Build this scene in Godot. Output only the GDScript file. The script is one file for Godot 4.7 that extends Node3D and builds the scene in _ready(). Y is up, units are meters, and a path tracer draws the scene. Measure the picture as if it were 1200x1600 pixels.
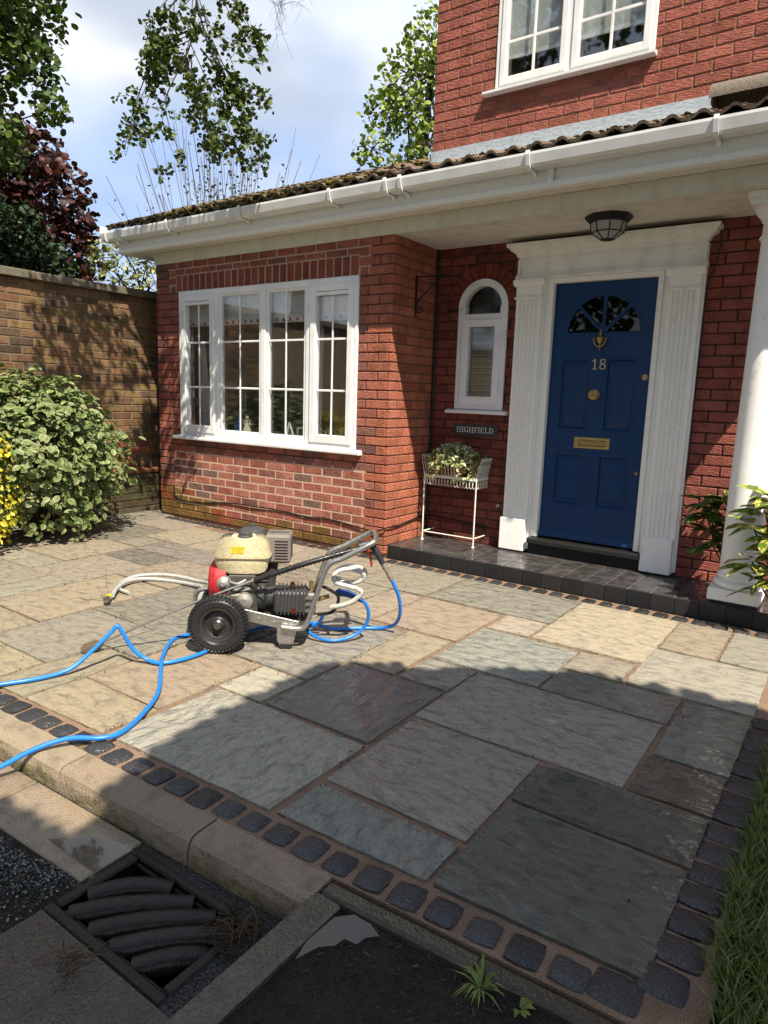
extends Node3D

# ---------------------------------------------------------------- mesh builder
class MB:
	var v := PackedVector3Array()
	var n := PackedVector3Array()
	var c := PackedColorArray()
	var col := Color(1, 1, 1)
	var T := Transform3D.IDENTITY

	func tri(a: Vector3, b: Vector3, d: Vector3, na: Vector3, nb: Vector3, nd: Vector3) -> void:
		a = T * a
		b = T * b
		d = T * d
		na = T.basis * na
		nb = T.basis * nb
		nd = T.basis * nd
		if (d - a).cross(b - a).dot(na + nb + nd) < 0.0:
			var t := b
			b = d
			d = t
			t = nb
			nb = nd
			nd = t
		v.append(a); v.append(b); v.append(d)
		n.append(na.normalized()); n.append(nb.normalized()); n.append(nd.normalized())
		c.append(col); c.append(col); c.append(col)

	func ftri(a: Vector3, b: Vector3, d: Vector3, hint: Vector3) -> void:
		var f := (d - a).cross(b - a)
		if f.length_squared() < 1e-16:
			return
		f = f.normalized()
		if f.dot(hint) < 0.0:
			f = -f
		tri(a, b, d, f, f, f)

	func quad(a: Vector3, b: Vector3, d: Vector3, e: Vector3, hint: Vector3) -> void:
		ftri(a, b, d, hint)
		ftri(a, d, e, hint)

	func squad(a: Vector3, b: Vector3, d: Vector3, e: Vector3, na: Vector3, nb: Vector3, nd: Vector3, ne: Vector3) -> void:
		tri(a, b, d, na, nb, nd)
		tri(a, d, e, na, nd, ne)

	func box(lo: Vector3, hi: Vector3, ch := 0.0) -> void:
		var m := (lo + hi) * 0.5
		var h := (hi - lo) * 0.5
		if ch <= 0.0:
			for ax in 3:
				for s: float in [-1.0, 1.0]:
					var nn := Vector3.ZERO
					nn[ax] = s
					var u := Vector3.ZERO
					u[(ax + 1) % 3] = h[(ax + 1) % 3]
					var w := Vector3.ZERO
					w[(ax + 2) % 3] = h[(ax + 2) % 3]
					var o := m + nn * h[ax]
					quad(o - u - w, o + u - w, o + u + w, o - u + w, nn)
			return
		ch = minf(ch, minf(h.x, minf(h.y, h.z)) * 0.9)
		var i := h - Vector3(ch, ch, ch)
		for ax in 3:
			var a1 := (ax + 1) % 3
			var a2 := (ax + 2) % 3
			for s: float in [-1.0, 1.0]:
				var nn := Vector3.ZERO
				nn[ax] = s
				var u := Vector3.ZERO
				u[a1] = i[a1]
				var w := Vector3.ZERO
				w[a2] = i[a2]
				var o := m + nn * h[ax]
				quad(o - u - w, o + u - w, o + u + w, o - u + w, nn)
			for s1: float in [-1.0, 1.0]:
				for s2: float in [-1.0, 1.0]:
					var e := Vector3.ZERO
					e[ax] = i[ax]
					var p := Vector3.ZERO
					p[a1] = s1 * h[a1]
					p[a2] = s2 * i[a2]
					var q := Vector3.ZERO
					q[a1] = s1 * i[a1]
					q[a2] = s2 * h[a2]
					var hn := Vector3.ZERO
					hn[a1] = s1
					hn[a2] = s2
					quad(m - e + p, m + e + p, m + e + q, m - e + q, hn)
		for sx: float in [-1.0, 1.0]:
			for sy: float in [-1.0, 1.0]:
				for sz: float in [-1.0, 1.0]:
					ftri(m + Vector3(sx * h.x, sy * i.y, sz * i.z), m + Vector3(sx * i.x, sy * h.y, sz * i.z), m + Vector3(sx * i.x, sy * i.y, sz * h.z), Vector3(sx, sy, sz))

	func tube(path: Array, r, sides := 8, caps := true) -> void:
		var k := path.size()
		if k < 2:
			return
		var rings := []
		var side := Vector3.ZERO
		for j in k:
			var d: Vector3 = (path[mini(j + 1, k - 1)] - path[maxi(j - 1, 0)]).normalized()
			if j == 0:
				side = d.cross(Vector3.UP if absf(d.y) < 0.9 else Vector3.RIGHT).normalized()
			else:
				side = (side - d * side.dot(d)).normalized()
			var up := side.cross(d)
			var rr: float = r[j] if r is Array else r
			var ring := []
			for s in sides:
				var a := TAU * s / sides
				var nn := side * cos(a) + up * sin(a)
				ring.append([path[j] + nn * rr, nn])
			rings.append(ring)
		for j in k - 1:
			for s in sides:
				var s2 := (s + 1) % sides
				squad(rings[j][s][0], rings[j][s2][0], rings[j + 1][s2][0], rings[j + 1][s][0], rings[j][s][1], rings[j][s2][1], rings[j + 1][s2][1], rings[j + 1][s][1])
		if caps:
			for e in [0, k - 1]:
				var hint: Vector3 = (path[0] - path[1]) if e == 0 else (path[k - 1] - path[k - 2])
				for s in sides:
					ftri(path[e], rings[e][s][0], rings[e][(s + 1) % sides][0], hint)

	# profile: points (radius, height) from bottom to top, turned about y
	func lathe(prof: Array, sides := 24, smooth := true) -> void:
		for j in prof.size() - 1:
			var p: Vector2 = prof[j]
			var q: Vector2 = prof[j + 1]
			var d := q - p
			if d.length() < 1e-6:
				continue
			var nr := d.y / d.length()
			var ny := -d.x / d.length()
			for s in sides:
				var a := TAU * s / sides
				var b := TAU * (s + 1) / sides
				var ca := Vector3(cos(a), 0, sin(a))
				var cb := Vector3(cos(b), 0, sin(b))
				var y1 := Vector3(0, p.y, 0)
				var y2 := Vector3(0, q.y, 0)
				var na := ca * nr + Vector3(0, ny, 0)
				var nb := cb * nr + Vector3(0, ny, 0)
				if not smooth:
					na = (na + nb).normalized()
					nb = na
				squad(ca * p.x + y1, cb * p.x + y1, cb * q.x + y2, ca * q.x + y2, na, nb, nb, na)

	# polygon in x,y swept along z
	func prism(poly: PackedVector2Array, z0: float, z1: float) -> void:
		var idx := Geometry2D.triangulate_polygon(poly)
		for t in range(0, idx.size(), 3):
			var a := poly[idx[t]]
			var b := poly[idx[t + 1]]
			var d := poly[idx[t + 2]]
			ftri(Vector3(a.x, a.y, z1), Vector3(b.x, b.y, z1), Vector3(d.x, d.y, z1), Vector3(0, 0, z1 - z0))
			ftri(Vector3(a.x, a.y, z0), Vector3(b.x, b.y, z0), Vector3(d.x, d.y, z0), Vector3(0, 0, z0 - z1))
		var cw := Geometry2D.is_polygon_clockwise(poly)
		for i in poly.size():
			var a := poly[i]
			var b := poly[(i + 1) % poly.size()]
			var e := b - a
			var hint := Vector3(-e.y, e.x, 0) if cw else Vector3(e.y, -e.x, 0)
			quad(Vector3(a.x, a.y, z0), Vector3(b.x, b.y, z0), Vector3(b.x, b.y, z1), Vector3(a.x, a.y, z1), hint)

	# profile in (depth z, height y) swept along x
	func strip(prof: PackedVector2Array, x0: float, x1: float) -> void:
		var keep := T
		T = T * Transform3D(Basis(Vector3(0, 0, 1), Vector3(0, 1, 0), Vector3(-1, 0, 0)), Vector3.ZERO)
		prism(prof, -x1, -x0)
		T = keep

	func blob(m: Vector3, r: Vector3, seg := 10, rings := 6) -> void:
		for j in rings:
			for s in seg:
				var q := []
				for o in [[0, 0], [1, 0], [1, 1], [0, 1]]:
					var th: float = PI * (j + o[1]) / rings
					var ph: float = TAU * (s + o[0]) / seg
					var d := Vector3(sin(th) * cos(ph), cos(th), sin(th) * sin(ph))
					q.append([m + d * r, (d / r).normalized()])
				if j < rings - 1:
					tri(q[0][0], q[2][0], q[3][0], q[0][1], q[2][1], q[3][1])
				if j > 0:
					tri(q[0][0], q[1][0], q[2][0], q[0][1], q[1][1], q[2][1])

	# small round boss on a door face, centre in x,y
	func lathe_disc(m: Vector2, z: float) -> void:
		for i in 16:
			var a := TAU * i / 16.0
			var b := TAU * (i + 1) / 16.0
			ftri(Vector3(m.x, m.y + 0.02, z + 0.006), Vector3(m.x + cos(a) * 0.034, m.y + 0.02 + sin(a) * 0.034, z + 0.005), Vector3(m.x + cos(b) * 0.034, m.y + 0.02 + sin(b) * 0.034, z + 0.005), Vector3(0, 0, 1))

	func mesh() -> ArrayMesh:
		var a := []
		a.resize(Mesh.ARRAY_MAX)
		a[Mesh.ARRAY_VERTEX] = v
		a[Mesh.ARRAY_NORMAL] = n
		a[Mesh.ARRAY_COLOR] = c
		var m := ArrayMesh.new()
		m.add_surface_from_arrays(Mesh.PRIMITIVE_TRIANGLES, a)
		return m

# ---------------------------------------------------------------- nodes
var rng := RandomNumberGenerator.new()
var M := {}
var taken := {}

func R(a: float, b: float) -> float:
	return rng.randf_range(a, b)

func L(r: float, g: float, b: float) -> Color:
	return Color(r, g, b)

func vary(k: Color, by: float) -> Color:
	var f := 1.0 + R(-by, by)
	return Color(k.r * f * (1.0 + R(-by, by) * 0.25), k.g * f * (1.0 + R(-by, by) * 0.2), k.b * f * (1.0 + R(-by, by) * 0.25))

func numbered(called: String) -> String:
	taken[called] = taken.get(called, 0) + 1
	return called if taken[called] == 1 else "%s_%03d" % [called, taken[called] - 1]

func thing(called: String, label: String, category: String, at := Vector3.ZERO, group := "") -> Node3D:
	var o := Node3D.new()
	o.name = numbered(called)
	add_child(o)
	o.position = at
	o.set_meta("label", label)
	o.set_meta("category", category)
	if group != "":
		o.set_meta("group", group)
	return o

func setting(called: String, label := "") -> Node3D:
	var o := Node3D.new()
	o.name = numbered(called)
	add_child(o)
	o.set_meta("kind", "structure")
	if label != "":
		o.set_meta("label", label)
	return o

func holder(parent: Node3D, called: String, label := "") -> Node3D:
	var o := Node3D.new()
	o.name = called
	parent.add_child(o, true)
	if label != "":
		o.set_meta("label", label)
	return o

func put(parent: Node3D, called: String, mb: MB, m: Material, label := "") -> MeshInstance3D:
	return putm(parent, called, mb.mesh(), m, label)

func putm(parent: Node3D, called: String, me: Mesh, m: Material, label := "") -> MeshInstance3D:
	var o := MeshInstance3D.new()
	o.name = called
	o.mesh = me
	o.material_override = m
	parent.add_child(o, true)
	if label != "":
		o.set_meta("label", label)
	return o

func single(called: String, mb: MB, m: Material, label: String, category: String, group := "") -> MeshInstance3D:
	var o := MeshInstance3D.new()
	o.name = numbered(called)
	o.mesh = mb.mesh()
	o.material_override = m
	add_child(o)
	o.set_meta("label", label)
	o.set_meta("category", category)
	if group != "":
		o.set_meta("group", group)
	return o

func scatter(parent: Node3D, called: String, me: Mesh, m: Material, ts: Array, cs: Array, stuff := true) -> MultiMeshInstance3D:
	var mm := MultiMesh.new()
	mm.transform_format = MultiMesh.TRANSFORM_3D
	mm.use_colors = true
	mm.mesh = me
	mm.instance_count = ts.size()
	for i in ts.size():
		mm.set_instance_transform(i, ts[i])
		mm.set_instance_color(i, cs[i])
	var o := MultiMeshInstance3D.new()
	o.name = called
	o.multimesh = mm
	o.material_override = m
	parent.add_child(o, true)
	if stuff:
		o.set_meta("kind", "stuff")
	return o

func smooth_path(pts: Array, per := 6) -> Array:
	var out := []
	var k := pts.size()
	for i in k - 1:
		var a: Vector3 = pts[maxi(i - 1, 0)]
		var b: Vector3 = pts[i]
		var c: Vector3 = pts[i + 1]
		var d: Vector3 = pts[mini(i + 2, k - 1)]
		for j in per:
			out.append(b.cubic_interpolate(c, a, d, float(j) / per))
	out.append(pts[k - 1])
	return out

# ---------------------------------------------------------------- textures and materials
func gl(x: float) -> Color:
	return Color(x, x, x).linear_to_srgb()

func noise_tex(freq: float, oct: int, stops: Array, seed_: int, size := 512, kind := FastNoiseLite.TYPE_SIMPLEX_SMOOTH, ridged := false) -> NoiseTexture2D:
	var nz := FastNoiseLite.new()
	nz.noise_type = kind
	nz.seed = seed_
	nz.frequency = freq
	nz.fractal_type = FastNoiseLite.FRACTAL_RIDGED if ridged else FastNoiseLite.FRACTAL_FBM
	nz.fractal_octaves = oct
	var g := Gradient.new()
	var offs := PackedFloat32Array()
	var cols := PackedColorArray()
	for s in stops:
		offs.append(s[0])
		cols.append(s[1])
	g.offsets = offs
	g.colors = cols
	var t := NoiseTexture2D.new()
	t.width = size
	t.height = size
	t.seamless = true
	t.noise = nz
	t.color_ramp = g
	return t

func mk(rough: float, o := {}) -> StandardMaterial3D:
	var m := StandardMaterial3D.new()
	m.vertex_color_use_as_albedo = true
	m.albedo_color = o.get("color", Color(1, 1, 1))
	m.roughness = rough
	m.metallic = o.get("metal", 0.0)
	m.metallic_specular = o.get("spec", 0.5)
	m.cull_mode = BaseMaterial3D.CULL_DISABLED
	m.uv1_triplanar = true
	m.uv1_world_triplanar = o.get("world", true)
	m.uv1_triplanar_sharpness = 4.0
	m.uv1_scale = o.get("scale", Vector3.ONE)
	if o.has("tex"):
		m.albedo_texture = o.tex
	if o.has("rtex"):
		m.roughness = 1.0
		m.roughness_texture = o.rtex
	if o.has("bump"):
		m.heightmap_enabled = true
		m.heightmap_texture = o.bump
		m.heightmap_scale = o.get("depth", 0.2)
	if o.has("detail"):
		m.detail_enabled = true
		m.detail_albedo = o.detail
		m.detail_blend_mode = BaseMaterial3D.BLEND_MODE_MUL
		m.detail_uv_layer = BaseMaterial3D.DETAIL_UV_2
		m.uv2_triplanar = true
		m.uv2_world_triplanar = true
		m.uv2_scale = o.get("dscale", Vector3.ONE)
	if o.has("coat"):
		m.clearcoat_enabled = true
		m.clearcoat = o.coat
		m.clearcoat_roughness = o.get("coat_rough", 0.1)
	if o.has("back"):
		m.backlight_enabled = true
		m.backlight = o.back
	if o.has("alpha"):
		m.transparency = BaseMaterial3D.TRANSPARENCY_ALPHA
		m.albedo_color.a = o.alpha
		m.uv1_triplanar = o.has("tex")
	if not (o.has("tex") or o.has("rtex") or o.has("bump")):
		m.uv1_triplanar = false
		m.uv1_world_triplanar = false
	return m

func materials() -> void:
	var simp := FastNoiseLite.TYPE_SIMPLEX_SMOOTH
	var cell := FastNoiseLite.TYPE_CELLULAR
	var fine := noise_tex(0.06, 4, [[0.0, gl(0.62)], [0.5, gl(0.9)], [1.0, gl(1.12)]], 11)
	var mott := noise_tex(0.012, 5, [[0.0, gl(0.6)], [0.45, gl(0.88)], [0.6, gl(0.95)], [1.0, gl(1.0)]], 12)
	var soft := noise_tex(0.01, 4, [[0.0, gl(0.8)], [0.5, gl(0.95)], [1.0, gl(1.0)]], 13)
	var hfine := noise_tex(0.08, 4, [[0.0, Color(0, 0, 0)], [1.0, Color(1, 1, 1)]], 14)
	var hmid := noise_tex(0.025, 5, [[0.0, Color(0, 0, 0)], [1.0, Color(1, 1, 1)]], 15)
	var streak := noise_tex(0.02, 5, [[0.0, gl(0.7)], [0.34, gl(0.9)], [0.44, gl(1.0)], [0.5, gl(0.96)], [0.6, gl(1.0)], [1.0, gl(0.93)]], 16, 1024)
	var stain := noise_tex(0.01, 5, [[0.0, gl(0.55)], [0.3, gl(0.82)], [0.42, Color(0.97, 0.965, 0.95)], [0.6, Color(1.0, 1.0, 1.0)], [1.0, Color(0.98, 0.93, 0.86)]], 17, 1024)
	var riv := noise_tex(0.011, 6, [[0.0, gl(0.62)], [0.34, Color(0.9, 0.895, 0.89)], [0.46, Color(1.0, 0.995, 0.985)], [0.56, Color(0.95, 0.935, 0.92)], [0.7, Color(1.0, 0.985, 0.95)], [1.0, Color(0.9, 0.88, 0.86)]], 26, 1024)
	var hriv := noise_tex(0.009, 6, [[0.0, Color(0, 0, 0)], [0.4, Color(0.4, 0.4, 0.4)], [0.47, Color(0.62, 0.62, 0.62)], [0.55, Color(0.66, 0.66, 0.66)], [1.0, Color(1, 1, 1)]], 27, 1024)
	var vein := noise_tex(0.0045, 5, [[0.0, gl(1.0)], [0.72, gl(0.98)], [0.86, gl(0.9)], [0.94, gl(0.66)], [1.0, gl(0.5)]], 29, 1024, simp, true)
	var crease := noise_tex(0.03, 3, [[0.0, Color(0, 0, 0)], [0.42, Color(0.25, 0.25, 0.25)], [0.52, Color(0.85, 0.85, 0.85)], [1.0, Color(1, 1, 1)]], 18)
	var wetr := noise_tex(0.008, 4, [[0.0, Color(0.03, 0.03, 0.03)], [0.45, Color(0.08, 0.08, 0.08)], [0.56, Color(0.3, 0.3, 0.3)], [1.0, Color(0.5, 0.5, 0.5)]], 19, 1024)
	var dampr := noise_tex(0.01, 4, [[0.0, Color(0.12, 0.12, 0.12)], [0.42, Color(0.26, 0.26, 0.26)], [0.55, Color(0.45, 0.45, 0.45)], [1.0, Color(0.65, 0.65, 0.65)]], 20, 1024)
	var pebble := noise_tex(0.05, 2, [[0.0, Color(1, 1, 1)], [0.5, Color(0.6, 0.6, 0.6)], [1.0, Color(0, 0, 0)]], 21, 512, cell)
	var aggr := noise_tex(0.09, 2, [[0.0, gl(1.25)], [0.25, gl(1.0)], [0.6, gl(0.75)], [1.0, gl(0.6)]], 22, 512, cell)
	var speck := noise_tex(0.02, 4, [[0.0, gl(0.7)], [0.2, gl(0.95)], [0.3, gl(1.0)], [1.0, gl(1.0)]], 23, 1024)
	var tilewet := noise_tex(0.014, 3, [[0.0, Color(0.1, 0.1, 0.1)], [0.46, Color(0.14, 0.14, 0.14)], [0.52, Color(0.36, 0.36, 0.36)], [1.0, Color(0.46, 0.46, 0.46)]], 24, 1024)
	var leafv := noise_tex(0.03, 3, [[0.0, gl(0.75)], [0.5, gl(0.95)], [1.0, gl(1.1)]], 25, 256)
	M.brick = mk(0.86, {"tex": fine, "scale": Vector3(1.3, 6.0, 1.3), "bump": crease, "depth": 0.75, "detail": mott, "dscale": Vector3(0.9, 0.9, 0.9), "spec": 0.25})
	M.oldbrick = mk(0.92, {"tex": mott, "scale": Vector3(3, 3, 3), "bump": hfine, "depth": 0.35, "detail": stain, "dscale": Vector3(0.6, 0.45, 0.6), "spec": 0.2})
	M.mortar = mk(0.95, {"tex": fine, "scale": Vector3(5, 5, 5), "bump": hfine, "depth": 0.25, "spec": 0.2})
	M.sand = mk(0.92, {"tex": aggr, "scale": Vector3(4, 4, 4), "bump": hfine, "depth": 0.4, "detail": mott, "dscale": Vector3(0.7, 0.7, 0.7), "spec": 0.25})
	for g in [["x", Vector3(0.75, 1.0, 1.45)], ["z", Vector3(1.45, 1.0, 0.75)]]:
		M["dry" + g[0]] = mk(0.8, {"tex": riv, "scale": g[1], "bump": hriv, "depth": 0.9, "detail": vein, "dscale": Vector3(g[1].x * 0.8, 1.0, g[1].z * 0.8), "spec": 0.3})
		M["damp" + g[0]] = mk(0.5, {"tex": riv, "scale": g[1], "bump": hriv, "depth": 1.4, "detail": vein, "dscale": Vector3(g[1].x * 0.8, 1.0, g[1].z * 0.8), "rtex": dampr, "spec": 0.45})
		M["wet" + g[0]] = mk(0.3, {"tex": riv, "scale": g[1], "bump": hriv, "depth": 0.5, "detail": vein, "dscale": Vector3(g[1].x * 0.8, 1.0, g[1].z * 0.8), "rtex": wetr, "spec": 0.5})
	M.sett = mk(0.4, {"tex": fine, "scale": Vector3(6, 6, 6), "bump": hmid, "depth": 0.35, "rtex": dampr, "spec": 0.5})
	M.concrete = mk(0.88, {"tex": aggr, "scale": Vector3(3.5, 3.5, 3.5), "bump": pebble, "depth": 0.25, "detail": stain, "dscale": Vector3(0.8, 0.8, 0.8), "spec": 0.35})
	M.wetconcrete = mk(0.4, {"tex": aggr, "scale": Vector3(3.5, 3.5, 3.5), "bump": pebble, "depth": 0.2, "detail": stain, "dscale": Vector3(0.8, 0.8, 0.8), "rtex": wetr, "spec": 0.5})
	M.asphalt = mk(0.6, {"tex": aggr, "scale": Vector3(4.5, 4.5, 4.5), "bump": pebble, "depth": 0.9, "detail": mott, "dscale": Vector3(0.6, 0.6, 0.6), "rtex": wetr, "spec": 0.5})
	M.soil = mk(0.8, {"tex": aggr, "scale": Vector3(5, 5, 5), "bump": hfine, "depth": 1.0, "detail": mott, "dscale": Vector3(1.2, 1.2, 1.2), "rtex": dampr, "spec": 0.4})
	M.iron = mk(0.3, {"tex": mott, "scale": Vector3(4, 4, 4), "bump": hfine, "depth": 0.12, "rtex": noise_tex(0.02, 4, [[0.0, Color(0.06, 0.06, 0.06)], [0.5, Color(0.13, 0.13, 0.13)], [1.0, Color(0.3, 0.3, 0.3)]], 28), "spec": 0.36})
	M.tile = mk(0.2, {"tex": noise_tex(0.014, 3, [[0.0, gl(0.7)], [0.4, gl(0.75)], [0.6, gl(0.95)], [1.0, gl(1.0)]], 24, 1024), "scale": Vector3(0.55, 0.55, 0.55), "rtex": tilewet, "spec": 0.5})
	M.tileface = mk(0.45, {"tex": fine, "scale": Vector3(3, 3, 3), "spec": 0.4})
	M.pvc = mk(0.28, {"tex": soft, "scale": Vector3(0.7, 0.7, 0.7), "spec": 0.5})
	M.paint = mk(0.5, {"tex": speck, "scale": Vector3(0.5, 0.5, 0.5), "bump": hmid, "depth": 0.05, "spec": 0.4})
	M.oldpaint = mk(0.6, {"tex": speck, "scale": Vector3(0.35, 0.8, 0.6), "bump": hmid, "depth": 0.08, "detail": soft, "dscale": Vector3(1.1, 0.5, 1.1), "spec": 0.4})
	M.gloss = mk(0.3, {"tex": soft, "scale": Vector3(1, 1, 1), "bump": hmid, "depth": 0.03, "spec": 0.36})
	M.brass = mk(0.34, {"tex": mott, "scale": Vector3(8, 8, 8), "metal": 0.9})
	M.steel = mk(0.33, {"tex": mott, "scale": Vector3(7, 7, 7), "metal": 0.85, "bump": hfine, "depth": 0.03})
	M.alu = mk(0.5, {"tex": mott, "scale": Vector3(9, 9, 9), "metal": 0.55, "bump": hfine, "depth": 0.06})
	M.plastic = mk(0.45, {"tex": mott, "scale": Vector3(4, 4, 4), "spec": 0.45})
	M.dirty = mk(0.6, {"tex": stain, "scale": Vector3(5, 5, 5), "bump": hfine, "depth": 0.05, "spec": 0.4})
	M.rubber = mk(0.6, {"tex": mott, "scale": Vector3(5, 5, 5), "bump": hfine, "depth": 0.06, "rtex": dampr, "spec": 0.4})
	M.hose = mk(0.35, {"spec": 0.5})
	M.clearhose = mk(0.3, {"tex": mott, "scale": Vector3(6, 6, 6), "spec": 0.5, "back": Color(0.4, 0.4, 0.4)})
	M.blackiron = mk(0.5, {"spec": 0.4})
	M.terracotta = mk(0.85, {"tex": mott, "scale": Vector3(5, 5, 5), "spec": 0.3})
	M.rooftile = mk(0.9, {"tex": stain, "scale": Vector3(3, 3, 3), "bump": hfine, "depth": 0.5, "spec": 0.25})
	M.lead = mk(0.55, {"tex": stain, "scale": Vector3(1.4, 3.5, 1.4), "bump": hmid, "depth": 0.15, "metal": 0.25, "spec": 0.5})
	M.moss = mk(0.95, {"tex": fine, "scale": Vector3(6, 6, 6), "bump": hfine, "depth": 1.0, "spec": 0.15})
	M.bark = mk(0.9, {"tex": mott, "scale": Vector3(4, 1.2, 4), "bump": hmid, "depth": 1.0, "spec": 0.2})
	M.leaf = mk(0.5, {"spec": 0.4, "back": Color(0.55, 0.6, 0.3)})
	M.gleaf = mk(0.32, {"tex": leafv, "scale": Vector3(9, 9, 9), "spec": 0.5, "back": Color(0.4, 0.45, 0.2)})
	M.twig = mk(0.85, {"spec": 0.2})
	M.grass = mk(0.5, {"spec": 0.35, "back": Color(0.5, 0.6, 0.25)})
	M.ground = mk(0.95, {"tex": mott, "scale": Vector3(0.2, 0.2, 0.2), "spec": 0.2})
	M.cloth = mk(0.9, {"tex": soft, "scale": Vector3(3, 3, 3), "spec": 0.2, "back": Color(0.4, 0.4, 0.4)})
	M.plaster = mk(0.9, {"tex": soft, "scale": Vector3(1, 1, 1), "spec": 0.2})
	M.frost = mk(0.5, {"tex": fine, "scale": Vector3(9, 9, 9), "spec": 0.5, "back": Color(0.5, 0.5, 0.5)})
	M.glass = mk(0.02, {"alpha": 0.02, "color": Color(0.2, 0.23, 0.22)})
	M.obscure = mk(0.06, {"alpha": 0.1, "color": Color(0.3, 0.33, 0.3)})
	M.water = mk(0.03, {"alpha": 0.35, "color": Color(0.16, 0.15, 0.12)})
	M.letters = mk(0.5, {"color": Color(0.8, 0.8, 0.78)})
	M.letters.vertex_color_use_as_albedo = false
	M.digits = mk(0.4, {"color": Color(0.72, 0.66, 0.5), "metal": 0.4})
	M.digits.vertex_color_use_as_albedo = false

const EYE := Vector3(3.136, 1.312, 4.522)
const SUN := Vector3(0.6, 1.0, 0.386)

func camera_and_light() -> void:
	var cam := Camera3D.new()
	cam.name = "camera"
	add_child(cam)
	cam.position = EYE
	cam.rotation_degrees = Vector3(-9.616, 34.874, 1.897)
	cam.fov = 74.19
	cam.near = 0.05
	cam.far = 400.0
	cam.current = true
	var sun := DirectionalLight3D.new()
	sun.name = "sun"
	add_child(sun)
	sun.look_at_from_position(SUN * 20.0, Vector3.ZERO)
	sun.light_energy = 1.45
	sun.light_color = Color(1.0, 0.96, 0.885)
	sun.light_angular_distance = 0.5
	sun.shadow_enabled = true
	var env := Environment.new()
	env.background_mode = Environment.BG_SKY
	env.tonemap_mode = Environment.TONE_MAPPER_LINEAR
	env.tonemap_exposure = 2.05
	env.sdfgi_enabled = true
	env.ssao_enabled = true
	env.ssil_enabled = true
	var sky := Sky.new()
	var pm := PanoramaSkyMaterial.new()
	pm.panorama = sky_picture()
	pm.energy_multiplier = 0.98
	sky.sky_material = pm
	env.sky = sky
	var we := WorldEnvironment.new()
	we.name = "world_environment"
	we.environment = env
	add_child(we)

func sky_picture() -> ImageTexture:
	var w := 768
	var h := 384
	var big := FastNoiseLite.new()
	big.seed = 5
	big.frequency = 0.9
	big.fractal_octaves = 5
	var small := FastNoiseLite.new()
	small.seed = 9
	small.frequency = 3.2
	small.fractal_octaves = 4
	var im := Image.create_empty(w, h, false, Image.FORMAT_RGB8)
	for y in h:
		var el := PI * (0.5 - (y + 0.5) / h)
		for x in w:
			if el < -0.05:
				im.set_pixel(x, y, Color(0.45, 0.44, 0.4))
				continue
			var az := TAU * (x + 0.5) / w
			var d := Vector3(cos(el) * sin(az), sin(el), cos(el) * cos(az))
			var p := d * Vector3(1.0, 2.2, 1.0) + Vector3(0.35, 0, 0.1)
			var cl := big.get_noise_3dv(p) * 0.75 + small.get_noise_3dv(p) * 0.22 + 0.12
			var k := smoothstep(-0.25, 0.42, cl)
			var up := clampf(sin(el), 0.0, 1.0)
			var blue := Color(0.585, 0.655, 0.765).lerp(Color(0.42, 0.53, 0.72), pow(up, 0.6))
			var shade := smoothstep(-0.2, 0.5, small.get_noise_3dv(p * 0.7 + Vector3(7, 1, 3)))
			var white := Color(0.765, 0.775, 0.79).lerp(Color(0.60, 0.63, 0.68), shade)
			im.set_pixel(x, y, blue.lerp(white, k))
	return ImageTexture.create_from_image(im)

# ---------------------------------------------------------------- brickwork
var bricks := []     # [distance, parent, MB, wall mass MB]

# s runs along the wall, y up, d out of it; tr maps (s, y, d) to the world
func brickwork(parent: Node3D, tr: Transform3D, s0: float, s1: float, y0: float, y1: float, holes: Array, arch: Array, look: Callable, base: float, first: float, old, unit := 0.225, proud := 0.0) -> void:
	var k := 0
	var yy := base
	while yy < y1:
		var lo := maxf(yy, y0)
		var hi := minf(yy + 0.065, y1)
		if hi - lo > 0.015:
			var off := first + (0.0 if k % 2 == 0 else unit * 0.5)
			var s := s0 - fposmod(s0 - off, unit)
			while s < s1:
				var a := maxf(s + R(0.0045, 0.0065), s0)
				var b := minf(s + unit - R(0.0045, 0.0065), s1)
				s += unit
				if b - a < 0.02:
					continue
				var parts := [[a, b, lo, hi]]
				for h: Rect2 in holes:
					var nxt := []
					for q in parts:
						if q[1] <= h.position.x or q[0] >= h.end.x or q[3] <= h.position.y or q[2] >= h.end.y:
							nxt.append(q)
							continue
						if q[0] < h.position.x:
							nxt.append([q[0], h.position.x, q[2], q[3]])
						if q[1] > h.end.x:
							nxt.append([h.end.x, q[1], q[2], q[3]])
						var m0 := maxf(q[0], h.position.x)
						var m1 := minf(q[1], h.end.x)
						if q[2] < h.position.y - 0.015:
							nxt.append([m0, m1, q[2], h.position.y])
						if q[3] > h.end.y + 0.015:
							nxt.append([m0, m1, h.end.y, q[3]])
					parts = nxt
				if arch.size() > 0:
					var nxt2 := []
					for q in parts:
						var dy: float = (q[2] + q[3]) * 0.5 - arch[1]
						if dy < -0.02 or dy > arch[2]:
							nxt2.append(q)
							continue
						var hw := sqrt(arch[2] * arch[2] - dy * dy)
						if q[0] < arch[0] - hw:
							nxt2.append([q[0], minf(q[1], arch[0] - hw), q[2], q[3]])
						if q[1] > arch[0] + hw:
							nxt2.append([maxf(q[0], arch[0] + hw), q[1], q[2], q[3]])
					parts = nxt2
				for q in parts:
					if q[1] - q[0] < 0.018:
						continue
					one_brick(parent, tr, q[0], q[1], q[2], q[3], look, old, proud)
		yy += 0.075
		k += 1

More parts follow.
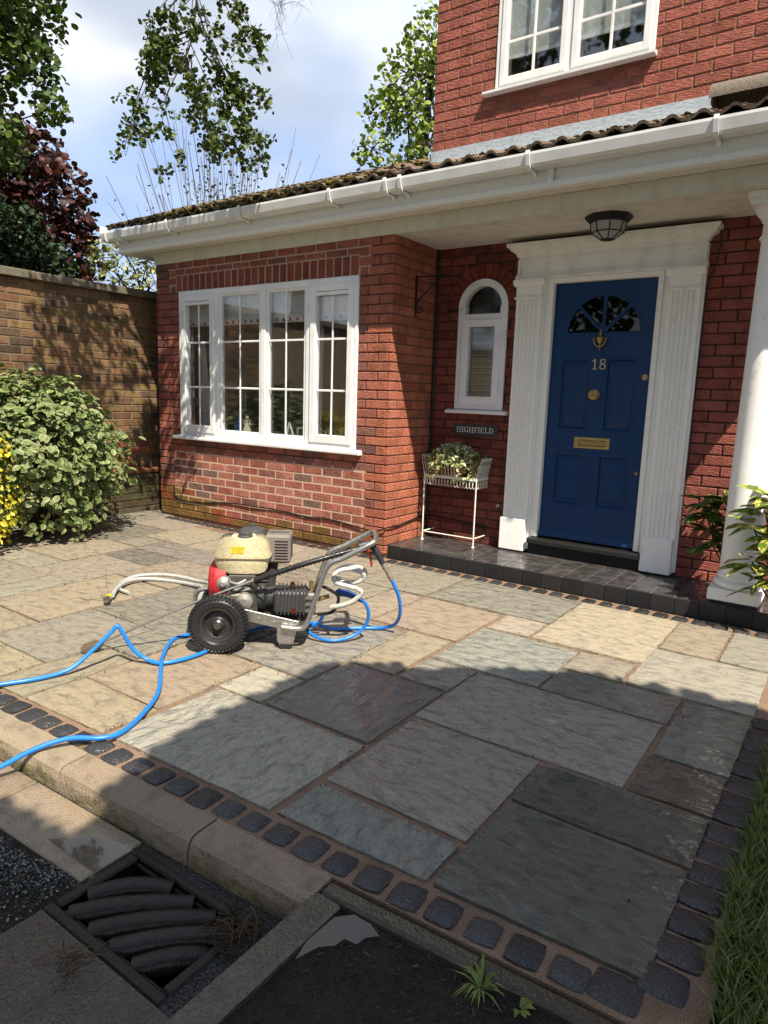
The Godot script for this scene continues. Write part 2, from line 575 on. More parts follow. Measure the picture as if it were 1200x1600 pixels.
func one_brick(parent: Node3D, tr: Transform3D, a: float, b: float, lo: float, hi: float, look: Callable, old, proud: float) -> void:
	var mb := MB.new()
	mb.T = tr
	var mid := Vector3((a + b) * 0.5, (lo + hi) * 0.5, 0)
	mb.col = look.call(mid.x, mid.y)
	var out := proud + R(-0.0015, 0.0015)
	mb.box(Vector3(a, lo + R(0, 0.001), -0.03), Vector3(b, hi - R(0, 0.001), out), 0.0035)
	bricks.append([(tr * mid).distance_to(EYE), parent, mb, old])

# the flat bed of mortar behind the bricks, holes left open
func backing(mb: MB, tr: Transform3D, s0: float, s1: float, y0: float, y1: float, holes: Array, zones: Array, plain: Color, depth := 0.2, face := -0.006) -> void:
	var xs := [s0, s1]
	var ys := [y0, y1]
	for h: Rect2 in holes:
		for e in [h.position.x, h.end.x]:
			if e > s0 and e < s1:
				xs.append(e)
		for e in [h.position.y, h.end.y]:
			if e > y0 and e < y1:
				ys.append(e)
	for zn in zones:
		var r: Rect2 = zn[0]
		for e in [r.position.x, r.end.x]:
			if e > s0 and e < s1:
				xs.append(e)
		for e in [r.position.y, r.end.y]:
			if e > y0 and e < y1:
				ys.append(e)
	xs.sort()
	ys.sort()
	mb.T = tr
	for i in xs.size() - 1:
		for j in ys.size() - 1:
			var a: float = xs[i]
			var b: float = xs[i + 1]
			var lo: float = ys[j]
			var hi: float = ys[j + 1]
			if b - a < 0.0005 or hi - lo < 0.0005:
				continue
			var p := Vector2((a + b) * 0.5, (lo + hi) * 0.5)
			var open := false
			for h: Rect2 in holes:
				open = open or h.has_point(p)
			if open:
				continue
			mb.col = plain
			var fc := face
			for zn in zones:
				if zn[0].has_point(p):
					mb.col = zn[1]
					fc = -0.0022     # repointed flush
			mb.box(Vector3(a, lo, face - depth), Vector3(b, hi, fc))
	mb.T = Transform3D.IDENTITY

func finish_bricks(most: int) -> void:
	bricks.sort_custom(func(p, q): return p[0] < q[0])
	var left := {}
	for i in bricks.size():
		var b = bricks[i]
		if i < most:
			put(b[1], "brick", b[2], M.brick if b[3] == null else M.oldbrick)
		else:
			var key = b[1]
			if not left.has(key):
				left[key] = [MB.new(), b[3]]
			var m: MB = left[key][0]
			m.v.append_array(b[2].v)
			m.n.append_array(b[2].n)
			m.c.append_array(b[2].c)
	for key in left:
		var o := put(key, "brickwork", left[key][0], M.oldbrick if left[key][1] != null else M.brick)
		o.set_meta("kind", "stuff")
	bricks.clear()

const TOP := 2.555          # underside of the porch ceiling and of the frieze
const WALL := -0.655        # main wall face behind the porch
const BAYX := -2.94

func front(z: float) -> Transform3D:
	return Transform3D(Basis.IDENTITY, Vector3(0, 0, z))

func facing_x(x: float) -> Transform3D:
	# s -> -z, y -> y, d -> +x
	return Transform3D(Basis(Vector3(0, 0, -1), Vector3(0, 1, 0), Vector3(1, 0, 0)), Vector3(x, 0, 0))

func red(by := 0.16) -> Color:
	var k := rng.randf()
	if k < 0.1:
		return vary(L(0.23, 0.115, 0.10), 0.15)
	if k < 0.2:
		return vary(L(0.30, 0.135, 0.108), 0.15)
	return vary(L(0.43, 0.155, 0.11), by)

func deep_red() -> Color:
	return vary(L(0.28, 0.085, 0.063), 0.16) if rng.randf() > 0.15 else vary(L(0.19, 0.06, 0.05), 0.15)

var corner := {}

func corner_tone(y: float) -> Color:
	var k := roundi(y / 0.075)
	if not corner.has(k):
		corner[k] = vary(L(0.49, 0.168, 0.106), 0.16)
	return corner[k]

func bay_look(s: float, y: float) -> Color:
	if s > -0.16:
		return corner_tone(y)
	var k := red()
	if y > 0.26 and y < 0.78 and rng.randf() < 0.35 and s > -2.75 and s < -0.2:
		k = vary(L(0.49, 0.205, 0.155), 0.1)
	if rng.randf() < 0.07 and y < 0.72:
		k = vary(L(0.25, 0.15, 0.125), 0.1)
	# green-brown splash line along the foot of the wall, thickest by the left corner
	var reach := 0.12 + 0.33 * clampf((-s - 1.9) / 1.0, 0.0, 1.0)
	if y < reach * R(0.75, 1.15):
		k = vary(L(0.23, 0.135, 0.045), 0.2) if rng.randf() < 0.6 else vary(L(0.30, 0.10, 0.045), 0.15)
	return k

var house: Node3D

func build_house() -> void:
	house = thing("house", "red brick house with white porch, blue front door and white windows", "house")
	var dark := L(0.10, 0.055, 0.045)
	var pale := L(0.62, 0.44, 0.33)
	# --- bay front
	var win := Rect2(-2.575, 0.862, 2.25, 1.412)
	var bay := holder(house, "bay_wall", "brick front wall of the room that projects left of the porch")
	var b := MB.new()
	backing(b, front(0), BAYX, -0.012, -0.1, TOP, [win], [[Rect2(-2.70, 0.1, 2.48, 0.62), pale], [Rect2(-2.74, 2.272, 2.52, 0.3), L(0.50, 0.36, 0.29)]], dark)
	put(bay, "mortar", b, M.mortar)
	var soldiers := Rect2(-2.625, 2.274, 2.285, 0.162)
	brickwork(bay, front(0), BAYX, -0.0315, 0.0, TOP, [win, soldiers], [], bay_look, 0.02, -2.94, null)
	var ss := soldiers.position.x
	while ss < soldiers.end.x - 0.05:
		one_brick(bay, front(0), ss + 0.006, ss + 0.082, soldiers.position.y + 0.004, soldiers.end.y - 0.008, func(_a, _b): return vary(L(0.34, 0.105, 0.075), 0.16), null, 0.0)
		ss += soldiers.size.x / 26.0
	# --- return wall of the bay, facing the porch
	var ret := holder(house, "return_wall", "narrow brick side wall of the bay facing the front step")
	b = MB.new()
	backing(b, facing_x(-0.002), 0.03, -WALL, -0.1, TOP, [], [], L(0.17, 0.10, 0.075))
	put(ret, "mortar", b, M.mortar)
	brickwork(ret, facing_x(-0.002), 0.001, -WALL - 0.004, 0.02, TOP, [], [], func(s, y): return corner_tone(y) if s < 0.2 else vary(L(0.52, 0.175, 0.105), 0.17), 0.02, 0.11, null)
	# --- wall behind the porch
	var arch_hole := Rect2(0.232, 1.225, 0.45, 1.07)
	var door_hole := Rect2(1.03, 0.0, 0.84, 2.26)
	var por := holder(house, "porch_wall", "shaded brick wall behind the porch on both sides of the door")
	b = MB.new()
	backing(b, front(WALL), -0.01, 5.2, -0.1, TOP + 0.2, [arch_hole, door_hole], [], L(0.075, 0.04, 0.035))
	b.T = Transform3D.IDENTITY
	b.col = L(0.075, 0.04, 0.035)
	for sg: float in [-1.0, 1.0]:
		var poly := PackedVector2Array()
		poly.append(Vector2(0.457 + sg * 0.2249, 2.296))
		for i in 9:
			var a := PI * 0.5 * i / 8.0
			poly.append(Vector2(0.457 + sg * cos(a) * 0.224, 2.066 + sin(a) * 0.224))
		b.prism(poly, WALL - 0.1, WALL - 0.0065)
	put(por, "mortar", b, M.mortar)
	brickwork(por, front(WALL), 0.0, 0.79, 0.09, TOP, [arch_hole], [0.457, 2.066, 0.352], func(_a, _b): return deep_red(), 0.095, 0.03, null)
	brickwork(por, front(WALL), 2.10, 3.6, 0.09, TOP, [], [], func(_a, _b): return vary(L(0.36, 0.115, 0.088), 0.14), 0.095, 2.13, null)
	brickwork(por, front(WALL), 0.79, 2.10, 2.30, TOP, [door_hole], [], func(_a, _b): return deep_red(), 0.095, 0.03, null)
	for i in 14:
		var a0 := PI * (i + 0.06) / 14.0
		var a1 := PI * (i + 0.94) / 14.0
		var poly := PackedVector2Array()
		for q in [[0.236, a0], [0.236, a1], [0.347, a1], [0.347, a0]]:
			poly.append(Vector2(0.457 + cos(q[1]) * q[0], 2.066 + sin(q[1]) * q[0]))
		var mb := MB.new()
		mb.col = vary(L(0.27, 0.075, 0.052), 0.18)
		mb.prism(poly, WALL - 0.04, WALL + 0.004 + R(0, 0.002))
		bricks.append([3.0, por, mb, null])
	# --- upper wall
	var up := holder(house, "upper_wall", "sunlit brick wall of the upper floor")
	var up_hole := Rect2(0.455, 3.70, 1.20, 1.05)
	b = MB.new()
	backing(b, front(WALL), -0.1, 5.2, TOP + 0.2, 5.4, [up_hole], [], L(0.30, 0.17, 0.13))
	put(up, "mortar", b, M.mortar)
	brickwork(up, front(WALL), -0.1, 2.75, 3.27, 4.95, [up_hole], [], func(_a, _b): return vary(L(0.41, 0.14, 0.102), 0.15), 3.27, -0.1, null)
	b = MB.new()
	b.col = L(0.33, 0.09, 0.06)
	b.box(Vector3(-0.1, -0.1, -6.0), Vector3(0.1, 5.4, WALL - 0.21))
	b.box(Vector3(5.0, -0.1, -6.0), Vector3(5.2, 5.4, WALL - 0.21))
	b.box(Vector3(-0.1, -0.1, -6.2), Vector3(5.2, 5.4, -6.003))
	b.box(Vector3(BAYX, -0.1, -4.0), Vector3(BAYX + 0.2, TOP, -0.21))
	b.box(Vector3(BAYX, -0.1, -4.2), Vector3(-0.103, TOP, -4.003))
	put(house, "outer_walls", b, M.brick)
	b = MB.new()
	b.col = L(0.12, 0.07, 0.05)
	b.prism(PackedVector2Array([Vector2(-0.5, 5.41), Vector2(5.6, 5.41), Vector2(2.55, 7.2)]), -6.5, -0.3)
	put(house, "main_roof", b, M.rooftile)
	# --- rooms behind the glass
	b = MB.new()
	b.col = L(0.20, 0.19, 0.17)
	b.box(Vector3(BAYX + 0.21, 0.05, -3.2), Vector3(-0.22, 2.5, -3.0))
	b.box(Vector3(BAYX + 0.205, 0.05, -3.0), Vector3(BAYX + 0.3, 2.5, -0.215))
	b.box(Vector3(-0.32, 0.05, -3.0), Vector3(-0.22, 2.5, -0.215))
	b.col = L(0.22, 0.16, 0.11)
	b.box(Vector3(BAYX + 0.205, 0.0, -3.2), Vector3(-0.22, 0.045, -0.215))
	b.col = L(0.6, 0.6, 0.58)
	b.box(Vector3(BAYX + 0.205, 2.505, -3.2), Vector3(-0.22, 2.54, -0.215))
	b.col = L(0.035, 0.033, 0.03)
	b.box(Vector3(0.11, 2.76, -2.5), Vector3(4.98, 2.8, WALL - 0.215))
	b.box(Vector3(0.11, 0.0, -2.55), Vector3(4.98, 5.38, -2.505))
	put(house, "room", b, M.plaster)

	roof_and_gutter()
	bay_window()
	arched_window()
	upper_window()
	door_and_surround()
	porch()
	finish_bricks(300)

func roof_and_gutter() -> void:
	# frieze board on the wall that runs on as the porch beam, soffit, fascia, gutter
	var b := MB.new()
	b.col = L(0.68, 0.67, 0.585)
	b.box(Vector3(BAYX - 0.012, TOP, -0.12), Vector3(3.17, 2.665, 0.012), 0.002)
	b.box(Vector3(BAYX - 0.012, TOP + 0.001, -3.0), Vector3(BAYX + 0.1, 2.665, -0.121))
	put(house, "frieze", b, M.oldpaint)
	b = MB.new()
	b.col = L(0.72, 0.69, 0.62)
	b.box(Vector3(-3.17, 2.667, -0.2), Vector3(3.19, 2.682, 0.219))
	b.box(Vector3(-3.17, 2.667, -3.0), Vector3(BAYX, 2.681, -0.201))
	put(house, "soffit", b, M.oldpaint)
	b = MB.new()
	b.col = L(0.74, 0.72, 0.66)
	b.box(Vector3(-0.002, TOP + 0.002, WALL - 0.005), Vector3(3.17, TOP + 0.03, -0.121))
	put(house, "porch_ceiling", b, M.oldpaint)
	b = MB.new()
	b.col = L(0.79, 0.785, 0.75)
	var joints := [-3.20, 1.34, 3.21]
	for i in 2:
		b.box(Vector3(joints[i] + 0.001, 2.66, 0.222), Vector3(joints[i + 1] - 0.001, 2.80, 0.24), 0.002)
		b.strip(PackedVector2Array([Vector2(0.24, 2.645), Vector2(0.247, 2.645), Vector2(0.252, 2.655), Vector2(0.252, 2.676), Vector2(0.246, 2.684), Vector2(0.24, 2.684)]), joints[i] + 0.001, joints[i + 1] - 0.001)
		b.box(Vector3(joints[i] + 0.001, 2.64, 0.2), Vector3(joints[i + 1] - 0.001, 2.659, 0.2395))
	b.box(Vector3(1.325, 2.655, 0.2525), Vector3(1.365, 2.80, 0.257), 0.001)
	b.box(Vector3(-3.20, 2.64, -3.0), Vector3(-3.182, 2.83, 0.2215), 0.002)
	b.box(Vector3(3.192, 2.56, -0.9), Vector3(3.21, 2.83, 0.2215), 0.002)
	put(house, "fascia", b, M.paint)
	# gutter: square-line section
	var g := holder(house, "gutter", "white plastic gutter along the eaves")
	b = MB.new()
	b.col = L(0.78, 0.78, 0.77)
	var prof := PackedVector2Array([Vector2(0.245, 2.8300), Vector2(0.245, 2.7700), Vector2(0.262, 2.7500), Vector2(0.335, 2.7500), Vector2(0.352, 2.7650), Vector2(0.366, 2.8180), Vector2(0.366, 2.8330), Vector2(0.36, 2.8330), Vector2(0.356, 2.8210), Vector2(0.344, 2.7710), Vector2(0.332, 2.7570), Vector2(0.264, 2.7570), Vector2(0.251, 2.7730), Vector2(0.251, 2.8300)])
	b.strip(prof, -3.33, 3.24)
	b.box(Vector3(-3.334, 2.7510, 0.247), Vector3(-3.3305, 2.9, 0.356))
	b.box(Vector3(3.2405, 2.7510, 0.247), Vector3(3.244, 2.9, 0.356))
	put(g, "channel", b, M.pvc)
	for x: float in [-3.24, -3.03, -2.28, -1.33, -0.36, 0.155, 0.28, 1.235, 2.3]:
		var k := MB.new()
		k.col = L(0.8, 0.8, 0.79)
		k.strip(PackedVector2Array([Vector2(0.241, 2.7150), Vector2(0.241, 2.7250), Vector2(0.262, 2.7470), Vector2(0.337, 2.7460), Vector2(0.357, 2.7630), Vector2(0.372, 2.8180), Vector2(0.371, 2.8410), Vector2(0.378, 2.8410), Vector2(0.381, 2.8180), Vector2(0.365, 2.7570), Vector2(0.342, 2.7375), Vector2(0.263, 2.7375)]), x - 0.013, x + 0.013)
		put(g, "bracket", k, M.pvc)
	# roof slope: tiles laid in courses, the lowest lips over the gutter
	var roof := holder(house, "porch_roof", "low tiled roof over bay and porch with moss")
	var e0 := Vector3(0, 2.862, 0.30)
	var e1 := Vector3(0, 3.175, WALL - 0.02)
	var sl := (e1 - e0).normalized()
	var nrm := Vector3(1, 0, 0).cross(sl)
	if nrm.y < 0:
		nrm = -nrm
	var run := e0.distance_to(e1)
	var rise := 0.10      # the slope over the bay climbs a little steeper to its own ridge
	b = MB.new()
	b.col = L(0.1, 0.085, 0.07)
	b.quad(Vector3(-0.1, 0, 0) + e0 - nrm * 0.02, Vector3(3.2, 0, 0) + e0 - nrm * 0.02, Vector3(3.2, 0, 0) + e1 - nrm * 0.02, Vector3(-0.1, 0, 0) + e1 - nrm * 0.02, nrm)
	b.quad(Vector3(-3.27, 0, 0) + e0 - nrm * 0.02, Vector3(-0.1, 0, 0) + e0 - nrm * 0.02, Vector3(-0.1, rise, 0) + e1 - nrm * 0.02, Vector3(-3.27, rise, 0) + e1 - nrm * 0.02, nrm)
	b.quad(Vector3(-3.27, 2.83, 0.28), Vector3(3.2, 2.83, 0.28), Vector3(3.2, 2.7, WALL - 0.02), Vector3(-3.27, 2.7, WALL - 0.02), Vector3.DOWN)
	b.quad(Vector3(-3.27, e1.y + rise - 0.025, e1.z), Vector3(-0.11, e1.y + rise - 0.025, e1.z), Vector3(-0.11, 2.7, -4.2), Vector3(-3.27, 2.7, -4.2), Vector3(0, 1, -0.1))
	b.quad(Vector3(-3.26, e1.y + rise - 0.03, e1.z), Vector3(-3.26, 2.83, 0.28), Vector3(-3.26, 2.7, 0.1), Vector3(-3.26, 2.7, -4.2), Vector3(-1, 0, 0))
	put(roof, "roof_deck", b, M.rooftile)
	var bas := Basis(Vector3(1, 0, 0), nrm, -sl)
	var rows := 4
	var w := 0.158
	for r in rows:
		var at: float = run * r / rows
		for i in 41:
			var x := -3.27 + i * w
			var mb := MB.new()
			var mossy := clampf((-x + 0.3) * 0.4, 0.0, 0.6)
			mb.col = vary(L(0.17, 0.125, 0.095), 0.2).lerp(L(0.10, 0.085, 0.055), mossy)
			var bb := bas if x > -0.15 else Basis(Vector3(1, 0, 0), atan2(rise, run) * 0.95) * bas
			mb.T = Transform3D(bb, e0 + sl * (at - 0.02 + R(-0.004, 0.004)) + Vector3(x, 0.0 if x > -0.15 else rise * at / run, 0) + nrm * (0.004 + 0.002 * r))
			var ln: float = run / rows + 0.055
			# a pan and a roll
			var pr := [Vector2(0.002, 0.0), Vector2(0.05, -0.004), Vector2(0.075, 0.006), Vector2(0.10, 0.024), Vector2(0.125, 0.026), Vector2(0.147, 0.012), Vector2(0.156, 0.0)]
			for j in pr.size() - 1:
				var p: Vector2 = pr[j]
				var q: Vector2 = pr[j + 1]
				var n2 := Vector3(-(q.y - p.y), q.x - p.x, 0)
				mb.quad(Vector3(p.x, p.y + 0.018, 0), Vector3(q.x, q.y + 0.018, 0), Vector3(q.x, q.y, -ln), Vector3(p.x, p.y, -ln), n2)
				mb.quad(Vector3(p.x, p.y, 0), Vector3(q.x, q.y, 0), Vector3(q.x, q.y + 0.018, 0), Vector3(p.x, p.y + 0.018, 0), Vector3(0, 0, 1))
			put(roof, "roof_tile", mb, M.rooftile)
	# lead flashing against the upper wall
	b = MB.new()
	b.col = L(0.44, 0.48, 0.52)
	var sections := [-0.105, 0.42, 1.1, 2.1]
	for i in 3:
		var x0: float = sections[i]
		var x1: float = sections[i + 1] + (0.03 if i < 2 else 0.0)
		var o := 0.002 * (i % 2)
		b.box(Vector3(x0, 3.225, WALL + 0.002 + o), Vector3(x1, 3.345, WALL + 0.0065 + o))
		b.quad(Vector3(x0, 3.258, WALL + 0.007 + o), Vector3(x1, 3.258, WALL + 0.007 + o), Vector3(x1, 3.218, WALL + 0.125 + o), Vector3(x0, 3.218, WALL + 0.125 + o), Vector3(0, 1, 0.3))
		b.quad(Vector3(x0, 3.218, WALL + 0.125 + o), Vector3(x1, 3.218, WALL + 0.125 + o), Vector3(x1, 3.208, WALL + 0.126 + o), Vector3(x0, 3.208, WALL + 0.126 + o), Vector3(0, 0, 1))
	put(house, "flashing", b, M.lead, "grey lead flashing strip at the foot of the upper wall")
	# half-round ridge tiles at the right
	for i in 3:
		b = MB.new()
		b.col = vary(L(0.20, 0.165, 0.135), 0.15)
		var x0 := 2.08 + i * 0.42
		b.T = Transform3D(Basis.IDENTITY, Vector3(0, 3.24, WALL + 0.12))
		for s in 10:
			var a := PI * s / 10.0
			var c2 := PI * (s + 1) / 10.0
			var na := Vector3(0, sin(a), cos(a))
			var nb := Vector3(0, sin(c2), cos(c2))
			b.squad(Vector3(x0, 0, 0) + na * 0.115, Vector3(x0 + 0.415, 0, 0) + na * 0.115, Vector3(x0 + 0.415, 0, 0) + nb * 0.115, Vector3(x0, 0, 0) + nb * 0.115, na, na, nb, nb)
			b.quad(Vector3(x0, 0, 0) + na * 0.115, Vector3(x0, 0, 0) + nb * 0.115, Vector3(x0, 0, 0) + nb * 0.09, Vector3(x0, 0, 0) + na * 0.09, Vector3(-1, 0, 0))
		b.box(Vector3(x0 + 0.01, -0.03, -0.1), Vector3(x0 + 0.02, 0.06, 0.09))
		put(roof, "ridge_tile", b, M.rooftile)
	# moss cushions
	var cushion := MB.new()
	cushion.col = Color(1, 1, 1)
	cushion.blob(Vector3.ZERO, Vector3(1, 0.6, 1), 9, 5)
	var ts := []
	var cs := []
	for i in 2600:
		var x := R(-3.27, 0.3) if rng.randf() < 0.8 else R(0.6, 3.1)
		var along := pow(rng.randf(), 1.6) * run
		if rng.randf() < 0.45:
			along = R(0, 0.05) + floorf(R(0, 3.99)) * run / 4.0
		var rr := R(0.008, 0.03) * (1.0 if x < 0.2 else 0.45)
		if x < -0.2 and i % 3 == 0:
			along = R(0.0, 0.12)
			rr = R(0.016, 0.04)
		ts.append(Transform3D(Basis(Vector3.UP, R(0, TAU)).scaled(Vector3(rr, rr * R(0.6, 1.1), rr)), e0 + sl * along + Vector3(x, 0.0 if x > -0.1 else rise * along / run, 0) + nrm * R(0.014, 0.04)))
		var k := rng.randf()
		cs.append(vary(L(0.10, 0.085, 0.02), 0.3) if k < 0.3 else (vary(L(0.17, 0.10, 0.025), 0.3) if k < 0.42 else vary(L(0.032, 0.03, 0.018), 0.35)))
	scatter(roof, "moss", cushion.mesh(), M.moss, ts, cs)

func pvc_frame(mb: MB, r: Rect2, wl: float, wr: float, wb: float, wt: float, z0: float, z1: float, ch := 0.006) -> void:
	# mitred rectangular frame, r is its outer edge
	mb.box(Vector3(r.position.x, r.position.y, z0), Vector3(r.position.x + wl, r.end.y, z1), ch)
	mb.box(Vector3(r.end.x - wr, r.position.y, z0), Vector3(r.end.x, r.end.y, z1), ch)
	mb.box(Vector3(r.position.x + wl - 0.004, r.position.y, z0 + 0.001), Vector3(r.end.x - wr + 0.004, r.position.y + wb, z1 - 0.0015), ch)
	mb.box(Vector3(r.position.x + wl - 0.004, r.end.y - wt, z0 + 0.001), Vector3(r.end.x - wr + 0.004, r.end.y, z1 - 0.0015), ch)

func pane(parent: Node3D, r: Rect2, z: float, m: Material) -> void:
	var b := MB.new()
	b.quad(Vector3(r.position.x, r.position.y, z), Vector3(r.end.x, r.position.y, z), Vector3(r.end.x, r.end.y, z), Vector3(r.position.x, r.end.y, z), Vector3(0, 0, 1))
	# sealed double glazing: a second sheet behind the first
	for zi: float in [z - 0.004, z - 0.02, z - 0.024]:
		b.quad(Vector3(r.position.x, r.position.y, zi), Vector3(r.end.x, r.position.y, zi), Vector3(r.end.x, r.end.y, zi), Vector3(r.position.x, r.end.y, zi), Vector3(0, 0, 1))
	put(parent, "pane", b, m)

func bay_window() -> void:
	var w := holder(house, "bay_window", "wide white four-light window with glazing bars")
	var white := L(0.80, 0.80, 0.81)
	var b := MB.new()
	b.col = white
	pvc_frame(b, Rect2(-2.58, 0.866, 2.25, 1.41), 0.052, 0.052, 0.055, 0.058, -0.06, 0.012)
	for x: float in [-2.034, -1.408, -0.862]:
		b.box(Vector3(x - 0.030, 0.91, -0.059), Vector3(x + 0.030, 2.225, 0.0095), 0.005)
	put(w, "frame", b, M.pvc)
	var sashes := [[-2.535, -2.060, true], [-2.005, -1.436, false], [-1.380, -0.89, false], [-0.838, -0.372, true]]
	for s in sashes:
		var x0: float = s[0]
		var x1: float = s[1]
		var y0 := 0.905
		var y1 := 2.232
		b = MB.new()
		b.col = white
		var rim := 0.062 if s[2] else 0.034
		pvc_frame(b, Rect2(x0, y0, x1 - x0, y1 - y0), rim, rim, rim + 0.008, rim, -0.045, 0.022 if s[2] else 0.0)
		if s[2]:
			b.box(Vector3(x0 + 0.05, y1 - rim - 0.034, 0.0), Vector3(x1 - 0.05, y1 - rim - 0.004, 0.018), 0.004)
		put(w, "sash", b, M.pvc)
		var gx0 := x0 + rim - 0.004
		var gx1 := x1 - rim + 0.004
		var gy0 := y0 + rim
		var gy1 := y1 - rim + 0.004 - (0.03 if s[2] else 0.0)
		pane(w, Rect2(gx0, gy0, gx1 - gx0, gy1 - gy0), -0.012, M.glass)
		var mid := (gx0 + gx1) * 0.5
		b = MB.new()
		b.col = white
		b.box(Vector3(mid - 0.009, gy0, -0.010), Vector3(mid + 0.009, gy1, -0.002), 0.003)
		put(w, "glazing_bar", b, M.pvc)
		for y: float in [1.352, 1.78]:
			b = MB.new()
			b.col = white
			b.box(Vector3(gx0, y - 0.009, -0.0095), Vector3(gx1, y + 0.009, -0.003), 0.003)
			put(w, "glazing_bar", b, M.pvc)
	b = MB.new()
	b.col = white
	b.strip(PackedVector2Array([Vector2(-0.05, 0.828), Vector2(0.052, 0.828), Vector2(0.058, 0.834), Vector2(0.058, 0.852), Vector2(0.05, 0.858), Vector2(0.0, 0.868), Vector2(-0.05, 0.868)]), -2.66, -0.262)
	put(w, "sill", b, M.pvc)
	b = MB.new()
	b.col = L(0.72, 0.72, 0.70)
	b.box(Vector3(-2.56, 0.90, -0.42), Vector3(-0.34, 0.925, -0.062), 0.004)
	put(w, "inner_sill", b, M.pvc)
	# roman blind, drawn up, in soft folds
	b = MB.new()
	for i in 4:
		var y1 := 2.24 - i * 0.065
		b.col = L(0.68, 0.68, 0.64)
		b.strip(PackedVector2Array([Vector2(-0.10, y1), Vector2(-0.085, y1 - 0.03), Vector2(-0.082, y1 - 0.085), Vector2(-0.095, y1 - 0.1), Vector2(-0.104, y1 - 0.085), Vector2(-0.106, y1)]), -2.53 + 0.002 * i, -0.37 - 0.002 * i)
	var bl := put(house, "blind", b, M.cloth, "white roman blind drawn up behind the wide window")
	for i in 26:
		b = MB.new()
		b.col = [L(0.35, 0.02, 0.03), L(0.06, 0.11, 0.14), L(0.2, 0.24, 0.2), L(0.05, 0.06, 0.09)][i % 4]
		var x := -2.48 + i * 0.082
		b.box(Vector3(x, 1.957, -0.0815), Vector3(x + 0.02, 1.985, -0.0795))
		b.box(Vector3(x + 0.014, 1.957, -0.0814), Vector3(x + 0.034, 1.966, -0.0796))
		put(bl, "motif", b, M.cloth)

func arched_window() -> void:
	var w := holder(house, "arched_window", "narrow white round-topped window beside the door")
	var white := L(0.79, 0.79, 0.80)
	var b := MB.new()
	b.col = white
	var cx := 0.457
	var cy := 2.066
	var z1 := WALL + 0.012
	var z0 := WALL - 0.06
	var n := 28
	for i in n:
		var a0 := PI * i / n
		var a1 := PI * (i + 1) / n
		for q in [[0.170, 0.226, z1]]:
			var p := []
			for k in [[q[0], a0], [q[1], a0], [q[1], a1], [q[0], a1]]:
				p.append(Vector3(cx + cos(k[1]) * k[0], cy + sin(k[1]) * k[0], q[2]))
			b.quad(p[0], p[1], p[2], p[3], Vector3(0, 0, 1))
			var am := (a0 + a1) * 0.5
			var rad := Vector3(cos(am), sin(am), 0)
			var back := Vector3(0, 0, z0 - z1)
			b.quad(p[1], p[2], p[2] + back, p[1] + back, rad)
			b.quad(p[0], p[3], p[3] + back, p[0] + back, -rad)
	b.box(Vector3(0.231, 1.235, z0), Vector3(0.287, cy, z1), 0.004)
	b.box(Vector3(0.627, 1.235, z0), Vector3(0.683, cy, z1), 0.004)
	b.box(Vector3(0.283, 1.236, z0 + 0.001), Vector3(0.631, 1.28, z1 - 0.001), 0.004)
	b.box(Vector3(0.283, 1.965, z0 + 0.001), Vector3(0.631, 2.016, z1 - 0.001), 0.004)
	b.box(Vector3(0.284, 2.016, z0 + 0.002), Vector3(0.297, cy + 0.01, z1 - 0.002))
	b.box(Vector3(0.617, 2.016, z0 + 0.002), Vector3(0.63, cy + 0.01, z1 - 0.002))
	put(w, "frame", b, M.pvc)
	b = MB.new()
	b.col = white
	pvc_frame(b, Rect2(0.275, 1.268, 0.365, 0.705), 0.062, 0.062, 0.075, 0.062, z0 + 0.005, z1 + 0.012)
	put(w, "sash", b, M.pvc)
	pane(w, Rect2(0.33, 1.335, 0.255, 0.58), WALL - 0.018, M.obscure)
	b = MB.new()
	var poly := PackedVector2Array([Vector2(cx - 0.172, 2.012), Vector2(cx + 0.172, 2.012)])
	for i in 15:
		var a := PI * i / 14.0
		poly.append(Vector2(cx + cos(a) * 0.172, cy + sin(a) * 0.172))
	var idx := Geometry2D.triangulate_polygon(poly)
	for t in range(0, idx.size(), 3):
		b.ftri(Vector3(poly[idx[t]].x, poly[idx[t]].y, WALL - 0.02), Vector3(poly[idx[t + 1]].x, poly[idx[t + 1]].y, WALL - 0.02), Vector3(poly[idx[t + 2]].x, poly[idx[t + 2]].y, WALL - 0.02), Vector3(0, 0, 1))
	put(w, "pane", b, M.obscure)
	for i in 12:
		b = MB.new()
		b.col = L(0.20, 0.22, 0.13)
		var y := 1.345 + i * 0.049
		b.quad(Vector3(0.325, y, WALL - 0.07), Vector3(0.592, y, WALL - 0.07), Vector3(0.592, y + 0.036, WALL - 0.083), Vector3(0.325, y + 0.036, WALL - 0.083), Vector3(0, 0.3, 1))
		b.col = L(0.62, 0.64, 0.58)
		b.box(Vector3(0.325, y - 0.004, WALL - 0.072), Vector3(0.592, y + 0.001, WALL - 0.066))
		put(w, "blind_slat", b, M.plaster)
	b = MB.new()
	b.col = white
	b.strip(PackedVector2Array([Vector2(WALL - 0.04, 1.198), Vector2(WALL + 0.046, 1.198), Vector2(WALL + 0.05, 1.203), Vector2(WALL + 0.05, 1.222), Vector2(WALL + 0.0, 1.234), Vector2(WALL - 0.04, 1.234)]), 0.165, 0.737)
	put(w, "sill", b, M.pvc)

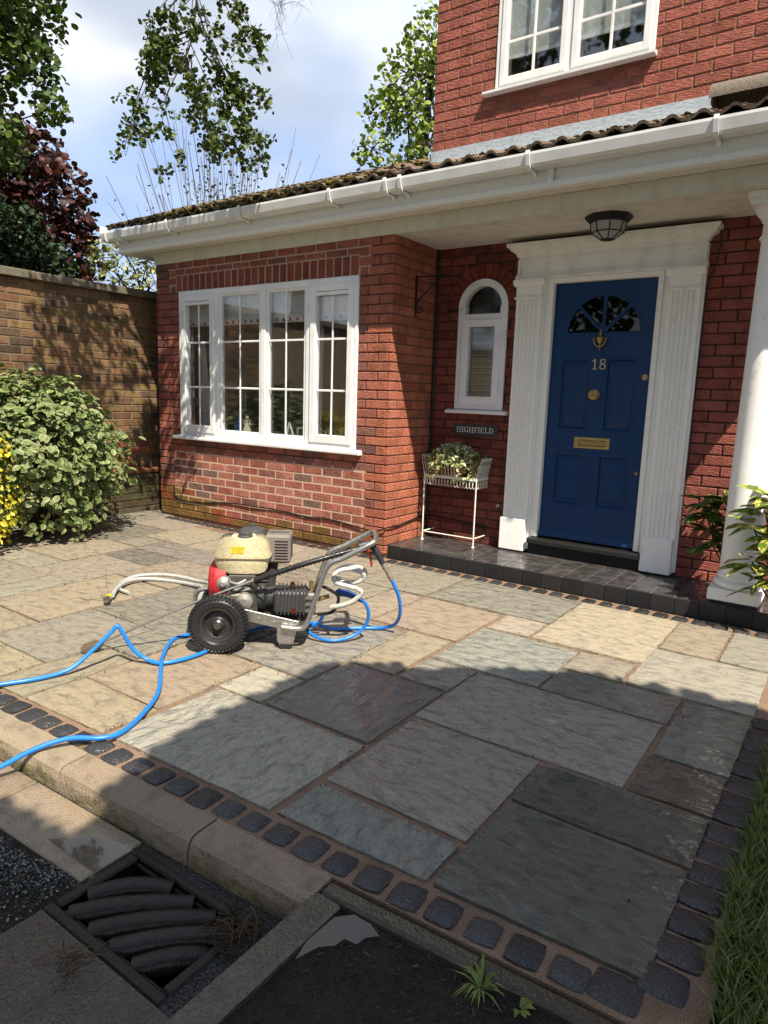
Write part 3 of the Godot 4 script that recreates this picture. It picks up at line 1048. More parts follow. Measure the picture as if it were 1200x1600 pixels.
func upper_window() -> void:
	var w := holder(house, "upper_window", "white two-light upper window with glazing bars")
	var white := L(0.80, 0.79, 0.77)
	var b := MB.new()
	b.col = white
	var zf := WALL + 0.012
	pvc_frame(b, Rect2(0.455, 3.70, 1.20, 1.05), 0.045, 0.045, 0.04, 0.045, WALL - 0.06, zf)
	b.box(Vector3(1.015, 3.735, WALL - 0.058), Vector3(1.075, 4.71, zf - 0.002), 0.004)
	put(w, "frame", b, M.pvc)
	for s in [[0.492, 1.025], [1.062, 1.622]]:
		b = MB.new()
		b.col = white
		var x0: float = s[0]
		var x1: float = s[1]
		pvc_frame(b, Rect2(x0, 3.725, x1 - x0, 0.99), 0.05, 0.05, 0.052, 0.05, WALL - 0.04, WALL + 0.022)
		put(w, "sash", b, M.pvc)
		pane(w, Rect2(x0 + 0.046, 3.772, x1 - x0 - 0.092, 0.9), WALL - 0.012, M.glass)
		var mid := (x0 + x1) * 0.5
		b = MB.new()
		b.col = white
		b.box(Vector3(mid - 0.011, 3.775, WALL - 0.010), Vector3(mid + 0.011, 4.67, WALL - 0.001), 0.003)
		put(w, "glazing_bar", b, M.pvc)
		b = MB.new()
		b.col = white
		b.box(Vector3(x0 + 0.046, 4.016, WALL - 0.0095), Vector3(x1 - 0.046, 4.038, WALL - 0.002), 0.003)
		put(w, "glazing_bar", b, M.pvc)
		b = MB.new()
		b.col = L(0.55, 0.60, 0.58)
		b.box(Vector3(x0 + 0.02, 3.945, WALL - 0.066), Vector3(x1 - 0.02, 4.72, WALL - 0.063))
		b.col = L(0.72, 0.74, 0.72)
		b.box(Vector3(x0 + 0.02, 3.93, WALL - 0.069), Vector3(x1 - 0.02, 3.958, WALL - 0.0605), 0.002)
		put(w, "roller_blind", b, M.cloth)
	b = MB.new()
	b.col = white
	b.strip(PackedVector2Array([Vector2(WALL - 0.04, 3.668), Vector2(WALL + 0.055, 3.668), Vector2(WALL + 0.06, 3.673), Vector2(WALL + 0.06, 3.69), Vector2(WALL, 3.702), Vector2(WALL - 0.04, 3.702)]), 0.372, 1.672)
	put(w, "sill", b, M.pvc)

func door_and_surround() -> void:
	var zf := WALL - 0.012      # door face
	var cream := L(0.84, 0.83, 0.785)
	# --- surround
	var sur := holder(house, "door_surround", "white classical door surround with fluted pilasters")
	var b := MB.new()
	b.col = cream
	b.box(Vector3(1.03, 0.235, WALL - 0.06), Vector3(1.068, 2.262, WALL + 0.035), 0.004)
	b.box(Vector3(1.832, 0.235, WALL - 0.06), Vector3(1.87, 2.262, WALL + 0.035), 0.004)
	b.box(Vector3(1.066, 2.214, WALL - 0.06), Vector3(1.834, 2.262, WALL + 0.034), 0.004)
	b.box(Vector3(1.0, 0.13, WALL - 0.005), Vector3(1.03, 2.262, WALL + 0.022), 0.003)
	b.box(Vector3(1.87, 0.13, WALL - 0.005), Vector3(1.9, 2.262, WALL + 0.022), 0.003)
	put(sur, "door_frame", b, M.paint)
	for sd in [[0.762, 1.0, 0.775, 0.985], [1.9, 2.138, 1.895, 2.1]]:
		var x0: float = sd[0]
		var x1: float = sd[1]
		b = MB.new()
		b.col = cream
		b.box(Vector3(x0, 0.12, WALL - 0.005), Vector3(x1, 2.262, WALL + 0.03), 0.003)
		# shaft with flutes
		var fx0 := x0 + 0.012
		var fx1 := x1 - 0.016
		var pr := PackedVector2Array()
		pr.append(Vector2(fx0, WALL + 0.02))
		pr.append(Vector2(fx0, WALL + 0.058))
		var nf := 5
		for i in nf:
			var c := lerpf(fx0 + 0.022, fx1 - 0.022, (i + 0.5) / nf)
			var hw := (fx1 - fx0 - 0.044) / nf * 0.36
			for j in 7:
				var a := PI * j / 6.0
				pr.append(Vector2(c - cos(a) * hw, WALL + 0.058 - sin(a) * 0.014))
		pr.append(Vector2(fx1, WALL + 0.058))
		pr.append(Vector2(fx1, WALL + 0.02))
		b.T = Transform3D(Basis(Vector3(1, 0, 0), Vector3(0, 0, 1), Vector3(0, -1, 0)), Vector3(0, 0, 0))
		b.prism(pr, -2.107, -0.36)
		b.T = Transform3D.IDENTITY
		put(sur, "pilaster", b, M.paint)
		b = MB.new()
		b.col = L(0.84, 0.83, 0.80)
		b.box(Vector3(x0 - 0.002, 0.105, WALL + 0.012), Vector3(x1 - 0.022, 0.368, WALL + 0.088), 0.006)
		put(sur, "plinth_block", b, M.paint)
		b = MB.new()
		b.col = cream
		b.box(Vector3(x0 - 0.004, 2.104, WALL + 0.01), Vector3(x1 - 0.006, 2.122, WALL + 0.072), 0.004)
		b.box(Vector3(x0 + 0.008, 2.122, WALL + 0.01), Vector3(x1 - 0.02, 2.205, WALL + 0.06), 0.002)
		b.strip(PackedVector2Array([Vector2(WALL + 0.01, 2.203), Vector2(WALL + 0.064, 2.203), Vector2(WALL + 0.072, 2.215), Vector2(WALL + 0.086, 2.225), Vector2(WALL + 0.088, 2.247), Vector2(WALL + 0.01, 2.247)]), x0 - 0.012, x1 + 0.004)
		put(sur, "capital", b, M.paint)
	b = MB.new()
	b.col = cream
	b.box(Vector3(0.762, 2.263, WALL - 0.005), Vector3(2.138, 2.41, WALL + 0.045), 0.002)
	b.strip(PackedVector2Array([Vector2(WALL + 0.0, 2.248), Vector2(WALL + 0.07, 2.248), Vector2(WALL + 0.07, 2.266), Vector2(WALL + 0.058, 2.272), Vector2(WALL + 0.058, 2.286), Vector2(WALL + 0.0, 2.286)]), 0.756, 2.144)
	b.box(Vector3(0.768, 2.287, WALL + 0.0452), Vector3(0.79, 2.40, WALL + 0.056), 0.002)
	b.box(Vector3(2.11, 2.287, WALL + 0.0452), Vector3(2.132, 2.40, WALL + 0.056), 0.002)
	put(sur, "entablature", b, M.oldpaint)
	b = MB.new()
	b.col = cream
	var cor := [Vector2(0.04, 2.40), Vector2(0.06, 2.40), Vector2(0.062, 2.418), Vector2(0.075, 2.424), Vector2(0.082, 2.445), Vector2(0.10, 2.458), Vector2(0.118, 2.468), Vector2(0.122, 2.484), Vector2(0.14, 2.49), Vector2(0.142, 2.516), Vector2(0.04, 2.516)]
	# the moulding runs round both ends of the cornice
	var zc := WALL - 0.02
	for i in cor.size() - 1:
		var p: Vector2 = cor[i]
		var q: Vector2 = cor[i + 1]
		var dp := p.x - 0.06
		var dq := q.x - 0.06
		if i == cor.size() - 2:
			b.quad(Vector3(0.772 - dp, p.y, zc), Vector3(2.128 + dp, p.y, zc), Vector3(2.128 + dp, p.y, zc + p.x), Vector3(0.772 - dp, p.y, zc + p.x), Vector3.UP)
			continue
		var hint := Vector3(0, -0.4 if q.x > p.x else 0.0, 1)
		b.quad(Vector3(0.772 - dp, p.y, zc + p.x), Vector3(2.128 + dp, p.y, zc + p.x), Vector3(2.128 + dq, q.y, zc + q.x), Vector3(0.772 - dq, q.y, zc + q.x), hint)
		b.quad(Vector3(0.772 - dp, p.y, zc + p.x), Vector3(0.772 - dp, p.y, zc), Vector3(0.772 - dq, q.y, zc), Vector3(0.772 - dq, q.y, zc + q.x), Vector3(-1, hint.y, 0))
		b.quad(Vector3(2.128 + dp, p.y, zc + p.x), Vector3(2.128 + dp, p.y, zc), Vector3(2.128 + dq, q.y, zc), Vector3(2.128 + dq, q.y, zc + q.x), Vector3(1, hint.y, 0))
	put(sur, "cornice", b, M.oldpaint)
	b = MB.new()
	b.col = L(0.02, 0.02, 0.021)
	b.strip(PackedVector2Array([Vector2(WALL - 0.06, 0.09), Vector2(WALL + 0.05, 0.09), Vector2(WALL + 0.062, 0.18), Vector2(WALL + 0.1, 0.19), Vector2(WALL + 0.1, 0.218), Vector2(WALL + 0.088, 0.228), Vector2(WALL - 0.06, 0.236)]), 1.01, 1.897)
	put(sur, "threshold", b, M.gloss)
	# --- door leaf
	var door := holder(house, "door", "dark blue panelled front door with fanlight and brass fittings")
	var blue := L(0.004, 0.037, 0.12)
	b = MB.new()
	b.col = blue
	var x0 := 1.07
	var x1 := 1.83
	var y0 := 0.24
	var y1 := 2.211
	var cut := [Rect2(1.155, 1.108, 0.232, 0.54), Rect2(1.505, 1.108, 0.23, 0.545), Rect2(1.155, 0.52, 0.236, 0.408), Rect2(1.5, 0.522, 0.236, 0.41)]
	var fan := Rect2(1.165, 1.835, 0.58, 0.30)
	var holes := cut.duplicate()
	holes.append(fan)
	backing(b, Transform3D.IDENTITY, x0, x1, y0, y1, holes, [], blue, 0.04, zf)
	# spandrels over the fanlight
	var fc := Vector2(1.456, 1.842)
	for sg: float in [-1.0, 1.0]:
		var poly := PackedVector2Array([Vector2(fc.x + sg * 0.290, 2.1351), Vector2(fc.x, 2.1351)])
		for i in 13:
			var a := PI * 0.5 - PI * 0.5 * i / 12.0
			poly.append(Vector2(fc.x + sg * cos(a) * 0.280, fc.y + sin(a) * 0.276))
		poly.append(Vector2(fc.x + sg * 0.290, fc.y - 0.005))
		b.prism(poly, zf - 0.04, zf - 0.0006)
	put(door, "leaf", b, M.gloss)
	for r: Rect2 in cut:
		b = MB.new()
		b.col = blue
		# ovolo frame round the panel, then a raised field
		var zb := zf - 0.014
		var o := [Vector3(r.position.x, r.position.y, zf), Vector3(r.end.x, r.position.y, zf), Vector3(r.end.x, r.end.y, zf), Vector3(r.position.x, r.end.y, zf)]
		var steps := [[0.0, 0.003], [0.006, 0.006], [0.014, 0.004], [0.022, -0.012], [0.034, -0.013], [0.062, -0.004]]
		for i in steps.size() - 1:
			var p := []
			for st in [steps[i], steps[i + 1]]:
				var q := r.grow(-st[0])
				p.append([Vector3(q.position.x, q.position.y, zf + st[1]), Vector3(q.end.x, q.position.y, zf + st[1]), Vector3(q.end.x, q.end.y, zf + st[1]), Vector3(q.position.x, q.end.y, zf + st[1])])
			for e in 4:
				b.quad(p[0][e], p[0][(e + 1) % 4], p[1][(e + 1) % 4], p[1][e], Vector3(0, 0, 1))
		var f := r.grow(-0.062)
		b.quad(Vector3(f.position.x, f.position.y, zf - 0.004), Vector3(f.end.x, f.position.y, zf - 0.004), Vector3(f.end.x, f.end.y, zf - 0.004), Vector3(f.position.x, f.end.y, zf - 0.004), Vector3(0, 0, 1))
		put(door, "panel", b, M.gloss)
	b = MB.new()
	b.col = blue
	b.strip(PackedVector2Array([Vector2(zf, 0.245), Vector2(zf + 0.034, 0.25), Vector2(zf + 0.034, 0.262), Vector2(zf + 0.012, 0.29), Vector2(zf, 0.312)]), x0 + 0.002, x1 - 0.002)
	put(door, "weather_bar", b, M.gloss)
	# fanlight bars and panes
	for a: float in [PI * 0.25, PI * 0.5, PI * 0.75]:
		b = MB.new()
		b.col = blue
		b.T = Transform3D(Basis(Vector3(0, 0, 1), a), Vector3(fc.x, fc.y, 0))
		b.box(Vector3(0.01, -0.013, zf - 0.02), Vector3(0.285, 0.013, zf + 0.004), 0.004)
		put(door, "fanlight_bar", b, M.gloss)
	b = MB.new()
	b.col = blue
	for i in 24:
		var a := PI * i / 24.0
		var c := PI * (i + 1) / 24.0
		var pts := []
		for q in [[0.268, a, 0.002], [0.283, a, 0.006], [0.283, c, 0.006], [0.268, c, 0.002]]:
			pts.append(Vector3(fc.x + cos(q[1]) * q[0], fc.y + sin(q[1]) * q[0] * 0.985, zf + q[2]))
		b.quad(pts[0], pts[1], pts[2], pts[3], Vector3(0, 0, 1))
	b.box(Vector3(fc.x - 0.285, fc.y - 0.006, zf - 0.02), Vector3(fc.x + 0.285, fc.y + 0.004, zf + 0.004), 0.002)
	b.lathe_disc(fc, zf)
	put(door, "fanlight_rim", b, M.gloss)
	for i in 4:
		b = MB.new()
		var m := fc
		for j in 6:
			var a := PI * (i + j / 6.0) / 4.0
			var c := PI * (i + (j + 1) / 6.0) / 4.0
			b.ftri(Vector3(m.x, m.y, zf - 0.014), Vector3(m.x + cos(a) * 0.28, m.y + sin(a) * 0.276, zf - 0.014), Vector3(m.x + cos(c) * 0.28, m.y + sin(c) * 0.276, zf - 0.014), Vector3(0, 0, 1))
		put(door, "pane", b, M.glass)
	# brass: urn knocker, knob, letter plate, locks
	var brass := L(0.42, 0.30, 0.13)
	b = MB.new()
	b.col = brass
	b.T = Transform3D(Basis.IDENTITY, Vector3(1.447, 1.705, zf + 0.018))
	b.lathe([Vector2(0.0, 0.0), Vector2(0.006, 0.005), Vector2(0.004, 0.02), Vector2(0.010, 0.03), Vector2(0.008, 0.045), Vector2(0.02, 0.06), Vector2(0.03, 0.085), Vector2(0.034, 0.098), Vector2(0.028, 0.104), Vector2(0.013, 0.112), Vector2(0.009, 0.125), Vector2(0.012, 0.132), Vector2(0.005, 0.142), Vector2(0.004, 0.155), Vector2(0.0, 0.16)], 14)
	var ring := []
	for i in 15:
		var a := PI + PI * i / 14.0
		ring.append(Vector3(cos(a) * 0.046, 0.092 + sin(a) * 0.062, 0.012))
	b.tube(ring, 0.0055, 7)
	put(door, "knocker", b, M.brass)
	b = MB.new()
	b.col = brass
	b.T = Transform3D(Basis(Vector3(1, 0, 0), PI * 0.5), Vector3(1.436, 1.383, zf))
	b.lathe([Vector2(0.038, 0.0), Vector2(0.038, 0.006), Vector2(0.018, 0.01), Vector2(0.016, 0.03), Vector2(0.034, 0.04), Vector2(0.037, 0.052), Vector2(0.03, 0.056), Vector2(0.029, 0.062), Vector2(0.021, 0.066), Vector2(0.02, 0.071), Vector2(0.0, 0.074)], 20)
	put(door, "knob", b, M.brass)
	b = MB.new()
	b.col = L(0.50, 0.36, 0.14)
	pvc_frame(b, Rect2(1.303, 0.971, 0.276, 0.088), 0.034, 0.034, 0.023, 0.023, zf, zf + 0.009, 0.003)
	b.col = L(0.40, 0.28, 0.10)
	b.box(Vector3(1.339, 0.996, zf), Vector3(1.543, 1.035, zf + 0.004), 0.002)
	put(door, "letter_plate", b, M.brass)
	for q in [[1.792, 1.518, 0.023], [1.793, 0.813, 0.014]]:
		b = MB.new()
		b.col = brass
		b.T = Transform3D(Basis(Vector3(1, 0, 0), PI * 0.5), Vector3(q[0], q[1], zf))
		b.lathe([Vector2(q[2], 0.0), Vector2(q[2], 0.006), Vector2(q[2] * 0.7, 0.010), Vector2(0.0, 0.011)], 16)
		put(door, "lock", b, M.brass)
	var tm := TextMesh.new()
	tm.text = "18"
	var sf := SystemFont.new()
	sf.font_names = PackedStringArray(["Droid Serif"])
	tm.font = sf
	tm.font_size = 64
	tm.pixel_size = 0.00165
	tm.depth = 0.008
	var o := putm(door, "house_number", tm, M.digits, "brass house number 18")
	o.position = Vector3(1.447, 1.607, zf + 0.004)

func porch() -> void:
	var st := holder(house, "porch_step", "low black tiled front step")
	var b := MB.new()
	b.col = L(0.20, 0.19, 0.18)
	b.box(Vector3(0.003, -0.1, WALL + 0.001), Vector3(3.3, 0.0905, -0.0555))
	put(st, "grout", b, M.mortar)
	var p := 0.152
	for i in 22:
		var x := -0.012 + i * p
		b = MB.new()
		b.col = vary(L(0.024, 0.024, 0.025), 0.2)
		b.box(Vector3(x + 0.002, -0.02, -0.064), Vector3(x + p - 0.002, 0.0945, -0.046), 0.004)
		put(st, "tile", b, M.tileface)
		for r in 4:
			var z1 := -0.0655 - r * p
			var z0 := maxf(z1 - p + 0.005, WALL + 0.002)
			var xx := x
			b = MB.new()
			b.col = vary(L(0.062, 0.058, 0.058), 0.2)
			b.T = Transform3D(Basis.from_euler(Vector3(R(-0.006, 0.006), 0, R(-0.006, 0.006))), Vector3(xx + p * 0.5, 0.0945, (z0 + z1) * 0.5))
			b.box(Vector3(-p * 0.5 + 0.0025, -0.012, (z0 - z1) * 0.5), Vector3(p * 0.5 - 0.0025, 0.0, (z1 - z0) * 0.5), 0.0018)
			put(st, "tile", b, M.tile)
	# column
	var col := holder(house, "column", "white round porch column on a square base")
	var white := L(0.83, 0.82, 0.79)
	var c := Vector3(2.595, 0, -0.235)
	b = MB.new()
	b.col = white
	b.box(c + Vector3(-0.148, 0.115, -0.148), c + Vector3(0.148, 0.19, 0.148), 0.004)
	b.col = L(0.03, 0.03, 0.03)
	b.box(c + Vector3(-0.135, 0.0946, -0.135), c + Vector3(0.135, 0.1149, 0.135))
	put(col, "plinth", b, M.paint)
	b = MB.new()
	b.col = white
	b.T = Transform3D(Basis.IDENTITY, c)
	var prof := [Vector2(0.12, 0.19)]
	for i in 9:
		var a := -PI * 0.5 + PI * i / 8.0
		prof.append(Vector2(0.118 + cos(a) * 0.024, 0.215 + sin(a) * 0.024))
	prof.append(Vector2(0.112, 0.242))
	prof.append(Vector2(0.112, 0.25))
	for i in 7:
		var a := -PI * 0.5 + PI * i / 6.0
		prof.append(Vector2(0.112 + cos(a) * 0.012, 0.262 + sin(a) * 0.012))
	prof.append(Vector2(0.112, 0.278))
	b.lathe(prof, 40)
	put(col, "base", b, M.paint)
	b = MB.new()
	b.col = white
	b.T = Transform3D(Basis.IDENTITY, c)
	var sh := []
	for i in 17:
		var t := i / 16.0
		sh.append(Vector2(0.112 - 0.017 * pow(t, 1.8), lerpf(0.278, 2.36, t)))
	b.lathe(sh, 48)
	put(col, "shaft", b, M.paint)
	b = MB.new()
	b.col = white
	b.T = Transform3D(Basis.IDENTITY, c)
	b.lathe([Vector2(0.095, 2.30), Vector2(0.106, 2.303), Vector2(0.108, 2.312), Vector2(0.106, 2.32), Vector2(0.094, 2.326), Vector2(0.094, 2.40), Vector2(0.104, 2.405), Vector2(0.106, 2.418), Vector2(0.118, 2.43), Vector2(0.135, 2.452), Vector2(0.142, 2.475), Vector2(0.142, 2.482)], 40)
	b.T = Transform3D.IDENTITY
	b.box(c + Vector3(-0.155, 2.482, -0.155), c + Vector3(0.155, 2.515, 0.155), 0.003)
	b.box(c + Vector3(-0.17, 2.5155, -0.17), c + Vector3(0.17, 2.554, 0.17), 0.004)
	put(col, "capital", b, M.oldpaint)

# ---------------------------------------------------------------- paving
var hgt := FastNoiseLite.new()

func zfront(x: float) -> float:
	return 3.105 - (x - 1.6) * 0.05

func slab_mesh(x0: float, x1: float, z0: float, z1a: float, z1b: float, lift: float, tone: Color, rough: float) -> MB:
	var b := MB.new()
	b.col = tone
	var nx := clampi(int((x1 - x0) / 0.045), 4, 22)
	var nz := clampi(int((z1a - z0) / 0.045), 4, 22)
	var ph := R(0, 100)
	var tx := R(-0.002, 0.002)
	var tz := R(-0.002, 0.002)
	var P := []
	var N := []
	for j in nz + 1:
		for i in nx + 1:
			var u := float(i) / nx
			var w := float(j) / nz
			var x := lerpf(x0, x1, u)
			var z := lerpf(z0, lerpf(z1a, z1b, u), w)
			var e := minf(minf(u, 1.0 - u) * nx, minf(w, 1.0 - w) * nz)
			# hand-dressed edge: the outline wanders by a few millimetres
			if i == 0 or i == nx:
				x += hgt.get_noise_2d(z * 90.0 + ph, ph * 3.0 + i) * 0.0045
			if j == 0 or j == nz:
				z += hgt.get_noise_2d(x * 90.0 + ph, ph * 5.0 + j) * 0.0045
			var y := lift + tx * (u - 0.5) + tz * (w - 0.5)
			y += hgt.get_noise_2d(x * 11.0 + ph, z * 26.0) * 0.0022 * rough
			y += hgt.get_noise_2d(x * 60.0 - ph, z * 60.0) * 0.0013 * rough
			var step := hgt.get_noise_2d(x * 7.0 + ph * 2.0, z * 9.0 - ph)
			y -= 0.0025 * rough * smoothstep(0.12, 0.2, step)
			if e < 0.5:
				y -= 0.0035
			P.append(Vector3(x, y, z))
			N.append(Vector3.UP)
	for j in nz + 1:
		for i in nx + 1:
			var ux: Vector3 = P[j * (nx + 1) + mini(i + 1, nx)] - P[j * (nx + 1) + maxi(i - 1, 0)]
			var uz: Vector3 = P[mini(j + 1, nz) * (nx + 1) + i] - P[maxi(j - 1, 0) * (nx + 1) + i]
			N[j * (nx + 1) + i] = uz.cross(ux).normalized()
	for j in nz:
		for i in nx:
			var a := j * (nx + 1) + i
			var d := a + nx + 1
			b.squad(P[a], P[a + 1], P[d + 1], P[d], N[a], N[a + 1], N[d + 1], N[d])
	var dn := Vector3(0, -0.03, 0)
	for i in nx:
		b.quad(P[i], P[i + 1], P[i + 1] + dn, P[i] + dn, Vector3(0, 0, -1))
		var o := nz * (nx + 1) + i
		b.quad(P[o], P[o + 1], P[o + 1] + dn, P[o] + dn, Vector3(0, 0, 1))
	for j in nz:
		var a := j * (nx + 1)
		b.quad(P[a], P[a + nx + 1], P[a + nx + 1] + dn, P[a] + dn, Vector3(-1, 0, 0))
		b.quad(P[a + nx], P[a + nx + nx + 1], P[a + nx + nx + 1] + dn, P[a + nx] + dn, Vector3(1, 0, 0))
	return b

func slab_tone(k: Color) -> Color:
	var g := (k.r + k.g + k.b) / 3.0
	return vary(k.lerp(Color(g * 1.07, g * 1.0, g * 0.87), 0.45) * (0.78 if g < 0.3 else 0.67), 0.06)

func sett_mesh(w: float, l: float, seed_: float) -> MB:
	var b := MB.new()
	var n := 6
	var P := []
	for j in n + 1:
		for i in n + 1:
			var u := i * 2.0 / n - 1.0
			var v := j * 2.0 / n - 1.0
			# rounded square outline
			var k := 1.0 - 0.10 * pow(absf(u * v), 1.5)
			var e := maxf(absf(u), absf(v))
			var y := 0.004 * (1.0 - pow(e, 3.0)) - (0.007 if e > 0.99 else 0.0) + hgt.get_noise_2d(u * 22.0 + seed_ * 37.0, v * 22.0) * 0.003
			P.append(Vector3(u * w * 0.5 * k * (1.0 + 0.05 * hgt.get_noise_1d(v * 30.0 + seed_ * 11.0)), y, v * l * 0.5 * k))
	var N := []
	for j in n + 1:
		for i in n + 1:
			var ux: Vector3 = P[j * (n + 1) + mini(i + 1, n)] - P[j * (n + 1) + maxi(i - 1, 0)]
			var uz: Vector3 = P[mini(j + 1, n) * (n + 1) + i] - P[maxi(j - 1, 0) * (n + 1) + i]
			N.append(uz.cross(ux).normalized())
	for j in n:
		for i in n:
			var a := j * (n + 1) + i
			var d := a + n + 1
			b.squad(P[a], P[a + 1], P[d + 1], P[d], N[a], N[a + 1], N[d + 1], N[d])
	var dn := Vector3(0, -0.03, 0)
	for i in n:
		b.quad(P[i], P[i + 1], P[i + 1] + dn, P[i] + dn, Vector3(0, 0, -1))
		var o := n * (n + 1) + i
		b.quad(P[o], P[o + 1], P[o + 1] + dn, P[o] + dn, Vector3(0, 0, 1))
		var a := i * (n + 1)
		b.quad(P[a], P[a + n + 1], P[a + n + 1] + dn, P[a] + dn, Vector3(-1, 0, 0))
		b.quad(P[a + n], P[a + n + n + 1], P[a + n + n + 1] + dn, P[a + n] + dn, Vector3(1, 0, 0))
	return b

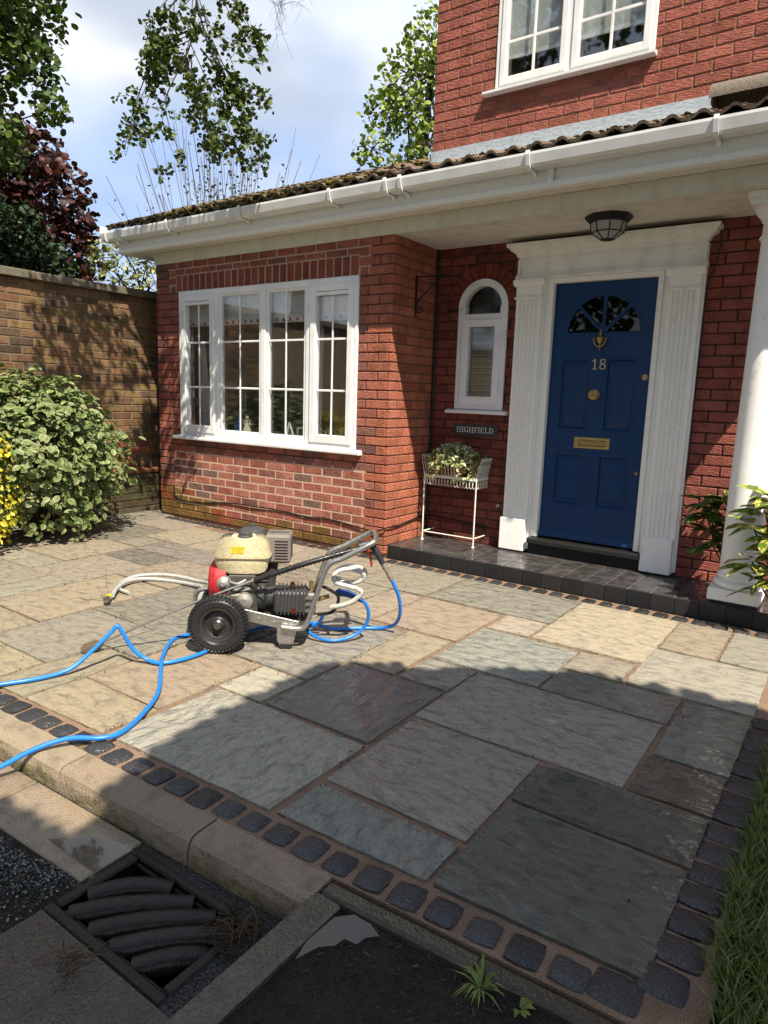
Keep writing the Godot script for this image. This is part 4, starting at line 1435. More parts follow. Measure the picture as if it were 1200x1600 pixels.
func build_ground() -> void:
	hgt.seed = 3
	hgt.frequency = 0.1
	hgt.fractal_octaves = 3
	# --- far ground
	var b := MB.new()
	b.col = L(0.10, 0.11, 0.06)
	for q in [[-200.0, 200.0, -200.0, -0.9], [-200.0, -3.2, -0.9, 3.2], [3.1, 200.0, -0.9, 3.2], [-200.0, 200.0, 8.5, 200.0]]:
		b.quad(Vector3(q[0], -0.14, q[2]), Vector3(q[1], -0.14, q[2]), Vector3(q[1], -0.14, q[3]), Vector3(q[0], -0.14, q[3]), Vector3.UP)
	b.quad(Vector3(-3.2, -0.141, -0.9), Vector3(3.1, -0.141, -0.9), Vector3(3.1, -0.141, 3.2), Vector3(-3.2, -0.141, 3.2), Vector3.UP)
	var gr := setting("ground")
	put(gr, "earth", b, M.ground)
	# --- patio: jointing sand with slabs and setts set in it
	var patio := setting("patio", "sandstone slab patio edged with dark stone setts")
	b = MB.new()
	b.col = L(0.30, 0.20, 0.138)
	b.box(Vector3(-3.24, -0.1, -0.02), Vector3(3.02, -0.013, 3.04))
	b.box(Vector3(-3.24, -0.1, -0.9), Vector3(-2.945, -0.0095, -0.021))
	for q in [[-0.0125, -0.0128], [-0.06, -0.06]]:
		b.quad(Vector3(-3.2, q[0], 3.03), Vector3(3.02, q[0], 3.03), Vector3(3.02, q[1], 3.15), Vector3(-3.2, q[1], 3.45), Vector3.UP)
	b.quad(Vector3(3.02, -0.0128, 3.15), Vector3(-3.2, -0.0128, 3.45), Vector3(-3.2, -0.1, 3.45), Vector3(3.02, -0.1, 3.15), Vector3(0, 0, 1))
	put(patio, "jointing", b, M.sand, "orange-brown jointing between the slabs")
	var buff := L(0.47, 0.385, 0.25)
	var tan := L(0.45, 0.33, 0.225)
	var grey := L(0.30, 0.295, 0.255)
	var green := L(0.36, 0.39, 0.345)
	var dark := L(0.17, 0.18, 0.168)
	var plum := L(0.275, 0.24, 0.205)
	var slate := L(0.155, 0.18, 0.17)
	var brown := L(0.20, 0.15, 0.10)
	var pale := L(0.50, 0.465, 0.36)
	# x0, x1, z0, z1 (0: runs to the front edge), tone, wetness, grain
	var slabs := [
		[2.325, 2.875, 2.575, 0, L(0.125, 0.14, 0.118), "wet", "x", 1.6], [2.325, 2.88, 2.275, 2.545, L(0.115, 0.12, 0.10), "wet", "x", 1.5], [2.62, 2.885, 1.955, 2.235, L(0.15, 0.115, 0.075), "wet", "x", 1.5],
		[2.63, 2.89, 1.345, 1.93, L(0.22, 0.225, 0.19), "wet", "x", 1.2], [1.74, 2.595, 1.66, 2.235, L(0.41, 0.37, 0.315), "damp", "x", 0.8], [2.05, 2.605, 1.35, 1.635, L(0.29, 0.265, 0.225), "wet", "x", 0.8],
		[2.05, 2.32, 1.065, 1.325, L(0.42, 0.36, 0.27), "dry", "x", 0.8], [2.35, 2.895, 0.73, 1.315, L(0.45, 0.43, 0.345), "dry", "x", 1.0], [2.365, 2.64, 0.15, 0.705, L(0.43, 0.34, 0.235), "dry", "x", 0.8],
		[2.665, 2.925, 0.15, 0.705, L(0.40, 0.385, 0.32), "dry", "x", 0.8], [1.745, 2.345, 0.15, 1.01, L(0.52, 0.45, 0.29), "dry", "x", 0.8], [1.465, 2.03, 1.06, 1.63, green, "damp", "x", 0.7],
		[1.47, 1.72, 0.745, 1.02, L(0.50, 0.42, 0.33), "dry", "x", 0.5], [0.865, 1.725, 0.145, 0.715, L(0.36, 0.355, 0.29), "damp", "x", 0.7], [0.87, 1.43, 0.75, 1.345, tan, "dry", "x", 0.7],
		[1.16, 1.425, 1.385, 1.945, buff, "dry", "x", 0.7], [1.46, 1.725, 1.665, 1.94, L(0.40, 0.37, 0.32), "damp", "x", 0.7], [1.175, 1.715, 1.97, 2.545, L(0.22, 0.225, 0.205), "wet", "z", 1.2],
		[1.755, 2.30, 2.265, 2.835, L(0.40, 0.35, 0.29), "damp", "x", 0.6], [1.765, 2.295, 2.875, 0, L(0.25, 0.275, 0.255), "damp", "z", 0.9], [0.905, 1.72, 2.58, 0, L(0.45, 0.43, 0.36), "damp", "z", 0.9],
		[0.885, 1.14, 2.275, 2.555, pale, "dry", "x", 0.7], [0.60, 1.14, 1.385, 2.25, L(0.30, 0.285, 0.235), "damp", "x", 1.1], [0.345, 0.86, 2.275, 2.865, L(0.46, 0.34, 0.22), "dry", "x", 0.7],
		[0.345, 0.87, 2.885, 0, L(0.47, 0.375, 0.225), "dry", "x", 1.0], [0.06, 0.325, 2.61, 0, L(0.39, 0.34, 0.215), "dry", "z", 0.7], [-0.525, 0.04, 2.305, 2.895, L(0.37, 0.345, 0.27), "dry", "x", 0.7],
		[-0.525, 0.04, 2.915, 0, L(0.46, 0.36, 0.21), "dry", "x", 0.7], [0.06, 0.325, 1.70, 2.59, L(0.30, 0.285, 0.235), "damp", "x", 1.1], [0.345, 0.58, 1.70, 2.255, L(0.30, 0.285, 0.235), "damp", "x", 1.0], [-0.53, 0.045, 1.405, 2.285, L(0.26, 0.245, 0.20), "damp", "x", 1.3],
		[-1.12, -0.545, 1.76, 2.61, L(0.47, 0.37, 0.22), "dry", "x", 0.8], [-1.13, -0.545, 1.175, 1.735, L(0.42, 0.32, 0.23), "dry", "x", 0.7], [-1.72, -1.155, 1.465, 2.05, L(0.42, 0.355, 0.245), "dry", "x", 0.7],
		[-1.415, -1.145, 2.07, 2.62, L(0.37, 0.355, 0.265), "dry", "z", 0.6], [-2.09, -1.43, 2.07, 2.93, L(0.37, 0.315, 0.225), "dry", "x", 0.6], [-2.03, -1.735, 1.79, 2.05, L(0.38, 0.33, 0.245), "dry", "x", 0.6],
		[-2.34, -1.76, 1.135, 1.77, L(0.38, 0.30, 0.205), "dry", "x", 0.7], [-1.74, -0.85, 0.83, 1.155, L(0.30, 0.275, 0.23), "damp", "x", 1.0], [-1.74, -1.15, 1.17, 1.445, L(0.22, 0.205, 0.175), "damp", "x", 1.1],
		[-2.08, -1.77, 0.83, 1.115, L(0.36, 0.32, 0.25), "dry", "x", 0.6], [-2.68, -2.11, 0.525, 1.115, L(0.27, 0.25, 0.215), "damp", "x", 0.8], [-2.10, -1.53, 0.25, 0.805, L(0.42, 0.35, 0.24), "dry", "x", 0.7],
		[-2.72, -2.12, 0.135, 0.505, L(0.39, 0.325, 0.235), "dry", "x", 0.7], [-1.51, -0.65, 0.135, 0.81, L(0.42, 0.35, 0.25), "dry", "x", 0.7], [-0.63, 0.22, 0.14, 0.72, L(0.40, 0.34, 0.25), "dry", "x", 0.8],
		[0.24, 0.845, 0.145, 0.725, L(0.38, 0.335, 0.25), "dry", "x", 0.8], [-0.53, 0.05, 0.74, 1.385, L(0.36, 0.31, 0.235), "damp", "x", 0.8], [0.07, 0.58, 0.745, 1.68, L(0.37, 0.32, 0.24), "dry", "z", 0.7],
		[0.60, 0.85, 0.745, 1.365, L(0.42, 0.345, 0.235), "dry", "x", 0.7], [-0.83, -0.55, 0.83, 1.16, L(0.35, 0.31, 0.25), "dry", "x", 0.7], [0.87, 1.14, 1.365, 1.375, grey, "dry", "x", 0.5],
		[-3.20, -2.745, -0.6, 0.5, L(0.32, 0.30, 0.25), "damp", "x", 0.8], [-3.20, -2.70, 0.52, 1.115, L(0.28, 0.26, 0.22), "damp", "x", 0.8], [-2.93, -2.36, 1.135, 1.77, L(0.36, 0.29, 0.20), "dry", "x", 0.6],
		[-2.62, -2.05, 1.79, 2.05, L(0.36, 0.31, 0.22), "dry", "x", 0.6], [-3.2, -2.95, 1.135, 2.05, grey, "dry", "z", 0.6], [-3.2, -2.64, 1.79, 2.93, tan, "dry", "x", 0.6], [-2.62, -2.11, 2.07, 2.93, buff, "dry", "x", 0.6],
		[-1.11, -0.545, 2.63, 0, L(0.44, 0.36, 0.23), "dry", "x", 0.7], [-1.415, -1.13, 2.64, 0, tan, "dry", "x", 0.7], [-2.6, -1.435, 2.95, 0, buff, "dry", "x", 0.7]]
	for s in slabs:
		if s[3] is float and s[3] > 0 and s[3] - s[2] < 0.05:
			continue
		var za: float = s[3]
		var zb: float = s[3]
		if s[3] < 0.01 and s[2] > 0.5:
			za = zfront(s[0]) - 0.015
			zb = zfront(s[1]) - 0.015
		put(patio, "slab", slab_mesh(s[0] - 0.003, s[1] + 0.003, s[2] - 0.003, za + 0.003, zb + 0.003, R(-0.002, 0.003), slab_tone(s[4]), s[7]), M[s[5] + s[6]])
	# sand and grit swept out of the joints
	var crumb := MB.new()
	crumb.box(Vector3(-1, -0.6, -0.8), Vector3(1, 0.6, 0.8), 0.35)
	var gts := []
	var gcs := []
	for i in 5200:
		var sl = slabs[rng.randi() % slabs.size()]
		var gx := R(sl[0] - 0.012, sl[1] + 0.012)
		var gz := R(sl[2], maxf(sl[3], sl[2] + 0.3))
		var edge := rng.randf()
		if edge < 0.4:
			gx = (sl[0] if rng.randf() < 0.5 else sl[1]) + rng.randfn() * 0.012
		elif edge < 0.8:
			gz = sl[2] + rng.randfn() * 0.012
		if gz < 0.13 or gx < -3.1:
			continue
		var gs := R(0.0007, 0.0022) if rng.randf() < 0.93 else R(0.002, 0.004)
		gts.append(Transform3D(Basis.from_euler(Vector3(R(0, 6), R(0, 6), R(0, 6))).scaled(Vector3(gs, gs, gs)), Vector3(gx, gs * 0.4 + 0.001, gz)))
		gcs.append(vary(L(0.28, 0.185, 0.125), 0.35) if rng.randf() < 0.6 else vary(L(0.035, 0.03, 0.025), 0.4))
	scatter(patio, "grit", crumb.mesh(), M.sand, gts, gcs)
	# setts
	var kinds := []
	for i in 8:
		var mb := sett_mesh(0.094, 0.098, i + 1.0)
		for j in mb.c.size():
			mb.c[j] = L(0.034, 0.034, 0.0355) * (0.75 + 0.09 * i)
		kinds.append(mb.mesh())
	var x := -2.6
	while x < 2.80:
		var o := putm(patio, "sett", kinds[rng.randi() % 8], M.sett)
		o.position = Vector3(x, -0.002 + R(-0.002, 0.002), 3.163 - (x - 1.58) * 0.048)
		o.rotation = Vector3(R(-0.045, 0.045), 0.048 + R(-0.07, 0.07) + (PI if rng.randf() < 0.5 else 0.0), R(-0.045, 0.045))
		o.scale = Vector3(R(0.9, 1.06), 1, R(0.88, 1.05))
		x += 0.111
	for i in 25:
		var o := putm(patio, "sett", kinds[rng.randi() % 8], M.sett)
		o.position = Vector3(0.12 + i * 0.1165, -0.003 + R(-0.002, 0.002), 0.062)
		o.rotation = Vector3(0, R(-0.06, 0.06), 0)
		o.scale = Vector3(R(0.9, 1.0), 1, R(0.85, 0.98))
	for i in 26:
		var o := putm(patio, "sett", kinds[rng.randi() % 8], M.sett)
		o.position = Vector3(-2.86 + i * 0.112, -0.006 + R(-0.002, 0.002), 0.065)
		o.rotation = Vector3(0, R(-0.06, 0.06), 0)
		o.scale = Vector3(R(0.95, 1.08), 1, R(0.9, 1.02))
	var wide := []
	for i in 4:
		var mb := sett_mesh(0.115, 0.105, i + 20.0)
		for j in mb.c.size():
			mb.c[j] = L(0.042, 0.037, 0.036) * (0.8 + 0.12 * i)
		wide.append(mb.mesh())
	for i in 14:
		var o := putm(patio, "sett", wide[rng.randi() % 4], M.sett)
		o.position = Vector3(2.956 - i * 0.0026, -0.001 + R(-0.003, 0.003), 1.37 + i * 0.1165)
		o.rotation = Vector3(R(-0.03, 0.03), R(-0.07, 0.07), R(-0.03, 0.03))
	for q in [[2.83, 3.09], [2.91, 3.0]]:
		var o := putm(patio, "sett", wide[1], M.sett)
		o.position = Vector3(q[0], -0.004, q[1])
	# --- kerb stones
	var kerb := setting("kerb", "worn concrete kerb stones along the road")
	var tr := Transform3D(Basis(Vector3.UP, 0.042), Vector3(1.58, 0, 3.215))
	var ends := [-4.8, -3.4, -2.46, -1.535, -0.62, 0.045, 0.50]
	for i in ends.size() - 1:
		b = MB.new()
		b.col = vary(L(0.30, 0.235, 0.172), 0.07)
		b.T = tr
		var pr := PackedVector2Array([Vector2(0.0, -0.25), Vector2(0.0, -0.012), Vector2(0.085, -0.014), Vector2(0.10, -0.018), Vector2(0.113, -0.03), Vector2(0.122, -0.06), Vector2(0.128, -0.25)])
		b.strip(pr, ends[i] + 0.004, ends[i + 1] - 0.004)
		var ks := put(kerb, "kerb_stone", b, M.concrete)
		# green algae over the lower face, in patches with ragged upper edges
		var al := MB.new()
		al.T = tr
		var cell := 0.011
		var cols := int((ends[i + 1] - ends[i] - 0.02) / cell)
		for k in cols:
			for r in 8:
				var px: float = ends[i] + 0.01 + k * cell
				var py := -0.118 + r * 0.0105
				var cover := hgt.get_noise_2d(px * 60.0, py * 120.0) * 0.9 + R(-0.25, 0.25) + 0.45 - r * 0.1
				if cover < 0.0:
					continue
				al.col = b.col.lerp(vary(L(0.13, 0.125, 0.042), 0.2), clampf(cover * 1.6, 0.15, 0.8))
				var z0 := 0.1222 + (-0.06 - py) * 0.0316 + 0.0006
				var z1 := z0 - 0.0105 * 0.0316
				if py > -0.062:
					z0 = 0.1135 + (-0.03 - py) * 0.30 + 0.0006
					z1 = z0 - 0.0105 * 0.30
				al.quad(Vector3(px, py, z0), Vector3(px + cell, py, z0), Vector3(px + cell, py + 0.0105, z1), Vector3(px, py + 0.0105, z1), Vector3(0, 0, 1))
		put(ks, "algae", al, M.concrete).set_meta("kind", "stuff")
	# --- concrete channel, road, gully surround
	var road := setting("road", "wet asphalt road with concrete channel")
	b = MB.new()
	b.col = L(0.036, 0.036, 0.036)
	var hole := Rect2(1.465, 3.385, 0.485, 0.285)
	for q in [[-200.0, 1.465, 3.30, 8.5], [1.465, 1.95, 3.67, 8.5], [1.95, 2.06, 3.30, 8.5], [1.465, 1.95, 3.30, 3.385]]:
		b.quad(Vector3(q[0], -0.104, q[2]), Vector3(q[1], -0.104, q[2]), Vector3(q[1], -0.104, q[3]), Vector3(q[0], -0.104, q[3]), Vector3.UP)
	put(road, "asphalt", b, M.asphalt)
	var ch := [-4.0, -2.6, -1.2, -0.2, 0.86, 1.44]
	for i in ch.size() - 1:
		b = MB.new()
		b.col = vary(L(0.27, 0.212, 0.15), 0.08)
		var a: float = ch[i]
		var c: float = ch[i + 1]
		b.T = Transform3D(Basis(Vector3.UP, 0.042), Vector3(0, 0, 0))
		b.T.origin = Vector3(1.58, 0, 3.35) - b.T.basis * Vector3(1.58, 0, 0)
		b.box(Vector3(a + 0.004, -0.2, 0.0), Vector3(c - 0.004, -0.094, 0.215), 0.004)
		put(road, "channel_block", b, M.wetconcrete)
	b = MB.new()
	b.col = L(0.055, 0.043, 0.03)
	b.box(Vector3(1.462, -0.2, 3.69), Vector3(2.065, -0.0955, 4.2), 0.004)
	put(road, "channel_block", b, M.wetconcrete)
	b = MB.new()
	b.quad(Vector3(0.2, -0.099, 3.58), Vector3(1.46, -0.099, 3.53), Vector3(1.46, -0.099, 5.0), Vector3(0.2, -0.099, 5.0), Vector3.UP)
	b.quad(Vector3(1.30, -0.0915, 3.42), Vector3(1.45, -0.0915, 3.40), Vector3(1.45, -0.0915, 3.53), Vector3(1.2, -0.0915, 3.53), Vector3.UP)
	var wa := put(road, "water", b, M.water, "shallow water running towards the drain")
	wa.set_meta("kind", "stuff")
	# loose chippings washed along the channel
	var stone := MB.new()
	stone.blob(Vector3.ZERO, Vector3(1, 0.7, 0.85), 6, 4)
	var ts := []
	var cs := []
	for i in 2600:
		var px := R(0.85, 1.5)
		var pz := 3.56 + absf(rng.randfn(0, 0.11)) + 0.05 * sin(px * 7.0)
		if px > 1.44 and pz < 3.7:
			continue
		var s := R(0.0016, 0.0048)
		ts.append(Transform3D(Basis.from_euler(Vector3(R(0, 6), R(0, 6), R(0, 6))).scaled(Vector3(s, s, s)), Vector3(px, -0.099 + s * 0.4, pz)))
		cs.append(vary(L(0.30, 0.29, 0.26), 0.4) if rng.randf() < 0.45 else vary(L(0.08, 0.08, 0.08), 0.4))
	scatter(road, "chippings", stone.mesh(), M.sand, ts, cs)
	gully()
	# --- tarmac apron in front of the setts with its concrete edging
	var apron := setting("driveway", "dark tarmac apron strewn with wet debris")
	b = MB.new()
	b.col = L(0.042, 0.038, 0.033)
	var n := 46
	var P := {}
	for j in n + 1:
		for i in n + 1:
			var px := lerpf(2.13, 4.2, float(i) / n)
			var pz := lerpf(3.16, 5.2, float(j) / n)
			P[[i, j]] = Vector3(px, -0.034 + hgt.get_noise_2d(px * 40.0, pz * 40.0) * 0.007 + hgt.get_noise_2d(px * 140.0, pz * 140.0) * 0.003, pz)
	for j in n:
		for i in n:
			b.quad(P[[i, j]], P[[i + 1, j]], P[[i + 1, j + 1]], P[[i, j + 1]], Vector3.UP)
	put(apron, "tarmac", b, M.soil)
	for q in [[Vector3(2.115, 0, 3.255), PI * 0.5, 0.0, 0.9, 0.092], [Vector3(2.08, 0, 3.232), 0.0, 0.0, 0.46, 0.052], [Vector3(2.53, 0, 3.207), 0.0, 0.0, 0.6, 0.05]]:
		b = MB.new()
		b.col = vary(L(0.08, 0.068, 0.045), 0.1)
		b.T = Transform3D(Basis(Vector3.UP, -q[1] if q[1] > 0.1 else 0.05), q[0])
		b.box(Vector3(q[2] + 0.002, -0.2, -q[4] * 0.5), Vector3(q[3] - 0.002, -0.014, q[4] * 0.5), 0.008)
		put(apron, "edging_stone", b, M.wetconcrete)
	b = MB.new()
	var pud := [Vector2(2.17, 3.30), Vector2(2.205, 3.262), Vector2(2.26, 3.262), Vector2(2.30, 3.28), Vector2(2.275, 3.305), Vector2(2.27, 3.335), Vector2(2.235, 3.34), Vector2(2.23, 3.37), Vector2(2.20, 3.40), Vector2(2.18, 3.46), Vector2(2.165, 3.40)]
	var idx := Geometry2D.triangulate_polygon(PackedVector2Array(pud))
	for t in range(0, idx.size(), 3):
		b.ftri(Vector3(pud[idx[t]].x, -0.0205, pud[idx[t]].y), Vector3(pud[idx[t + 1]].x, -0.0205, pud[idx[t + 1]].y), Vector3(pud[idx[t + 2]].x, -0.0205, pud[idx[t + 2]].y), Vector3.UP)
	var pu := put(apron, "puddle", b, M.water, "small puddle in the corner of the edging")
	pu.set_meta("kind", "stuff")
	# twigs, bark flakes and husks
	var chip := MB.new()
	chip.box(Vector3(-1, -0.12, -0.22), Vector3(1, 0.12, 0.22))
	ts = []
	cs = []
	for i in 5200:
		var px := R(2.2, 3.3)
		var pz := 3.25 + pow(rng.randf(), 1.4) * 0.9
		if i > 4500:
			px = R(1.86, 2.06)
			pz = R(3.36, 3.5) + (px - 1.86) * 0.1
		var s := R(0.0015, 0.006) if rng.randf() < 0.9 else R(0.006, 0.013)
		ts.append(Transform3D(Basis.from_euler(Vector3(R(-0.3, 0.3), R(0, TAU), R(-0.3, 0.3))).scaled(Vector3(s, s * 0.6, s * 0.6)), Vector3(px, (-0.03 if i <= 4500 else R(-0.1, -0.075)) + R(0, 0.004), pz)))
		var k := rng.randf()
		cs.append(vary(L(0.10, 0.06, 0.028), 0.4) if k < 0.2 else vary(L(0.042, 0.03, 0.02), 0.5))
	scatter(apron, "debris", chip.mesh(), M.twig, ts, cs)
	# --- lawn at the right
	var lawn := setting("lawn_bed")
	b = MB.new()
	b.col = L(0.035, 0.03, 0.018)
	b.quad(Vector3(3.015, -0.012, 1.2), Vector3(8.0, 0.02, 1.2), Vector3(8.0, 0.02, 3.12), Vector3(3.015, -0.02, 3.12), Vector3.UP)
	b.quad(Vector3(3.021, -0.012, 0.0), Vector3(8.0, 0.02, 0.0), Vector3(8.0, 0.02, 1.2), Vector3(3.021, -0.012, 1.2), Vector3.UP)
	put(lawn, "earth", b, M.soil)
	var blade := MB.new()
	for i in 3:
		var y0 := i / 3.0
		var y1 := (i + 1) / 3.0
		var w0 := 0.032 * (1.0 - y0 * y0)
		var w1 := 0.032 * (1.0 - y1 * y1)
		blade.quad(Vector3(-w0, y0, 0.35 * y0 * y0), Vector3(w0, y0, 0.35 * y0 * y0), Vector3(w1, y1, 0.35 * y1 * y1), Vector3(-w1, y1, 0.35 * y1 * y1), Vector3(0, 0.3, -1))
	ts = []
	cs = []
	for i in 15000:
		var px := 3.0 + pow(rng.randf(), 1.3) * 0.75
		var pz := R(1.55, 3.1)
		var edge := 2.985 + 0.022 * hgt.get_noise_1d(pz * 60.0) + (0.05 if pz > 2.93 else 0.0)
		if px < edge:
			continue
		var s := R(0.035, 0.085)
		var lean := R(0.1, 0.9)
		ts.append(Transform3D(Basis(Vector3.UP, R(0, TAU)) * Basis(Vector3.RIGHT, lean).scaled(Vector3(s, s, s)), Vector3(px, -0.012, pz)))
		cs.append(vary(L(0.085, 0.13, 0.022), 0.35) if rng.randf() < 0.85 else vary(L(0.2, 0.19, 0.07), 0.3))
	var go := Node3D.new()
	go.name = "grass"
	add_child(go)
	go.set_meta("kind", "stuff")
	go.set_meta("label", "long green grass at the right edge of the patio")
	go.set_meta("category", "grass")
	scatter(go, "grass_blades", blade.mesh(), M.grass, ts, cs)
	# --- weeds at the foot of the edging
	for q in [[Vector3(2.57, -0.03, 3.255), 34, 0.07, "tuft of pale grassy weed growing against the concrete edging", "grass_weed"], [Vector3(2.665, -0.03, 3.25), 9, 0.03, "small broad-leaved weed beside the grassy tuft", "leafy_weed"]]:
		var wd := thing(q[4], q[3], "weed", q[0])
		var mb := MB.new()
		for i in q[1]:
			mb.col = vary(L(0.16, 0.20, 0.055), 0.3)
			var a := R(0, TAU)
			var ln: float = q[2] * R(0.6, 1.3)
			var d := Vector3(cos(a), 0, sin(a))
			var sd := d.cross(Vector3.UP) * (0.0028 if q[1] > 20 else 0.008)
			var lift := R(0.3, 1.0)
			var p0 := d * 0.004
			var p1 := d * ln * 0.5 + Vector3(0, ln * 0.5 * lift, 0)
			var p2 := d * ln + Vector3(0, ln * 0.35 * lift, 0)
			mb.quad(p0 - sd * 0.4, p0 + sd * 0.4, p1 + sd, p1 - sd, Vector3.UP)
			mb.ftri(p1 - sd, p1 + sd, p2, Vector3.UP)
		put(wd, "leaves", mb, M.grass)

func gully() -> void:
	var g := thing("drain_grate", "wet cast-iron drain grate with curved bars set in the road", "drain")
	var iron := L(0.016, 0.012, 0.011)
	var b := MB.new()
	b.col = iron
	b.box(Vector3(1.455, -0.16, 3.375), Vector3(1.96, -0.097, 3.405), 0.006)
	b.box(Vector3(1.455, -0.16, 3.655), Vector3(1.96, -0.097, 3.69), 0.006)
	b.box(Vector3(1.455, -0.1605, 3.405), Vector3(1.49, -0.0975, 3.655), 0.006)
	b.box(Vector3(1.925, -0.1605, 3.405), Vector3(1.96, -0.0975, 3.655), 0.006)
	b.box(Vector3(1.49, -0.15, 3.4052), Vector3(1.925, -0.112, 3.418), 0.004)
	b.box(Vector3(1.49, -0.15, 3.642), Vector3(1.925, -0.112, 3.6548), 0.004)
	put(g, "frame", b, M.iron)
	var arcs := [[Vector2(1.50, 3.575), Vector2(1.57, 3.485), Vector2(1.662, 3.418)], [Vector2(1.52, 3.645), Vector2(1.63, 3.53), Vector2(1.755, 3.418)], [Vector2(1.618, 3.645), Vector2(1.722, 3.535), Vector2(1.845, 3.418)], [Vector2(1.712, 3.645), Vector2(1.812, 3.54), Vector2(1.92, 3.435)], [Vector2(1.808, 3.645), Vector2(1.872, 3.575), Vector2(1.922, 3.52)]]
	for a in arcs:
		b = MB.new()
		b.col = vary(L(0.026, 0.018, 0.0155), 0.15)
		var path := []
		for i in 13:
			var t := i / 12.0
			var p: Vector2 = a[0] * (1 - t) * (1 - t) + (a[1] * 2.0 - (a[0] + a[2]) * 0.5) * 2.0 * t * (1 - t) + a[2] * t * t
			path.append(Vector3(p.x, -0.128 + 0.012 * sin(PI * t), p.y))
		b.tube(path, 0.034, 16)
		put(g, "bar", b, M.iron)
	b = MB.new()
	b.col = L(0.012, 0.011, 0.010)
	b.box(Vector3(1.46, -0.62, 3.38), Vector3(1.955, -0.6, 3.685))
	for q in [[1.45, 1.47, 3.38, 3.69], [1.945, 1.965, 3.38, 3.69]]:
		b.box(Vector3(q[0], -0.62, q[2]), Vector3(q[1], -0.162, q[3]))
	b.box(Vector3(1.47, -0.62, 3.37), Vector3(1.945, -0.162, 3.39))
	b.box(Vector3(1.47, -0.62, 3.672), Vector3(1.945, -0.162, 3.692))
	put(g, "pit", b, M.mortar)
	# roots and twigs caught by the grate
	for q in [[Vector3(1.98, -0.09, 3.44), 26, 0.09, "clump of dark roots and twigs washed against the kerb corner by the drain"], [Vector3(1.70, -0.09, 3.745), 22, 0.08, "straggly dead weed roots lying in front of the drain grate"]]:
		var t := thing("root_clump", q[3], "debris", q[0], "debris washed up by the drain")
		var mb := MB.new()
		for i in q[1]:
			mb.col = vary(L(0.10, 0.065, 0.035), 0.4)
			var pth := []
			var p := Vector3(R(-0.05, 0.05), R(0, 0.02), R(-0.04, 0.04))
			var d := Vector3(R(-1, 1), R(-0.1, 0.5), R(-1, 1)).normalized()
			for j in 5:
				pth.append(p)
				p += d * q[2] * 0.22
				d = (d + Vector3(R(-0.6, 0.6), R(-0.5, 0.3), R(-0.6, 0.6))).normalized()
				p.y = maxf(p.y, -0.004)
			mb.tube(pth, R(0.0008, 0.002), 4, false)
		put(t, "roots", mb, M.twig)

